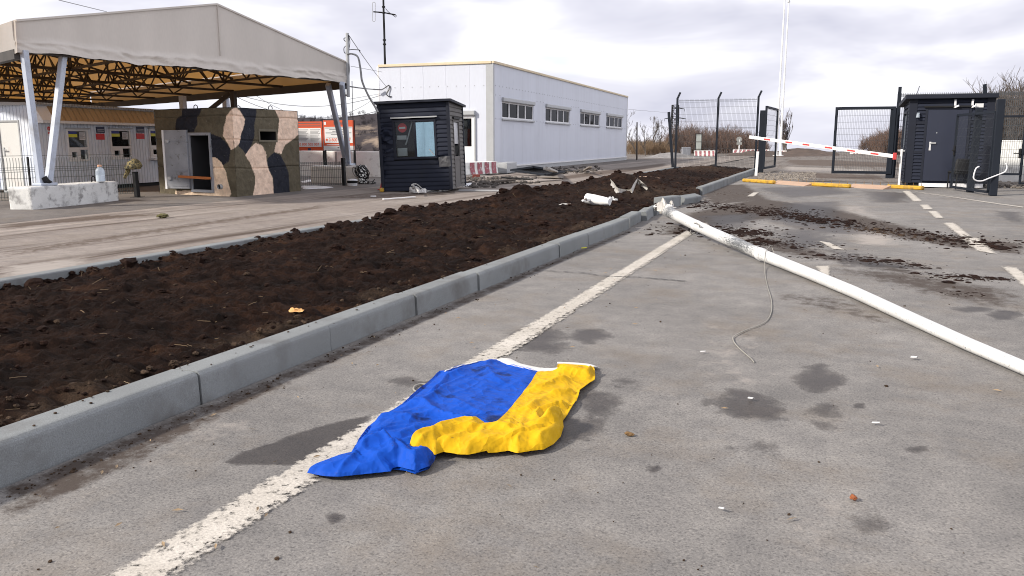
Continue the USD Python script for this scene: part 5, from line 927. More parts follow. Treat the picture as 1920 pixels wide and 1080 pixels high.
# cable coil, bucket, snow
cc = at(679, 322, cbase + V(.3, -.55, 0)); cm = MB(); g_ = np.random.default_rng(3)
for q_ in range(16):
    th = np.linspace(0, 2 * math.pi, 26); rr_ = .16 + g_.normal(0, .04); c = cc + V(g_.normal(0, .03), g_.normal(0, .06), g_.normal(0, .035)); tl = g_.normal(0, .7); cm.tube(c + np.stack([rr_ * np.cos(th), rr_ * .45 * np.sin(th) * math.sin(tl) - .1 * np.sin(th), rr_ * .85 * np.sin(th) + (.03 * np.sin(3 * th + q_) + .03 * np.sin(2 * th + 2 * q_))], 1), .0085, 5, False)
for q_ in range(9):
    x = cc[0] + g_.uniform(-.1, .42); P_ = [(x, cc[1] - .1, .02), (x + g_.uniform(-.1, .15), cc[1] - .14, g_.uniform(.04, .22)), (x + g_.uniform(0, .25), cc[1] - .12, g_.uniform(.02, .12)), (x + g_.uniform(-.1, .2), cc[1] - .2, .02), (x - g_.uniform(-.1, .1), cc[1] - .18, g_.uniform(.03, .15))]; cm.tube(spline(P_, 6), .0095, 5, False)
single('cable_coil', cm, CABLE, 'tangled coil of black cable by the white wall', 'cable coil')
bq = G(661, 350); bu_ = Thing('bucket', 'white tub with a snowy lid beside the black fence post', 'tub', bq); bu_.part('tub', lathe(bq, [(0, 0), (.12, .0), (.135, .12), (.13, .13)]), WTRIM, smooth=40); bu_.part('dark_rim', lathe(bq, [(.137, .10), (.145, .12), (.145, .16), (.13, .165)]), BLACKM, smooth=40); bu_.part('lid', lathe(bq, [(.14, .16), (.135, .185), (.09, .205), (0, .21)]), SNOW, smooth=40)
def snow_patch(pts, label, h=.03):
    pg = Polygon([G(*p, .03)[:2] for p in pts]).buffer(0); x0, y0, x1, y1 = pg.bounds; X_, Y_ = np.meshgrid(np.linspace(x0 - .05, x1 + .05, 40), np.linspace(y0 - .05, y1 + .05, 40)); s = sdist(pg, np.stack([X_.ravel(), Y_.ravel()], 1)).reshape(X_.shape) + .12 * (fbm(np.stack([X_ * 4, Y_ * 4, 0 * X_], -1), 3, 7) - .5); Z_ = .015 + np.clip(-s * .6, -.03, h); v, f = grid(X_, Y_, Z_); k = (s.ravel() < .03)[f].any(1); single('snow_patch', compact(v, f[k]), SNOW, label, kind='structure', smooth=True)
snow_patch([(563, 347), (600, 349), (628, 351), (608, 353), (566, 355)], 'old snow strip behind the low fence'); snow_patch([(564, 341), (582, 336), (590, 339), (570, 343)], 'small snow patch below the white wall'); snow_patch([(868, 345), (886, 343), (888, 345), (870, 347)], 'small snow patch right of the dark kiosk')

# ------------------------------------------------------------------ striped barriers and the wreckage by the building
def jersey(name, a, b, h, w, label, stripes, seed, slant=0.0, grey=False):
    a, b = V(*a), V(*b); L = np.linalg.norm(b - a); d = unit(b - a); R_ = np.stack([d, np.cross(UZ, d), UZ], 1); t = Thing(name, label, 'barrier', (a + b) / 2)
    v, f = rough_block((0, 0, h / 2), (L, w, h), np.eye(3), seed, .03, .010, .09); v[:, 1] *= 1 + .5 * np.clip(.5 - v[:, 2] / h, 0, 1); t.part('body', (v @ R_.T + (a + b) / 2, f), WWALL, smooth=40)
    nrm = R_[:, 1] if R_[:, 1] @ (EYE - a) > 0 else -R_[:, 1]; mid = (a + b) / 2
    for s in stripes:
        x = (s - .5) * L; q = []; n_ = 7; sw = .5 * L * .10
        zz_ = np.linspace(.05 * h, .96 * h, n_); xs_ = x + slant * (zz_ - h / 2); off = w / 2 * (1 + .5 * np.clip(.5 - zz_ / h, 0, 1)) + .012
        X_ = np.stack([xs_ - sw, xs_ + sw], 1); Z_ = np.stack([zz_, zz_], 1); O_ = np.stack([off, off], 1); P_ = mid + d * X_[..., None] + UZ * Z_[..., None] + nrm * O_[..., None]; t.part('stripe', grid(P_[..., 0], P_[..., 1], P_[..., 2]), REDP)
    return t
jersey('concrete_barrier', V(-12.55, 26.4, 0), V(-12.05, 29.5, 0), .47, .4, 'white concrete barrier with red upright stripes at the building corner', (.42, .58, .74, .90), 31)
jersey('concrete_barrier', V(-12.65, 23.4, 0), V(-12.6, 26.2, 0), .42, .4, 'dirty faded striped barrier just behind the dark kiosk', (.3, .7), 32)
for (x0, x1, yb, h, lb, st, sl) in ((1302, 1344, 293, 10.5, 'striped barrier low behind the mesh fence, nearest the building', (.1, .3, .5, .7, .9), -.1), (1374, 1424, 288.5, 8, 'slant striped barrier at the far roadside', (.1, .26, .42, .58, .74, .9), .5), (1426, 1443, 288.5, 8, 'striped barrier seen through the open gate leaf', (.2, .6), .5), (1463, 1475, 290, 7.5, 'short striped barrier right of the flagpoles', (.3, .7), .2)):
    a, b = G(x0, yb), G(x1, yb); jersey('concrete_barrier', a, V(b[0], a[1], 0), h * float((a - EYE) @ FH) / F, .5, lb, st, 33 + x0, sl)
a, b = G(1595, 289), G(1616, 289); jersey('concrete_barrier', a, b, .45, .5, 'faint striped barrier beyond the right gate leaf', (.2, .5, .8), 39, .2)
v, f = rough_block(G(945, 324) + V(0, .3, .2), (.45, 1.5, .42), rotz(.1), 41, .02, .015, .1); single('concrete_block', (v, f), GTRIM, 'grey block against the long building wall', 'concrete block', smooth=40)
gp = Thing('fallen_gate', 'black mesh gate panel lying flat before the white building', 'gate', G(1000, 330)); A_, B_, C_, D_ = G(958, 319, .18), G(1022, 328, .05), G(1058, 322, .06), G(1000, 313, .3); gb = MB()
for p, q in ((A_, B_), (B_, C_), (C_, D_), (D_, A_)): gb.bar(p, q, .09, .07)
gp.part('frame', gb, POSTM); gm = MB()
for t_ in np.linspace(.06, .94, 18): gm.bar(A_ + (B_ - A_) * t_, D_ + (C_ - D_) * t_, .03, .02)
for t_ in np.linspace(.1, .9, 9): gm.bar(A_ + (D_ - A_) * t_, B_ + (C_ - B_) * t_, .025, .02)
gp.part('bars', gm, BLACKM)
def plank(name, p0, p1, w, t, m, label, cat, z0=.02, z1=.02): a, b = G(*p0, z0), G(*p1, z1); single(name, MB().bar(a, b, w, t, bev=min(.008, t * .3)), m, label, cat)
plank('board_sheet', (968, 340), (1020, 336), 1.3, .03, mat('pale_board', (.26, .225, .20), .8, .12, 3.0), 'flat pale sheet lying on the dusty road edge', 'board'); plank('board_sheet', (1012, 331), (1055, 333), .8, .03, CLUTTER, 'narrow pale sheet beside the fallen gate', 'board', .06, .03)
plank('broken_plank', (1025, 316), (1042, 322), .18, .06, SHEETM, 'pale bent post sticking up from the wreckage', 'debris', .5, .1); plank('broken_plank', (1096, 319), (1107, 313), .12, .05, CLUTTER, 'small broken panel leaning by the wall base', 'debris', .05, .35); plank('broken_plank', (1060, 320), (1090, 322), .2, .05, BLACKM, 'dark strip lying by the wall base', 'debris')
plank('broken_plank', (925, 341), (965, 337), .15, .05, BARK, 'broken grey plank left of the pale sheet', 'debris', .06, .1); plank('broken_plank', (940, 333), (1000, 337), .12, .05, BLACKM, 'dark bar in the rubble before the fallen gate', 'debris', .1, .04)
plank('pipe', (860, 357), (985, 358), .05, .04, GTRIM, 'pale pipe lying across the dusty road by the kiosk', 'pipe')
pts, sz = [], []
for q_ in range(500):
    x, y = rng.uniform(872, 1010), rng.uniform(332, 352) ; p = G(x, y); 
    if x > 940 and y > 345: continue
    pts.append([p[0], p[1], .02]); sz.append(min(.012 + rng.exponential(.022), .09))
for q_ in range(200): p = G(rng.uniform(1000, 1130), rng.uniform(313, 326)); pts.append([p[0], p[1], .02]); sz.append(min(.012 + rng.exponential(.025), .10))
scatter('rubble', np.array(pts), sz, mat('dark_rubble', (.085, .074, .066), .9, .4, 5.0), 'rubble and broken bits before the building', 'rubble')
single('brick', MB().box(G(893, 335) + V(0, 0, .07), (.25, .2, .14), rotz(.4), .01), mat('brick_red', (.16, .035, .025), .8, .2, 8.0), 'dark red brick in the rubble right of the kiosk', 'brick')
# crumpled things near the kiosk and in the soil
def crumpled(c, L, w, h, ang, seed, n=34, mth=12):
    """Torn sheet: a strip that rolls and folds along its length."""
    U_, T_ = np.meshgrid(np.linspace(-1, 1, n), np.linspace(-1, 1, mth)); k = lambda s, a: (fbm(np.stack([U_ * a, T_ * a * .7, 0 * U_ + s], -1), 3, seed + s) - .5); x = U_ * L / 2 + k(1, 2.5) * L * .12; y = T_ * w / 2 * (1 - .6 * np.abs(U_) ** 3) + k(2, 1.6) * w * .8; z = h * (.12 + 1.9 * np.abs(k(3, 1.5)) + .25 * np.cos(T_ * 2.2) * (1 - U_ ** 2)) * (1 - .75 * np.abs(T_) ** 2) + .006
    x = x + 0 * y; P_ = np.stack([x, y, z], -1) @ rotz(ang).T + V(*c); return grid(P_[..., 0], P_[..., 1], P_[..., 2])
TORN = mat('torn_white_sheet', (.58, .57, .55), .6, .1, 6.0, dirt=(.11, .085, .07), dscale=11.0, dlo=.53, dhi=.60)
cr_ = Thing('crumpled_wreck', 'crumpled white torn sheet lying before the dark kiosk', 'debris', G(800, 362)); p = G(815, 359); cr_.part('sheet', crumpled(p, .80, .40, .15, .45, 3), TORN, smooth=False); p = G(784, 362); cr_.part('roll', crumpled(p, .42, .26, .16, .3, 9), TORN); cr_.part('strip', MB().tube(spline([G(785, 360, .1), G(778, 350, .15), G(772, 347, .2), G(780, 345, .2), G(790, 352, .1)], 6), np.linspace(.02, .012, 25), 6), TORN); cr_.part('strip', MB().bar(G(800, 364, .03), G(850, 360, .03), .10, .02), RUST)
plank('broken_trim', (718, 373.5), (778, 369), .07, .02, WTRIM, 'thin white trim strip lying on the road before the kiosk', 'debris', .02, .03); single('paper_scrap', MB().box(G(700, 368, .02), (.12, .06, .02), rotz(.5), .004), WTRIM, 'tiny white scrap on the dusty road left of the trim strip', 'scrap')
zs = lambda p: float(soil_h(np.array([p[0]]), np.array([p[1]]))[0])
def onsoil(x, y, dz=0):
    p = G(x, y, .15)
    for _ in range(6): p = G(x, y, zs(p) + dz)
    return p
pt = Thing('pole_stub', 'broken white pole stub lying in the soil', 'pole', onsoil(1118, 380)); a, b = onsoil(1100, 372, .08), onsoil(1143, 379, .08); v, f = tube([a, a + (b - a) * .3, a + (b - a) * .7, b], [.085, .085, .08, .06], 14); v = v + ((noise(v * 20, 4) - .5) * .035)[:, None] * np.clip((v @ unit(b - a) - a @ unit(b - a)) / .5, 0, 1)[:, None]; pt.part('tube', (v, f), WHITEP, smooth=40)
for q_ in range(9): c = onsoil(1085 + 68 * rng.random(), 374 + 8 * rng.random(), .01); pt.part('shard', crumpled(c, .16 + .12 * rng.random(), .08, .08, rng.uniform(0, 3), 20 + q_, 10, 5), TORN if q_ % 3 else SHEETM)
tm = Thing('bent_guard_strip', 'bent strip of pale sheet metal twisted in the soil heap', 'sheet metal', onsoil(1180, 355)); P_ = spline([onsoil(1143, 341, .05), onsoil(1150, 350, .06), onsoil(1157, 359, .03), onsoil(1175, 362, .03), onsoil(1184, 360, .04), onsoil(1190, 348, .10), onsoil(1194, 341, .12), onsoil(1201, 345, .10), onsoil(1213, 354, .02)], 6); n_ = len(P_); wv = np.linspace(.13, .10, n_); dirs = np.array([unit(V(.25 * math.sin(i * .2), .1, 1 - .3 * math.sin(i * .5))) for i in range(n_)]); Q_ = np.stack([P_ - dirs * wv[:, None] * .3, P_ + dirs * wv[:, None] * .1 + V(.01, .03, 0), P_ + dirs * wv[:, None] * .6], 1); tm.part('strip', grid(Q_[..., 0], Q_[..., 1], Q_[..., 2]), SHEETM, smooth=25)
tm.part('spike', MB().tube([onsoil(1201, 345, .1), onsoil(1199, 340, .25), onsoil(1195, 334, .32)], [.03, .02, .004], 6), SHEETM)
sp = onsoil(1057, 386, .015); single('white_scrap', crumpled(sp, .22, .07, .05, .3, 44, 14, 6), TORN, 'small white scrap on the dark soil left of the pole stub', 'scrap')
plank('loose_plank', (1201, 331), (1243, 335), .16, .03, PLANKM, 'pale plank lying at the far edge of the soil bed', 'plank', .17, .17)
op = onsoil(556, 586, .012); single('orange_scrap', crumpled(op, .095, .05, .045, .2, 55, 14, 8), mat('orange_scrap_paint', (.62, .33, .12), .7, .15, 30.0), 'small pale orange scrap on the soil near the kerb', 'scrap', smooth=40)

# ------------------------------------------------------------------ tall fence, gates and flagpoles
def bent_post(p, h, w=.085, lean=(0, 0), bend=(.09, .16), label=None, th=None):
    top = p + V(lean[0], lean[1], h); e = top + RT * bend[0] + UZ * bend[1] * 1.2; mb = MB().bar(p - UZ * .1, top, w, w, (1, 0, 0), .006).bar(top - UZ * .02, e, w * .9, w * .8, (0, 1, 0), .006); return mb
FY = 34.6; pA, pB, pC = V(-5.93, FY, 0), V(-4.28, FY, .12), V(-2.72, FY, .0)
tf = Thing('mesh_fence', 'tall wire mesh fence of two bays standing in the soil bed', 'fence', pA); FHt = onY(1275, 184, FY)[2]
for p in (pA, pB, pC): tf.part('post', bent_post(p, 2.98 - p[2] * 1.2, .082, bend=(.11, .19)), POSTM)
for a, b in ((pA, pB), (pB, pC)): tf.part('mesh_panel', mesh_panel(a + V(.06, .04, 0), b + V(-.06, .04, 0), .08, 2.92, .05, .28, .0034, (2.86, 2.80, 1.78, 1.72, .6)), WIREM)
lp_ = G(1262, 320); single('leaning_post', MB().bar(lp_, at(1254, 210, lp_), .13, .10, (1, 0, 0), .008), POSTM, 'leaning dark post left of the tall mesh fence', 'post')
def gate_leaf(name, a, b, z0, z1, label, w=.06, handle=None, mesh=True, rails=(), dx=.05, wr=.003):
    a, b = V(*a), V(*b); d = unit(b - a); t = Thing(name, label, 'gate', a); fm = MB()
    for p in (a, b): fm.bar(p + UZ * z0, p + UZ * z1, w, w, (1, 0, 0), .005)
    fm.bar(a + d * w / 2 + UZ * (z1 - w / 2), b - d * w / 2 + UZ * (z1 - w / 2), w * .98, w); fm.bar(a + d * w / 2 + UZ * (z0 + w / 2), b - d * w / 2 + UZ * (z0 + w / 2), w * .98, w); t.part('frame', fm, POSTM)
    if mesh: t.part('mesh_panel', mesh_panel(a + d * w / 2, b - d * w / 2, z0 + w, z1 - w, dx, .2, wr), WIREM)
    for z in rails: t.part('rail', MB().bar(a + d * .03 + UZ * z, b - d * .03 + UZ * z, .03), POSTM)
    if handle is not None:
        h = a + d * (np.linalg.norm(b - a) * handle[0]) + UZ * handle[1]; s_ = 1 if handle[0] < .5 else -1; n_ = np.cross(d, UZ); n_ = n_ if n_ @ (EYE - a) > 0 else -n_; t.part('handle', MB().box(h + n_ * .035, (.05, .03, .24), np.stack([d, n_, UZ], 1), .006).bar(h + n_ * .07, h + n_ * .07 + d * .14 * s_, .025).box(h + n_ * .05, (.03, .05, .03), np.stack([d, n_, UZ], 1)), BLACKM)
    return t
hp0 = V(-2.44, 33.6, 0); single('gate_post', MB().bar(hp0, V(hp0[0], hp0[1], onY(1426, 207, hp0[1])[2]), .26, .22, (1, 0, 0), .01), POSTM, 'wide dark gate post at the end of the soil bed', 'post')
ga, gb_ = V(-2.30, 33.2, 0), V(-2.2, 38.4, 0); gate_leaf('gate', ga, V(-2.06, 36.2, 0), .16, 2.55, 'narrow looking gate leaf swung open, left of the flagpoles', .08, None, True, dx=.25)
RY = 29.7; gl0, gl1 = onY(1561, 325, RY), onY(1668, 325, RY); gate_leaf('gate', (gl0[0], RY, 0), (gl1[0], RY, 0), onY(1561, 325, RY)[2], onY(1561, 201, RY)[2], 'closed mesh gate leaf left of the dark gate booth', .085, (.02, 1.0))
single('gate_post', MB().bar(V(1.93, RY + .1, 0), V(1.93, RY + .1, 2.28), .22, .22, (1, 0, 0), .01), POSTM, 'wide dark gate post beside the gate booth', 'post')
rf_ = Thing('mesh_fence', 'tall wire mesh fence running right behind the dark gate booth', 'fence', (2, 30.2, 0)); zt = onY(1760, 173, 30.2)[2]; xs_ = [2.07, 4.53, 7.0, 9.5, 12]
for i, x in enumerate(xs_): rf_.part('post', bent_post(V(x, 30.2, 0), 2.78 if i else 2.75, .11, bend=(-.03 if i else 0.0, .18)), POSTM)
for a, b in zip(xs_, xs_[1:]): rf_.part('mesh_panel', mesh_panel((a + .06, 30.25, 0), (b - .06, 30.25, 0), .1, zt, .055, .2, .006, (zt - .05, zt - .11)), WIREM)
fpb = G(1458, 293)
for (xb, xt, lb) in ((1455, 1470, 'tall white flagpole, the left of the standing pair'), (1462.5, 1476.5, 'tall white flagpole, the right of the standing pair')):
    b = G(xb, 292.5); top = 15.5 if xt < 1475 else at(xt, 4, b)[2]; fp = Thing('flagpole', lb, 'flagpole', b); fp.part('pole', MB().tube([b, V(b[0], b[1], top)], [.10, .055], 10), WHITEP, smooth=40); fp.part('base_flange', lathe(b, [(.3, 0), (.3, .06), (.14, .1), (.13, .35), (.1, .36)], 12), WHITEP); fp.part('finial', MB().tube([V(b[0], b[1], top), V(b[0], b[1], top + .25)], [.13, .05], 8), GTRIM)

# ------------------------------------------------------------------ gate booth, boom, spike strip, pedestrian gate
X0, YF = 1.93, 24.06; BW, BD2, Z0, Z1 = 1.93, 2.1, .12, 2.28
gbt = Thing('gate_booth', 'dark blue louvred gate booth with a steel door', 'booth', (X0, YF, 0)); ff = Fr((X0, YF, 0), (1, 0, 0), (0, -1, 0)); fl3 = Fr((X0, YF + BD2, 0), (0, -1, 0), (-1, 0, 0)); frt = Fr((X0 + BW, YF, 0), (0, 1, 0), (1, 0, 0))
def fpx(x0, x1, yt, yb): u0, _ = ff.px(x0, (yt + yb) / 2); u1, _ = ff.px(x1, (yt + yb) / 2); return u0, u1, ff.px((x0 + x1) / 2, yb)[1], ff.px((x0 + x1) / 2, yt)[1]
cs = MB(); ff.box(cs, 0, BW, Z0, Z1, -.12, -.03); fl3.box(cs, .001, BD2 - .12, Z0, Z1, -.1, -.03); frt.box(cs, .121, BD2, Z0, Z1, -.1, -.0); gbt.part('shell', cs, NAVY)
gbt.part('corner_pilaster', ff.b(-.02, .17, Z0, Z1, -.03, .012, .004), NAVYTRIM); gbt.part('corner_pilaster', ff.b(BW - .17, BW + .01, Z0, Z1, -.03, .012, .004), NAVYTRIM)
D0 = fpx(1735, 1811, 206, 340); dj0, dj1 = D0[0], D0[1]
nz = 24; lh = (Z1 - Z0 - .03) / nz
for i in range(nz):
    z = Z0 + .015 + i * lh
    for a, b in (((.17, dj0 - .06), (dj1 + .06, BW - .17)) if z < 2.0 else ((.17, BW - .17),)):
        mb = MB(); mb.add([ff.p(a, z, .012), ff.p(b, z, .012), ff.p(b, z + lh - .012, -.012), ff.p(a, z + lh - .012, -.012), ff.p(a, z + lh, -.03), ff.p(b, z + lh, -.03), ff.p(a, z, -.03), ff.p(b, z, -.03)], [[0, 1, 2, 3], [3, 2, 5, 4], [6, 7, 1, 0]]); gbt.part('louvre_slat', mb, NAVY)
for yy in (229.5, 285.5): z = ff.px(1760, yy)[1]; bdm = MB(); ff.box(bdm, .17, dj0 - .06, z - .035, z + .035, -.02, .014); ff.box(bdm, dj1 + .06, BW - .17, z - .035, z + .035, -.02, .014); gbt.part('louvre_band', bdm, NAVYTRIM)
dp = MB(); ff.box(dp, dj0, dj1, .18, 2.0, -.02, .028, .006); d_ = gbt.part('door', dp, NAVYDOOR); dfm = MB(); ff.box(dfm, dj0 - .06, dj0 - .002, .14, 2.06, -.03, .02, .004); ff.box(dfm, dj1 + .002, dj1 + .06, .14, 2.06, -.03, .02, .004); ff.box(dfm, dj0, dj1, 2.004, 2.06, -.03, .02, .004); d_.sub('door_frame', dfm, NAVYTRIM); d_.sub('lintel', ff.b(dj0 - .10, dj1 + .12, 2.062, 2.10, -.02, .06), BLACKM)
h = ff.px(1743.5, 274); hm = MB(); ff.box(hm, h[0] - .022, h[0] + .022, h[1] - .11, h[1] + .11, .028, .036, .003); ff.box(hm, h[0] - .02, h[0] + .13, h[1] + .07, h[1] + .09, .05, .07); d_.sub('handle', hm, mat('bright_steel', (.6, .6, .6), .35, .05, 9.0)); h = ff.px(1756, 249); d_.sub('peephole', ff.b(h[0] - .012, h[0] + .012, h[1] - .012, h[1] + .012, .028, .034), GTRIM)
lm = ff.px(1721, 216); lmm = MB().tube([ff.p(lm[0], lm[1] - .06, .06), ff.p(lm[0], lm[1] + .03, .06)], [.05, .035], 10); lmm.box(ff.p(lm[0], lm[1] + .045, .04), (.06, .1, .03)); gbt.part('wall_lamp', lmm, mat('lamp_glass', (.28, .32, .36), .2, .05, 9.0))
for x in (1791, 1823.5): u = ff.px(x, 193); br = MB(); ff.box(br, u[0] - .025, u[0] + .025, 2.04, 2.25, .013, .05, .004); br.bar(ff.p(u[0], 2.06, .05), ff.p(u[0] + .08, 2.10, .10), .04); gbt.part('white_bracket', br, WTRIM)
a = fpx(1828, 1844, 194, 202); gbt.part('white_plate', ff.b(*a, .014, .024), SIGNW)
rfm = MB(); rp = [(X0 - .13, YF - .14), (X0 + BW + .05, YF - .14), (X0 + BW + .05, YF + BD2 + .1), (X0 - .13, YF + BD2 + .1)]; zr = lambda y: Z1 + .04 - .05 * (y - YF); v = [(x, y, zr(y) + h) for h in (-.04, .06) for x, y in rp]; rfm.add(v, [[3, 2, 1, 0], [4, 5, 6, 7], [0, 1, 5, 4], [1, 2, 6, 5], [2, 3, 7, 6], [3, 0, 4, 7]]); gbt.part('roof', rfm, NAVYTRIM); gbt.part('aerial', MB().tube([(X0 + .12, YF + .3, Z1), (X0 + .2, YF + .3, Z1 + .35)], .008, 4), BLACKM)
for i in range(nz):
    z = Z0 + .015 + i * lh; mb = MB()
    for a, b in (((.16, .5), (1.6, BD2)) if .95 < z < 2.0 else ((.16, BD2 - .02),)): fl3.box(mb, a, b if b != BD2 else BD2 - .02, z, z + lh - .012, -.03, .008)
    gbt.part('louvre_slat', mb, NAVY)
wm = MB(); fl3.frame(wm, .5, 1.6, .98, 2.0, .06, -.03, .03); wn = gbt.part('window', wm, NAVYTRIM); wn.sub('pane', fl3.b(.56, 1.54, 1.04, 1.94, -.028, -.02), mat('pale_window', (.25, .28, .32), .08, .05, 2.0)); wn.sub('sill', fl3.b(.45, 1.65, .93, .975, 0, .1), GTRIM)
gbt.part('white_skid', MB().bar((X0 + .35, YF - .05, .075), (X0 + BW - .1, YF - .05, .075), .06, .10), WTRIM); gbt.part('dark_underside', MB().lohi((X0 + .1, YF + .05, .02), (X0 + BW - .1, YF + BD2, .118)), BLACKM)
bp = V(X0 - .13, YF - .1, 0); pv = at(1676, 293, bp); bt_ = Thing('barrier_boom', 'white boom with red bands slanting across the gateway', 'boom barrier', bp); bt_.part('stand', MB().bar(V(bp[0], bp[1], .0), V(bp[0], bp[1], 1.0), .05, .05, (1, 0, 0), .004), WHITEP); tip = onY(1405.5, 257, 27.0); tipd = tip - pv; bt_.part('boom', MB().bar(pv, tip, .07, .095, bev=.008), WHITEP); bn_ = np.cross(unit(tipd), UZ); bn_ = bn_ if bn_ @ (EYE - pv) > 0 else -bn_
for x in (1439.5, 1480, 1512.5, 1554.5, 1597, 1641):
    s = (x - 1676) / (1405.5 - 1676); 
    for _ in range(4): q = pv + tipd * s; s += (x - float(pix(q)[0])) / (1405.5 - 1676) 
    c = pv + tipd * s; bt_.part('red_band', MB().bar(c - unit(tipd) * .13, c + unit(tipd) * .12, .076, .045), REDB)
bt_.part('red_cap', MB().box(pv + V(.02, -.02, 0), (.09, .12, .18), bev=.01), REDB)
wp = G(1418, 330); single('barrier_rest', MB().bar(wp - V(.01, 0, 0), at(1421, 284, wp), .10, .09, (1, 0, 0), .006), WHITEP, 'white post that catches the boom tip by the kerb', 'post')
ss = Thing('spike_strip', 'yellow steel spike strip across the lane before the gate', 'spike strip', G(1560, 348)); segs = [((1394, 341), (1452, 345)), ((1519, 348.5), (1594, 352.5)), ((1664, 353), (1731, 356.5))]
for a, b in segs: ss.part('yellow_tube', MB().bar(G(*a) + UZ * .05, G(*b) + UZ * .05, .13, .10, bev=.025), YELLOW)
for a, b in (((1452, 344), (1518, 349)), ((1594, 351), (1664, 355))): p, q = G(*a), G(*b); d = unit(q - p); w = np.cross(UZ, d) * .20; hgt = UZ * .09; mb = MB(); lo1, lo2 = p - w, q - w; hi1, hi2 = p + w * .6 + hgt, q + w * .6 + hgt; mb.add([lo1, lo2, hi2, hi1, p + w * .6, q + w * .6], [[0, 1, 2, 3], [3, 2, 5, 4]]); mb.add([lo1, hi1, p + w * .6, lo2, hi2, q + w * .6], [[0, 1, 2], [3, 5, 4]]); ss.part('ramp_plate', mb, PLANKM, 'bare board ramp over the strip')
for x in np.linspace(1404, 1728, 22): y = 342 + (x - 1395) * .038; p = G(x, y - 1.5) + V(0, .12, 0); ss.part('spike', MB().tube([p, p + UZ * .13 + V(0, -.02, 0)], [.010, .005], 5), mat('rusty_spike', (.22, .13, .05), .7, .2, 9.0))
# pedestrian gate frame with posts, chair and hose
pg_ = G(1861, 367); single('gate_post', MB().bar(pg_, at(1877, 186, pg_), .19, .15, (1, 0, 0), .01), POSTM, 'thick dark post nearest the camera at the right', 'post')
pg2 = pg_ + V(.05, 1.2, 0); single('gate_post', MB().bar(V(3.22, 22.2, 0), V(3.25, 22.2, 1.98), .16, .15, (1, 0, 0), .01), POSTM, 'dark post just left of the thickest post', 'post'); la = G(1783, 356); lb_ = pg_ + V(-.09, .05, 0); gate_leaf('gate', la, lb_, .05, float(at(1790, 214, la)[2]), 'small mesh gate leaf standing before the gate booth door', .055, (.03, .98), wr=.0009)
q0, q1 = V(3.75, 23.6, 0), V(4.22, 24.6, 0); gate_leaf('gate', V(3.98, 24.2, 0), V(4.6, 24.2, 0), .35, 1.85, 'narrow mesh gate frame right of the thickest post', .05, (.9, .9)); gate_leaf('mesh_fence', V(4.62, 24.25, 0), V(7.6, 24.6, 0), .12, 1.85, 'dark mesh fence panel leaving the picture at the right', .05)
chp = G(1808, 355); cx_ = Thing('office_chair', 'black padded chair behind the small gate leaf', 'chair', chp); cR = np.stack([RT, FH, UZ], 1)
def cb_(c, s, b=.02): m_ = MB(); m_.box(chp + cR @ V(*c), s, cR, b); return m_
cx_.part('seat', cb_((0, .25, .42), (.46, .44, .07), .03), BLACKM)
v, f = cbox(.48, .07, .34, .03); tb = trimesh.Trimesh(v, f).subdivide_to_size(.06); v = np.array(tb.vertices); v[:, 1] += 1.1 * v[:, 0] ** 2; v[:, 0] *= 1 - .8 * np.clip(v[:, 2], 0, 1) ** 1.2; cx_.part('backrest', (v @ cR.T + chp + cR @ V(0, .03, .60), np.array(tb.faces)), BLACKM, smooth=40)
for sx in (-.2, .2):
    for sy in (.05, .45): cx_.part('leg', MB().bar(chp + cR @ V(sx, sy, 0), chp + cR @ V(sx * .95, sy, .40), .028), BLACKM)
hz = pg_ + V(-.1, -.15, 0); single('white_hose', MB().tube(spline([at(*p, hz) for p in [(1836, 312), (1830, 316), (1826, 328), (1826, 335), (1832, 339), (1842, 339), (1855, 334), (1873, 327), (1884, 322), (1888, 314), (1886, 306)]], 6), .015, 7), WTRIM, 'white plastic hose looped over the small gate', 'hose', smooth=True)
single('dark_bin', MB().box(G(1818, 352) + V(0, .25, .19), (.2, .2, .36), bev=.02).box(G(1842, 352) + V(0, .3, .19), (.2, .2, .36), bev=.02), BLACKM, 'black canisters under the gate booth beside the chair', 'canister')
v, f = rough_block((7.4, 28.3, .62), (5.4, .2, 1.24), np.eye(3), 61, .02, .01, .15); single('slab_wall', (v, f), WWALL, 'white concrete wall slab behind the right hand fence', 'wall', smooth=40)
pts, sz = [], []
for q_ in range(500): pts.append([rng.uniform(3.6, 8), rng.uniform(24.4, 27.8), .02]); sz.append(min(.015 + rng.exponential(.025), .12))
for q_ in range(900): p = G(rng.uniform(1422, 1530), rng.uniform(323, 338)); pts.append([p[0], p[1], .01]); sz.append(min(.012 + rng.exponential(.012), .06))
scatter('gravel', np.array(pts), sz, CLUTTER, 'loose gravel stones by the gateway', 'gravel')

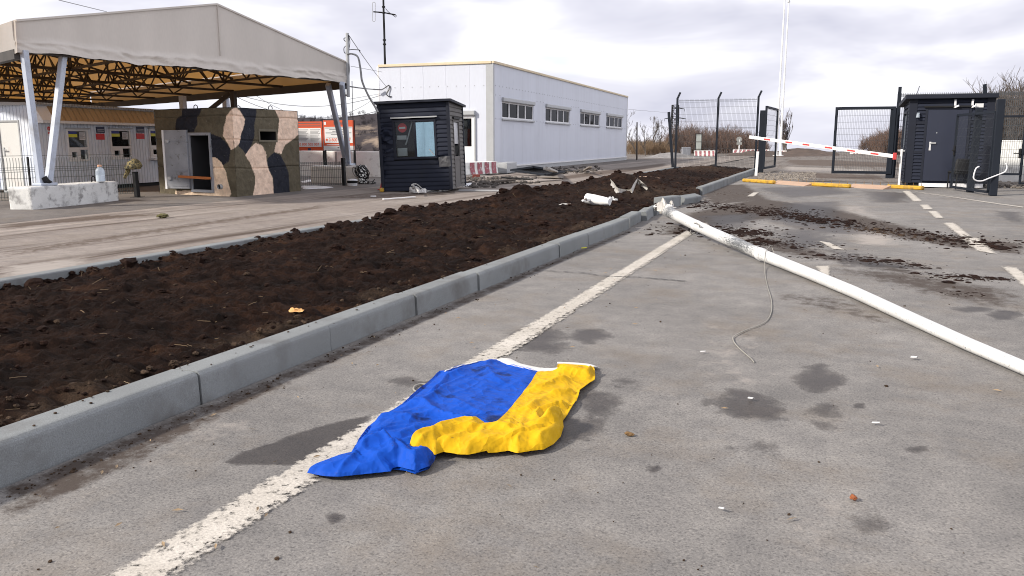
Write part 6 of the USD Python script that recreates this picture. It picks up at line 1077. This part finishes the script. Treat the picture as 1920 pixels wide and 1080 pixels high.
# ------------------------------------------------------------------ far side: signs, pylon, bushes
sb = G(1309, 292); t = Thing('notice_stand', 'pale two panel notice stand by the far roadside', 'sign', sb); zt, zb = at(1309, 252, sb)[2], at(1309, 280, sb)[2]; wd = 12 * float((sb - EYE) @ FH) / F; fr_ = Fr(sb - RT * wd / 2, RT, -FH)
for a, b in ((zb, (zt + zb) / 2 - .03), ((zt + zb) / 2 + .03, zt)): t.part('panel', fr_.b(.06, wd - .06, a, b, -.03, .01), mat('pale_green_panel', (.42, .45, .42), .6, .06, 1.0))
fm = MB(); fr_.box(fm, -.0, .06, 0, zt + .08, -.04, .02); fr_.box(fm, wd - .06, wd, 0, zt + .08, -.04, .02); fr_.box(fm, .06, wd - .06, zt + .01, zt + .08, -.04, .02); t.part('frame', fm, BLACKM)
rs = G(1385.5, 289.5); t = Thing('road_sign', 'round road sign seen from behind on a white post', 'sign', rs); s_ = float((rs - EYE) @ FH) / F; c = at(1386, 261.5, rs); t.part('post', MB().tube([rs, V(rs[0], rs[1], c[2])], .07, 8), WTRIM); t.part('disc', MB().tube([c, c - FH * .04], 5 * s_, 20), mat('sign_back', (.36, .37, .35), .5, .05, 2.0)); t.part('plate', MB().box(at(1386, 269, rs) - FH * .05, (9.5 * s_, .04, 4.6 * s_), cR), mat('sign_back', (.36, .37, .35)))
bx = G(1286, 291); single('crate', MB().box(bx + V(0, 0, .38), (.75, .6, .76), cR, .03), mat('pale_grey_box', (.25, .26, .29), .7, .08, 2.0), 'pale grey box on the ground left of the striped barrier', 'box')
py = EYE + ray(1264, 268) / (ray(1264, 268) @ FH) * 300; py[2] = -8; tpz = at(1263, 197, py)[2]; t = Thing('pylon', 'steel lattice pylon rising behind the bare shrubs', 'pylon', py); sc = 300 / F; mb = MB(); hw = 5.6 * sc; n_ = 12; zs_ = np.linspace(-8, tpz, n_); ws_ = np.interp(zs_, [-8, 6, tpz], [hw * 2.2, hw * 1.05, hw * .95])
for i in range(n_ - 1):
    A_ = [py * V(1, 1, 0) + V(sx * ws_[i], sy * ws_[i], zs_[i]) for sx, sy in ((-1, -1), (1, -1), (1, 1), (-1, 1))]; B_ = [py * V(1, 1, 0) + V(sx * ws_[i + 1], sy * ws_[i + 1], zs_[i + 1]) for sx, sy in ((-1, -1), (1, -1), (1, 1), (-1, 1))]
    for j in range(4): mb.bar(A_[j], B_[j], .3); mb.bar(A_[j], B_[(j + 1) % 4], .13); mb.bar(A_[(j + 1) % 4], B_[j], .13); mb.bar(B_[j], B_[(j + 1) % 4], .13)
t.part('lattice', mb, BLACKM)
for yy, xl, xr in ((203.5, 1260, 1283), (222, 1246, 1286)): c = at(1264, yy, py); l_, r_ = at(xl, yy + .6, py), at(xr, yy + .6, py); t.part('cross_arm', MB().bar(l_, c + UZ * .6, .16).bar(l_, c, .16).bar(r_, c + UZ * .6, .16).bar(r_, c, .16).bar(l_, l_ - UZ * .9, .12).bar(r_, r_ - UZ * .9, .12), BLACKM)
# mounds beyond the gate
X_, Y_ = np.meshgrid(np.linspace(-9, 1, 60), np.linspace(66, 108, 50)); Z_ = -.05 + .75 * np.exp(-(((X_ + 2.6) / 3.2) ** 2 + ((Y_ - 92) / 8) ** 2)) + .5 * np.exp(-(((X_ + 7) / 2.5) ** 2 + ((Y_ - 84) / 5) ** 2)) + (fbm(np.stack([X_, Y_ * .5, 0 * X_], -1), 4, 81) - .5) * .3 - .1; v, f = grid(X_, Y_, Z_); single('earth_mound', (v, f), mat('brown_earth', (.075, .05, .037), .95, .35, 1.2, 6, .2), 'low mound of brown earth beyond the gateway', kind='structure', smooth=True)
X_, Y_ = np.meshgrid(np.linspace(-16, -7, 60), np.linspace(60, 76, 50)); Z_ = -.06 + .55 * np.exp(-(((X_ + 12.2) / 1.6) ** 2 + ((Y_ - 69) / 3) ** 2)) + .25 * np.exp(-(((X_ + 9.5) / 1.6) ** 2 + ((Y_ - 67) / 2) ** 2)) + (fbm(np.stack([X_ * 1.5, Y_ * .8, 0 * X_], -1), 4, 82) - .5) * .2 - .08; v, f = grid(X_, Y_, Z_); single('gravel_heap', (v, f), mat('grey_gravel', (.20, .19, .185), .95, .25, 2.0, 8, .25), 'grey gravel heap right of the white building', kind='structure', smooth=True)
# bare trees one can tell apart, then the thicket
for i, (x, yb, yt, sp, sd, lb) in enumerate([(1193, 292, 222, .45, 3, 'thin bare tree just right of the white building'), (1210, 292, 232, .4, 4, 'bare sapling second from the white building'), (1228, 290, 216, .5, 6, 'tallest bare tree between the building and the pylon'), (1243, 290, 232, .5, 8, 'bare bushy tree left of the pylon')]):
    p = G(x, yb); d = float((p - EYE) @ FH); p = V(p[0], p[1], 0); hh = (yb - yt) / F * d; bare_tree(p, lb, 100 + sd, hh * 1.0, sp, TWIG2, levels=5, kids=3, r0=.06, trunks=2 if i > 1 else 1, rmin=.008)
pp = G(1473, 290); hh = (290 - 214) / F * float((pp - EYE) @ FH); bare_tree(pp, 'upswept bare poplar behind the pair of flagpoles', 201, hh * .85, .26, TWIG2, levels=5, kids=3, r0=.09, up=1.1, trunks=4, thin=.45, rmin=.009)
up_ = G(1194, 300); single('utility_pole', MB().tube([V(up_[0], up_[1], 0), at(1194.5, 229, up_)], [.06, .045], 8), BARK, 'plain wooden pole right of the white building', 'pole')
UsdGeom.Scope.Define(stage, '/World/Looks/prototypes') if False else None
def thicket(name, label, places, protos, twig):
    pi = UsdGeom.PointInstancer.Define(stage, numbered('/World', name)); setdata(pi.GetPrim(), label=label, category='thicket', kind='stuff'); rel = []
    for i, (a, b) in enumerate(protos):
        va, fa2 = a.get(); vb, fb2 = b.get(); q = usdkit.mesh(stage, f'{pi.GetPath()}/shrub_{i:03d}' if i else f'{pi.GetPath()}/shrub', (np.vstack([va, vb]), np.vstack([fa2, fb2 + len(va)])), twig); rel.append(q.GetPath())
    pi.CreatePrototypesRel().SetTargets(rel); n = len(places); pi.CreateProtoIndicesAttr(Vt.IntArray([int(k) for k in rng.integers(0, len(protos), n)])); pi.CreatePositionsAttr(Vt.Vec3fArray([Gf.Vec3f(*map(float, p[:3])) for p in places])); pi.CreateScalesAttr(Vt.Vec3fArray([Gf.Vec3f(float(p[3]), float(p[3]), float(p[3]) * float(p[4])) for p in places]))
    pi.CreateOrientationsAttr(Vt.QuathArray([Gf.Quath(math.cos(a / 2), 0, 0, math.sin(a / 2)) for a in rng.uniform(0, 6.28, n)]))
PRO = [branch_tree(300 + i, 1.0, .75, levels=3, kids=4, r0=.011, trunks=5, thin=.6, rmin=.0019) for i in range(5)]
for a, b in PRO: pass
def spots(x0, x1, d0, d1, n, hfun):
    out = []
    for _ in range(n):
        x = rng.uniform(x0, x1); d = rng.uniform(d0, d1); p = EYE + ray(x, 268) / (ray(x, 268) @ FH) * d; out.append((p[0], p[1], float(ground_height(p[0], p[1])) - .05, hfun(x, d) * rng.uniform(.75, 1.15), 1.0))
    return out
hA = lambda x, d: np.interp(x, [1176, 1240, 1275, 1320, 1345, 1400, 1430, 1470], [1.4, 2.0, 3.2, 2.7, 3.1, 2.6, 1.6, 1.0]) * d / 95
thicket('thicket', 'red brown bare thicket beyond the mesh fence', spots(1255, 1440, 92, 112, 95, hA), PRO, TWIG)
thicket('thicket', 'dry scrub along the ground right of the white building', spots(1178, 1262, 80, 100, 90, lambda x, d: 1.5 * d / 90), PRO, DRYG)
hB = lambda x, d: np.interp(x, [1612, 1640, 1670, 1760], [1.6, 2.3, 2.7, 2.9]) * d / 90
thicket('thicket', 'brown bare bushes behind the right gate leaf', spots(1618, 1720, 84, 104, 70, hB), PRO, TWIG)
hC = lambda x, d: np.interp(x, [1700, 1845, 1885, 1960], [1.9, 2.3, 3.9, 4.3]) * d / 45
thicket('thicket', 'dense bare brown trees behind the right hand fence', spots(1700, 2080, 42, 56, 130, hC), PRO, TWIG2)
hs = []
for _ in range(4200):
    i, j = rng.integers(5, 65), rng.integers(5, 145); x, y, z = HX[i, j], HY[i, j], HZ[i, j]
    if am[i, j] > .2 and not (sand.reshape(HX.shape)[i, j] > .8): hs.append((x + rng.normal(0, 2), y + rng.normal(0, 2), z - .2, rng.uniform(.7, 2.1), .9))
thicket('scrub', 'grey scrub dotted over the hill', hs, PRO[:3], mat('hill_twig', (.030, .026, .030), .95, .2, .2))

# ------------------------------------------------------------------ the fallen flagpole and its rope
px_ = [(1249, 395), (1275, 408), (1300, 420), (1330, 434), (1365, 449.5), (1400, 465), (1430, 478), (1470, 494), (1520, 514), (1600, 547), (1700, 593), (1810, 643), (1925, 692), (2080, 762)]
rad = [.86 * q for q in [.085, .078, .075, .073, .071, .069, .066, .060, .056, .052, .047, .043, .040, .036]]; zc = [.215, .19, .165, .135, .115, .095, .078, .064, .060, .056, .051, .047, .044, .040]
C_ = np.array([G(x, y, z) for (x, y), z in zip(px_, zc)]); L_ = np.r_[0, np.cumsum(np.linalg.norm(np.diff(C_, axis=0), axis=1))]; tt = np.linspace(0, L_[-1], 260); PC = np.stack([np.interp(tt, L_, C_[:, i]) for i in range(3)], 1)
for _ in range(4): PC[1:-1] = .25 * PC[:-2] + .5 * PC[1:-1] + .25 * PC[2:]
v, f = tube(PC, np.interp(tt, L_, rad), 22); n_ring = len(PC); ring = np.minimum(np.arange(len(v)) // 22, n_ring - 1); s_ = np.where(np.arange(len(v)) >= n_ring * 22, 0, tt[ring]); LB = L_[6]
dn = (np.clip(1 - np.abs(s_ - .25) / .35, 0, 1) * .9 + np.clip(1 - np.abs(s_ - LB + .5) / .8, 0, 1) * .35)[:, None]; cen = PC[ring]; k = (fbm(v * 9, 3, 91) - .5)[:, None]; v[:n_ring * 22] += ((v - cen) * k * dn * .7)[:n_ring * 22]
pole = Thing('fallen_flagpole', 'white flagpole lying torn off across the asphalt', 'flagpole', C_[0]); p_ = pole.part('tube', (v, f), POLEM, smooth=50)
vv, _ = arr((v, f)); mm = UsdGeom.Mesh(p_.prim); pts_ = np.array(mm.GetPointsAttr().Get()) + C_[0]; sx = np.array([tt[np.argmin(((PC - q) ** 2).sum(1))] for q in pts_[:]]); scf = np.clip(1 - np.abs(sx - .35) / .5, 0, 1) * .5 + np.clip(1 - np.abs(sx - LB + .55) / .75, 0, 1) * .50; primvar(mm, 'scuff', scf)
for s, r in ((LB - .02, .064), (LB - 2.1, .067)): i = int(np.argmin(abs(tt - s))); q = PC[i]; d = unit(PC[i + 1] - PC[i - 1]); pole.part('clamp_ring', MB().tube([q - d * .03, q + d * .03], r, 20), WTRIM, smooth=40)
for q_ in range(7): c = C_[0] + V(rng.normal(-.05, .05), rng.normal(.03, .06), rng.uniform(-.06, .05)); pole.part('torn_shard', crumpled(c, .16, .10, .09, rng.uniform(0, 6), 70 + q_, 10, 6), SHEETM if q_ % 2 else TORN)
pole.part('torn_collar', crumpled(C_[0] + V(-.02, .05, -.03), .30, .22, .2, .6, 88, 16, 9), SHEETM)
rp_ = [G(1452, 477, .05), G(1446, 461, .13), G(1441, 464, .155), G(1435, 474, .12), G(1434, 497, .03)] + [G(x, y, .008) for x, y in [(1435, 517), (1440, 540), (1446, 560), (1447, 580), (1441, 597), (1427, 608), (1398, 619), (1380, 628), (1374, 634), (1379, 645), (1393, 659), (1407, 671), (1414, 679)]]
single('rope', MB().tube(spline(rp_, 8), .0031, 6), ROPE, 'thin pale halyard rope trailing off the fallen flagpole', 'rope', smooth=True)
rp_ = [G(1294, 437, .01), G(1296, 428, .06), G(1302, 418, .20), G(1312, 423, .20), G(1306, 433, .06), G(1296, 440, .01)]; single('rope', MB().tube(spline(rp_, 8), .006, 6), ROPE, 'short rope knot round the pole at the end of the white line', 'rope', smooth=True)
rp_ = [G(x, y, .008) for x, y in [(806, 722), (790, 720), (778, 724), (776, 731), (786, 737)]]; single('rope', MB().tube(spline(rp_, 8), .0045, 6), ROPE, 'small rope loop sticking out from under the blue cloth', 'rope', smooth=True)

# ------------------------------------------------------------------ the flag: cloth crumpled by a small simulation
def fp(pts): return np.array([G(560 + a / 3.2, 650 + b / 3.2)[:2] for a, b in pts])
def resample(P, step, closed=True):
    Q = np.vstack([P, P[:1]]) if closed else P; L = np.r_[0, np.cumsum(np.linalg.norm(np.diff(Q, axis=0), axis=1))]; t = np.linspace(0, L[-1], max(3, int(L[-1] / step)) + 1); t = t[:-1] if closed else t; return np.stack([np.interp(t, L, Q[:, k]) for k in range(2)], 1)
def cloth_mesh(outline, step, line=None):
    B = resample(outline, step * .8); pg = Polygon(B); x0, y0, x1, y1 = pg.bounds; X_, Y_ = np.meshgrid(np.arange(x0, x1, step), np.arange(y0, y1, step * .87)); X_[1::2] += step / 2; I = np.stack([X_.ravel(), Y_.ravel()], 1); I = I[sdist(pg, I) < -step * .55]; I = I + rng.normal(0, step * .06, I.shape)
    if line is not None:
        Ls = resample(line, step * .8, False); Ls = Ls[sdist(pg, Ls) < -step * .3]; I = np.vstack([I[shapely.distance(shapely.LineString(line), shapely.points(I)) > step * .6], Ls])
    P = np.vstack([B, I]); T = Delaunay(P).simplices; c = P[T].mean(1); T = T[shapely.contains(pg, shapely.points(c))]
    a = P[T]; flip = np.cross(a[:, 1] - a[:, 0], a[:, 2] - a[:, 0]) < 0; T[flip] = T[flip][:, ::-1]; return P, T, len(B)
def simulate(P, T, nb, z0, floor, comp, iters, stiff=.5, grav=.00007, pin=.5, seed=1):
    """Position based cloth: edges longer than the plan, so that it buckles and folds above the floor."""
    E_ = np.vstack([T[:, [0, 1]], T[:, [1, 2]], T[:, [2, 0]]]); E_ = np.unique(np.sort(E_, 1), axis=0); d = {}
    for t in T:
        for k in range(3): d.setdefault(tuple(sorted((t[k], t[(k + 1) % 3]))), []).append(t[(k + 2) % 3])
    Bd = np.array([v_ for v_ in d.values() if len(v_) == 2]); X = np.concatenate([P, z0[:, None]], 1); flat = X.copy()
    cf = comp(P)[:, None]; ce = 1 + (cf[E_[:, 0], 0] + cf[E_[:, 1], 0]) / 2; cb = 1 + (cf[Bd[:, 0], 0] + cf[Bd[:, 1], 0]) / 2
    r1 = np.linalg.norm(P[E_[:, 0]] - P[E_[:, 1]], axis=1) * ce; r2 = np.linalg.norm(P[Bd[:, 0]] - P[Bd[:, 1]], axis=1) * cb; r1 = np.maximum(r1, np.linalg.norm(X[E_[:, 0]] - X[E_[:, 1]], axis=1)); r2 = np.maximum(r2, np.linalg.norm(X[Bd[:, 0]] - X[Bd[:, 1]], axis=1))
    N = len(X); vel = np.zeros_like(X); EE = np.vstack([E_, Bd]); R = np.r_[r1, r2]; W = np.r_[np.ones(len(r1)), np.full(len(r2), stiff)]; cnt = np.bincount(EE.ravel(), np.repeat(W, 2), N)[:, None]
    for it in range(iters):
        old = X.copy(); X = X + vel * .9; X[:, 2] -= grav
        for _ in range(2):
            D = X[EE[:, 1]] - X[EE[:, 0]]; l = np.linalg.norm(D, axis=1); c = (W * (l - R) / np.maximum(l, 1e-9) * .5)[:, None] * D; dx = np.stack([np.bincount(EE[:, 0], c[:, k], N) - np.bincount(EE[:, 1], c[:, k], N) for k in range(3)], 1); X = X + 1.5 * dx / np.maximum(cnt, 1)
            X[:nb, :2] += pin * (flat[:nb, :2] - X[:nb, :2]); X[nb:, :2] += .02 * (flat[nb:, :2] - X[nb:, :2]); fl__ = floor(X[:, :2]); X[:, 2] = np.maximum(X[:, 2], fl__)
        vel = X - old
    dg = np.bincount(E_.ravel(), minlength=N)[:, None]
    for _ in range(0):
        av = np.stack([np.bincount(E_[:, 0], X[E_[:, 1], k], N) + np.bincount(E_[:, 1], X[E_[:, 0], k], N) for k in range(3)], 1) / dg; X[nb:] += .5 * (av - X)[nb:]
    return X
def ridge(P, pts, h, w, ends=True):
    Q = fp(pts); ls = shapely.LineString(Q); d = shapely.distance(ls, shapely.points(P)); s = shapely.line_locate_point(ls, shapely.points(P)) / ls.length; e = np.clip(np.minimum(s, 1 - s) / .15, .25, 1) if ends else 1; return h * (.75 * np.exp(-np.abs(d / w) ** 1.05) + .25 * np.exp(-(d / (2.2 * w)) ** 2)) * e
main_out = [(885, 172), (940, 145), (1000, 130), (1075, 110), (1150, 92), (1190, 92), (1250, 125), (1340, 148), (1440, 166), (1500, 166), (1553, 164), (1550, 140), (1556, 122), (1640, 122), (1720, 130), (1768, 145), (1778, 185), (1774, 222), (1730, 258), (1685, 290), (1668, 345), (1630, 400), (1586, 465), (1588, 500), (1560, 540), (1470, 580), (1300, 600), (1120, 600), (960, 620), (850, 650), (812, 690), (790, 745), (700, 785), (640, 760), (560, 752), (430, 768), (335, 730), (320, 680), (340, 620), (390, 550), (440, 482), (520, 420), (625, 368), (700, 300), (770, 240), (846, 170)]
seam = fp([(1440, 100), (1440, 166), (1400, 235), (1330, 330), (1255, 430), (1178, 502), (1120, 560), (1000, 640), (880, 720)])
st_ = .0082; P, T, nb = cloth_mesh(fp(main_out), st_, seam)
pgm = Polygon(fp(main_out)); sd = -sdist(pgm, P); z0 = .008 + .016 * (1 - np.exp(-np.maximum(sd, 0) / .03))
zr = 0 * sd
for pts, h, w in [([(1020, 150), (975, 185), (900, 215), (870, 190)], .022, .02), ([(1160, 95), (1120, 150), (1180, 230), (1260, 260)], .020, .03), ([(700, 345), (760, 390), (800, 440), (960, 490), (1120, 520), (1200, 520)], .040, .018), ([(450, 480), (600, 470), (720, 500)], .022, .03), ([(330, 640), (460, 610), (600, 605), (720, 560), (860, 540)], .035, .022), ([(400, 700), (520, 660), (640, 650), (760, 600)], .035, .02), ([(640, 370), (740, 380), (820, 330), (900, 260)], .03, .018), ([(900, 200), (860, 260), (790, 320)], .028, .016), ([(920, 350), (1060, 430), (1130, 460)], .012, .02), ([(1560, 165), (1600, 190), (1720, 200), (1775, 170)], .045, .025), ([(1370, 300), (1480, 280), (1560, 240), (1640, 230)], .03, .02), ([(1660, 300), (1560, 320), (1500, 330)], .03, .018), ([(1640, 380), (1540, 400), (1440, 430), (1420, 460), (1450, 520)], .04, .016), ([(1300, 420), (1380, 410), (1440, 360)], .018, .02), ([(1480, 560), (1580, 480), (1560, 440)], .05, .03)]: zr = np.maximum(zr, ridge(P, pts, h * 1.15, w * .7))
e1 = unit(fp([(1178, 502)])[0] - fp([(1440, 166)])[0]); n1 = V(-e1[1], e1[0]); e2 = unit(fp([(900, 520)])[0] - fp([(330, 660)])[0]); n2 = V(-e2[1], e2[0])
def folds(e, n, fa, fc, seed):
    w_ = .35 * (fbm(np.concatenate([P * 4, 0 * P[:, :1]], 1), 3, seed + 1) - .5); q = noise(np.stack([P @ e * fa, P @ n * fc + w_ * 3, 0 * w_], 1), seed); return np.clip(1 - np.abs(2 * q - 1) * 1.25, 0, 1) ** 1.15
yel = np.clip(.5 + (P - fp([(1310, 330)])[0]) @ (n1 if n1 @ (fp([(1500, 330)])[0] - fp([(1310, 330)])[0]) > 0 else -n1) / .10, 0, 1); low = np.exp(-((P - fp([(560, 580)])[0]) ** 2).sum(1) / .13) * (1 - yel); ed = np.clip(sd / .04, 0, 1)
z0 = z0 + zr + ed * (yel * (.012 * folds(e1, n1, 2.2, 13, 201) + .006 * folds(e1, n1, 5, 27, 203)) + low * (.032 * folds(e2, n2, 2.4, 15, 205) + .018 * folds(e2, n2, 5, 30, 207)) + (1 - yel) * (1 - low) * (.010 * folds(unit(e1 + .5 * n1), unit(n1 - .5 * e1), 2, 9, 209) + .008 * folds(unit(e2 + .4 * n2), unit(n2 - .4 * e2), 4, 24, 219)))
squash = lambda z, a, m: a + m * np.tanh(.9 * (z - a) / m)
z0 = squash(z0, .010, .075)
z0[:nb] = .006 + .012 * np.clip(fbm(np.concatenate([P[:nb] * 7, 0 * P[:nb, :1]], 1), 2, 96) - .4, 0, 1) * 2
bl_c = fp([(560, 620)])[0]
comp_main = lambda Q: .002 + .003 * np.exp(-((Q - bl_c) ** 2).sum(1) / .09) + .01 * np.exp(-((Q - fp([(1550, 330)])[0]) ** 2).sum(1) / .12)
X1 = simulate(P, T, nb, z0, lambda q: .007 + asph_z(q[:, 0], q[:, 1]) + .006, comp_main, 3)
blue_side = Polygon(np.vstack([seam, fp([(700, 900), (0, 900), (0, 50), (1440, 50)])])); cT = P[T].mean(1); isb = shapely.contains(blue_side, shapely.points(cT))
from scipy.interpolate import LinearNDInterpolator
def solid(X, T, thick=.0035):
    """Gives the cloth its underside and closed edge."""
    v, t = compact(X, T); n = np.zeros_like(v); fn = np.cross(v[t[:, 1]] - v[t[:, 0]], v[t[:, 2]] - v[t[:, 0]])
    for k in range(3): np.add.at(n, t[:, k], fn)
    n = unit3(n); e = np.vstack([t[:, [0, 1]], t[:, [1, 2]], t[:, [2, 0]]]); key = {tuple(q) for q in e}; be = np.array([q for q in e if (q[1], q[0]) not in key]); N = len(v); return np.vstack([v, v - n * thick]), np.vstack([t, t[:, ::-1] + N, np.stack([be[:, 1], be[:, 0], be[:, 0] + N], 1), np.stack([be[:, 1], be[:, 0] + N, be[:, 1] + N], 1)])
flag = Thing('flag', 'blue and yellow flag lying crumpled on the white line', 'flag', (*fp([(900, 420)])[0], 0))
flag.part('blue_field', solid(X1, T[isb]), BLUE, smooth=60); flag.part('yellow_field', solid(X1, T[~isb]), YELC, smooth=60)
top_of = LinearNDInterpolator(X1[:, :2], X1[:, 2], fill_value=.0)
# the yellow edge rolled over towards the front
yf_out = [(1185, 522), (1240, 535), (1330, 545), (1440, 532), (1520, 500), (1578, 474), (1590, 510), (1572, 570), (1530, 615), (1470, 648), (1400, 655), (1310, 670), (1260, 655), (1190, 665), (1100, 672), (1020, 686), (940, 682), (868, 674), (822, 692), (760, 690), (690, 698), (668, 672), (680, 645), (730, 630), (790, 606), (840, 580), (900, 562), (980, 545), (1060, 532), (1110, 534), (1140, 548)]
P, T, nb = cloth_mesh(fp(yf_out), .0072); pgm = Polygon(fp(yf_out)); sd = -sdist(pgm, P); fl_at = lambda q: np.maximum(np.nan_to_num(top_of(q)), .008 + asph_z(q[:, 0], q[:, 1]) + .004) + .005
z0 = fl_at(P) + .006 + .040 * np.sqrt(np.clip(sd / .07, 0, 1))
zr = 0 * sd
for pts, h, w in [([(680, 660), (760, 640), (860, 600), (1000, 560), (1110, 545)], .02, .014), ([(860, 670), (980, 620), (1080, 560)], .022, .013), ([(1000, 680), (1080, 640), (1110, 580)], .016, .012), ([(1180, 560), (1280, 600), (1400, 590), (1540, 520)], .026, .016), ([(1300, 660), (1340, 610), (1330, 560)], .03, .012), ([(1420, 640), (1500, 590), (1575, 520)], .03, .014), ([(800, 610), (815, 650), (822, 688)], .022, .010)]: zr = np.maximum(zr, ridge(P, pts, h * 1.15, w * .8))
zb = fl_at(P) + .006; e3 = unit(fp([(860, 640)])[0] - fp([(1500, 560)])[0]); n3 = V(-e3[1], e3[0]); z0 = .7 * (z0 - zb) + zb + zr + np.clip(sd / .03, 0, 1) * (.024 * folds(e3, n3, 3, 20, 211) + .020 * folds(unit(e3 + .8 * n3), unit(n3 - .8 * e3), 4, 20, 213)); z0 = zb + squash(z0 - zb, 0, .060); z0[:nb] = fl_at(P[:nb]) + .004
X2 = simulate(P, T, nb, z0, fl_at, lambda Q: .002 + 0 * Q[:, 0], 3, pin=.6, seed=2)
flag.part('yellow_fold', solid(X2, T), YELC, smooth=60)
# the blue corner folded back in front
bf_out = [(52, 788), (62, 768), (90, 752), (200, 718), (320, 682), (420, 655), (490, 636), (530, 648), (585, 668), (640, 690), (700, 705), (800, 696), (822, 704), (812, 730), (770, 762), (702, 786), (660, 772), (600, 752), (566, 762), (556, 778), (400, 795), (240, 812), (150, 808)]
P, T, nb = cloth_mesh(fp(bf_out), .0072); pgm = Polygon(fp(bf_out)); sd = -sdist(pgm, P); z0 = fl_at(P) + .005 + .024 * np.sqrt(np.clip(sd / .06, 0, 1))
zr = 0 * sd
for pts, h, w in [([(235, 808), (330, 740), (480, 645)], .022, .010), ([(480, 640), (560, 690), (580, 750)], .028, .012), ([(560, 670), (640, 720), (700, 780)], .03, .014), ([(640, 695), (740, 720), (815, 705)], .024, .014)]: zr = np.maximum(zr, ridge(P, pts, h * 1.1, w * .8))
z0 = z0 + zr + np.clip(sd / .03, 0, 1) * .018 * folds(e2, n2, 3, 22, 215); zb = fl_at(P) + .004; z0 = zb + squash(z0 - zb, 0, .06); z0[:nb] = fl_at(P[:nb]) + .003
X3 = simulate(P, T, nb, z0, fl_at, lambda Q: .002 + 0 * Q[:, 0], 3, pin=.6, seed=3)
flag.part('blue_corner', solid(X3, T), BLUE, 'blue corner folded back over the front edge', smooth=60)
def hem(pts, w, dz=.004):
    Q = resample(fp(pts), .012, False); z = np.nan_to_num(top_of(Q)); z = np.maximum(z, .012); n = len(Q); d = np.gradient(Q, axis=0); d /= np.linalg.norm(d, axis=1, keepdims=True); nr = np.stack([-d[:, 1], d[:, 0]], 1); th = np.array([0, .35, .7, 1.0]); Pz = np.stack([np.concatenate([Q + nr * w * t, (z * (1 - t) + (.010 + asph_z(Q[:, 0], Q[:, 1])) * t + dz * (1 - t) + .006 * math.sin(math.pi * t))[:, None]], 1) for t in th], 1); return grid(Pz[..., 0], Pz[..., 1], Pz[..., 2])
def hem_solid(pts, w): 
    v, f = hem(pts, w); n = np.cross(v[f[0, 1]] - v[f[0, 0]], v[f[0, 2]] - v[f[0, 0]]); f = f if n[2] > 0 else f[:, ::-1]; return solid(v, f, .003)
flag.part('white_hem', hem_solid([(1188, 96), (1250, 128), (1340, 150), (1440, 168), (1555, 168)], .085), HEMM, smooth=60); flag.part('white_hem', hem_solid([(1550, 122), (1640, 124), (1720, 132), (1760, 146)], .05), HEMM, smooth=60); flag.part('white_hem', hem_solid([(880, 176), (940, 148), (1000, 132), (1075, 112)], .018), HEMM, smooth=60)

# ------------------------------------------------------------------ small litter on the asphalt
SHM = mat('pale_shard', (.48, .48, .48), .6, .1, 30.0)
def shard(x, y, L, w, ang, label, m=SHM, curl=.3):
    p = G(x, y, .008); U_, T_ = np.meshgrid(np.linspace(-1, 1, 7), np.linspace(-1, 1, 5)); X_ = U_ * L / 2; Y_ = T_ * w / 2 * (1 - .3 * U_ ** 2); Z_ = .006 + curl * w * (1 - T_ ** 2) + .003 * U_; Q_ = np.stack([X_, Y_, Z_], -1) @ rotz(ang).T + p; v, f = grid(Q_[..., 0], Q_[..., 1], Q_[..., 2]); n_ = np.cross(v[f[0, 1]] - v[f[0, 0]], v[f[0, 2]] - v[f[0, 0]]); f = f if n_[2] > 0 else f[:, ::-1]; single('shard', solid(v, f, .003), m, label, 'shard', smooth=40)
shard(1408, 749, .032, .018, -.75, 'white shard lying on a round damp patch'); shard(1642, 795, .030, .014, -.3, 'white shard right of the two small damp patches'); shard(1353, 956, .022, .012, -.65, 'small white shard low in the middle of the asphalt'); shard(1318, 661, .030, .014, -.3, 'dark edged white shard left of the rope end'); shard(1714, 672, .034, .026, -.6, 'white scrap nearest the fallen flagpole'); shard(1095, 466, .06, .03, .3, 'tiny yellow wrapper at the foot of the kerb', YELP)
c = G(1600, 937, .006); v, f = clod(3, 2); single('rusty_nut', (v * .011 + c + UZ * .008, f), mat('rust_orange', (.22, .065, .02), .8, .3, 60.0), 'tiny rust orange bit on the lower right asphalt', 'rust bit', smooth=40)
c = G(1180, 816, .006); v, f = clod(5, 2); single('brown_bit', (v * V(.02, .012, .010) + c + UZ * .006, f), mat('brown_bit_paint', (.14, .08, .03), .8, .3, 60.0), 'small brown bit on the asphalt right of the flag', 'brown bit', smooth=40)
gx = G(305, 408); v, f = clod(2, 2); single('mossy_clod', (v * V(.10, .07, .045) + gx + UZ * .03, f), mat('mossy_earth', (.09, .08, .03), .95, .3, 20.0), 'mossy clod on the dusty left road', 'clod', smooth=40)
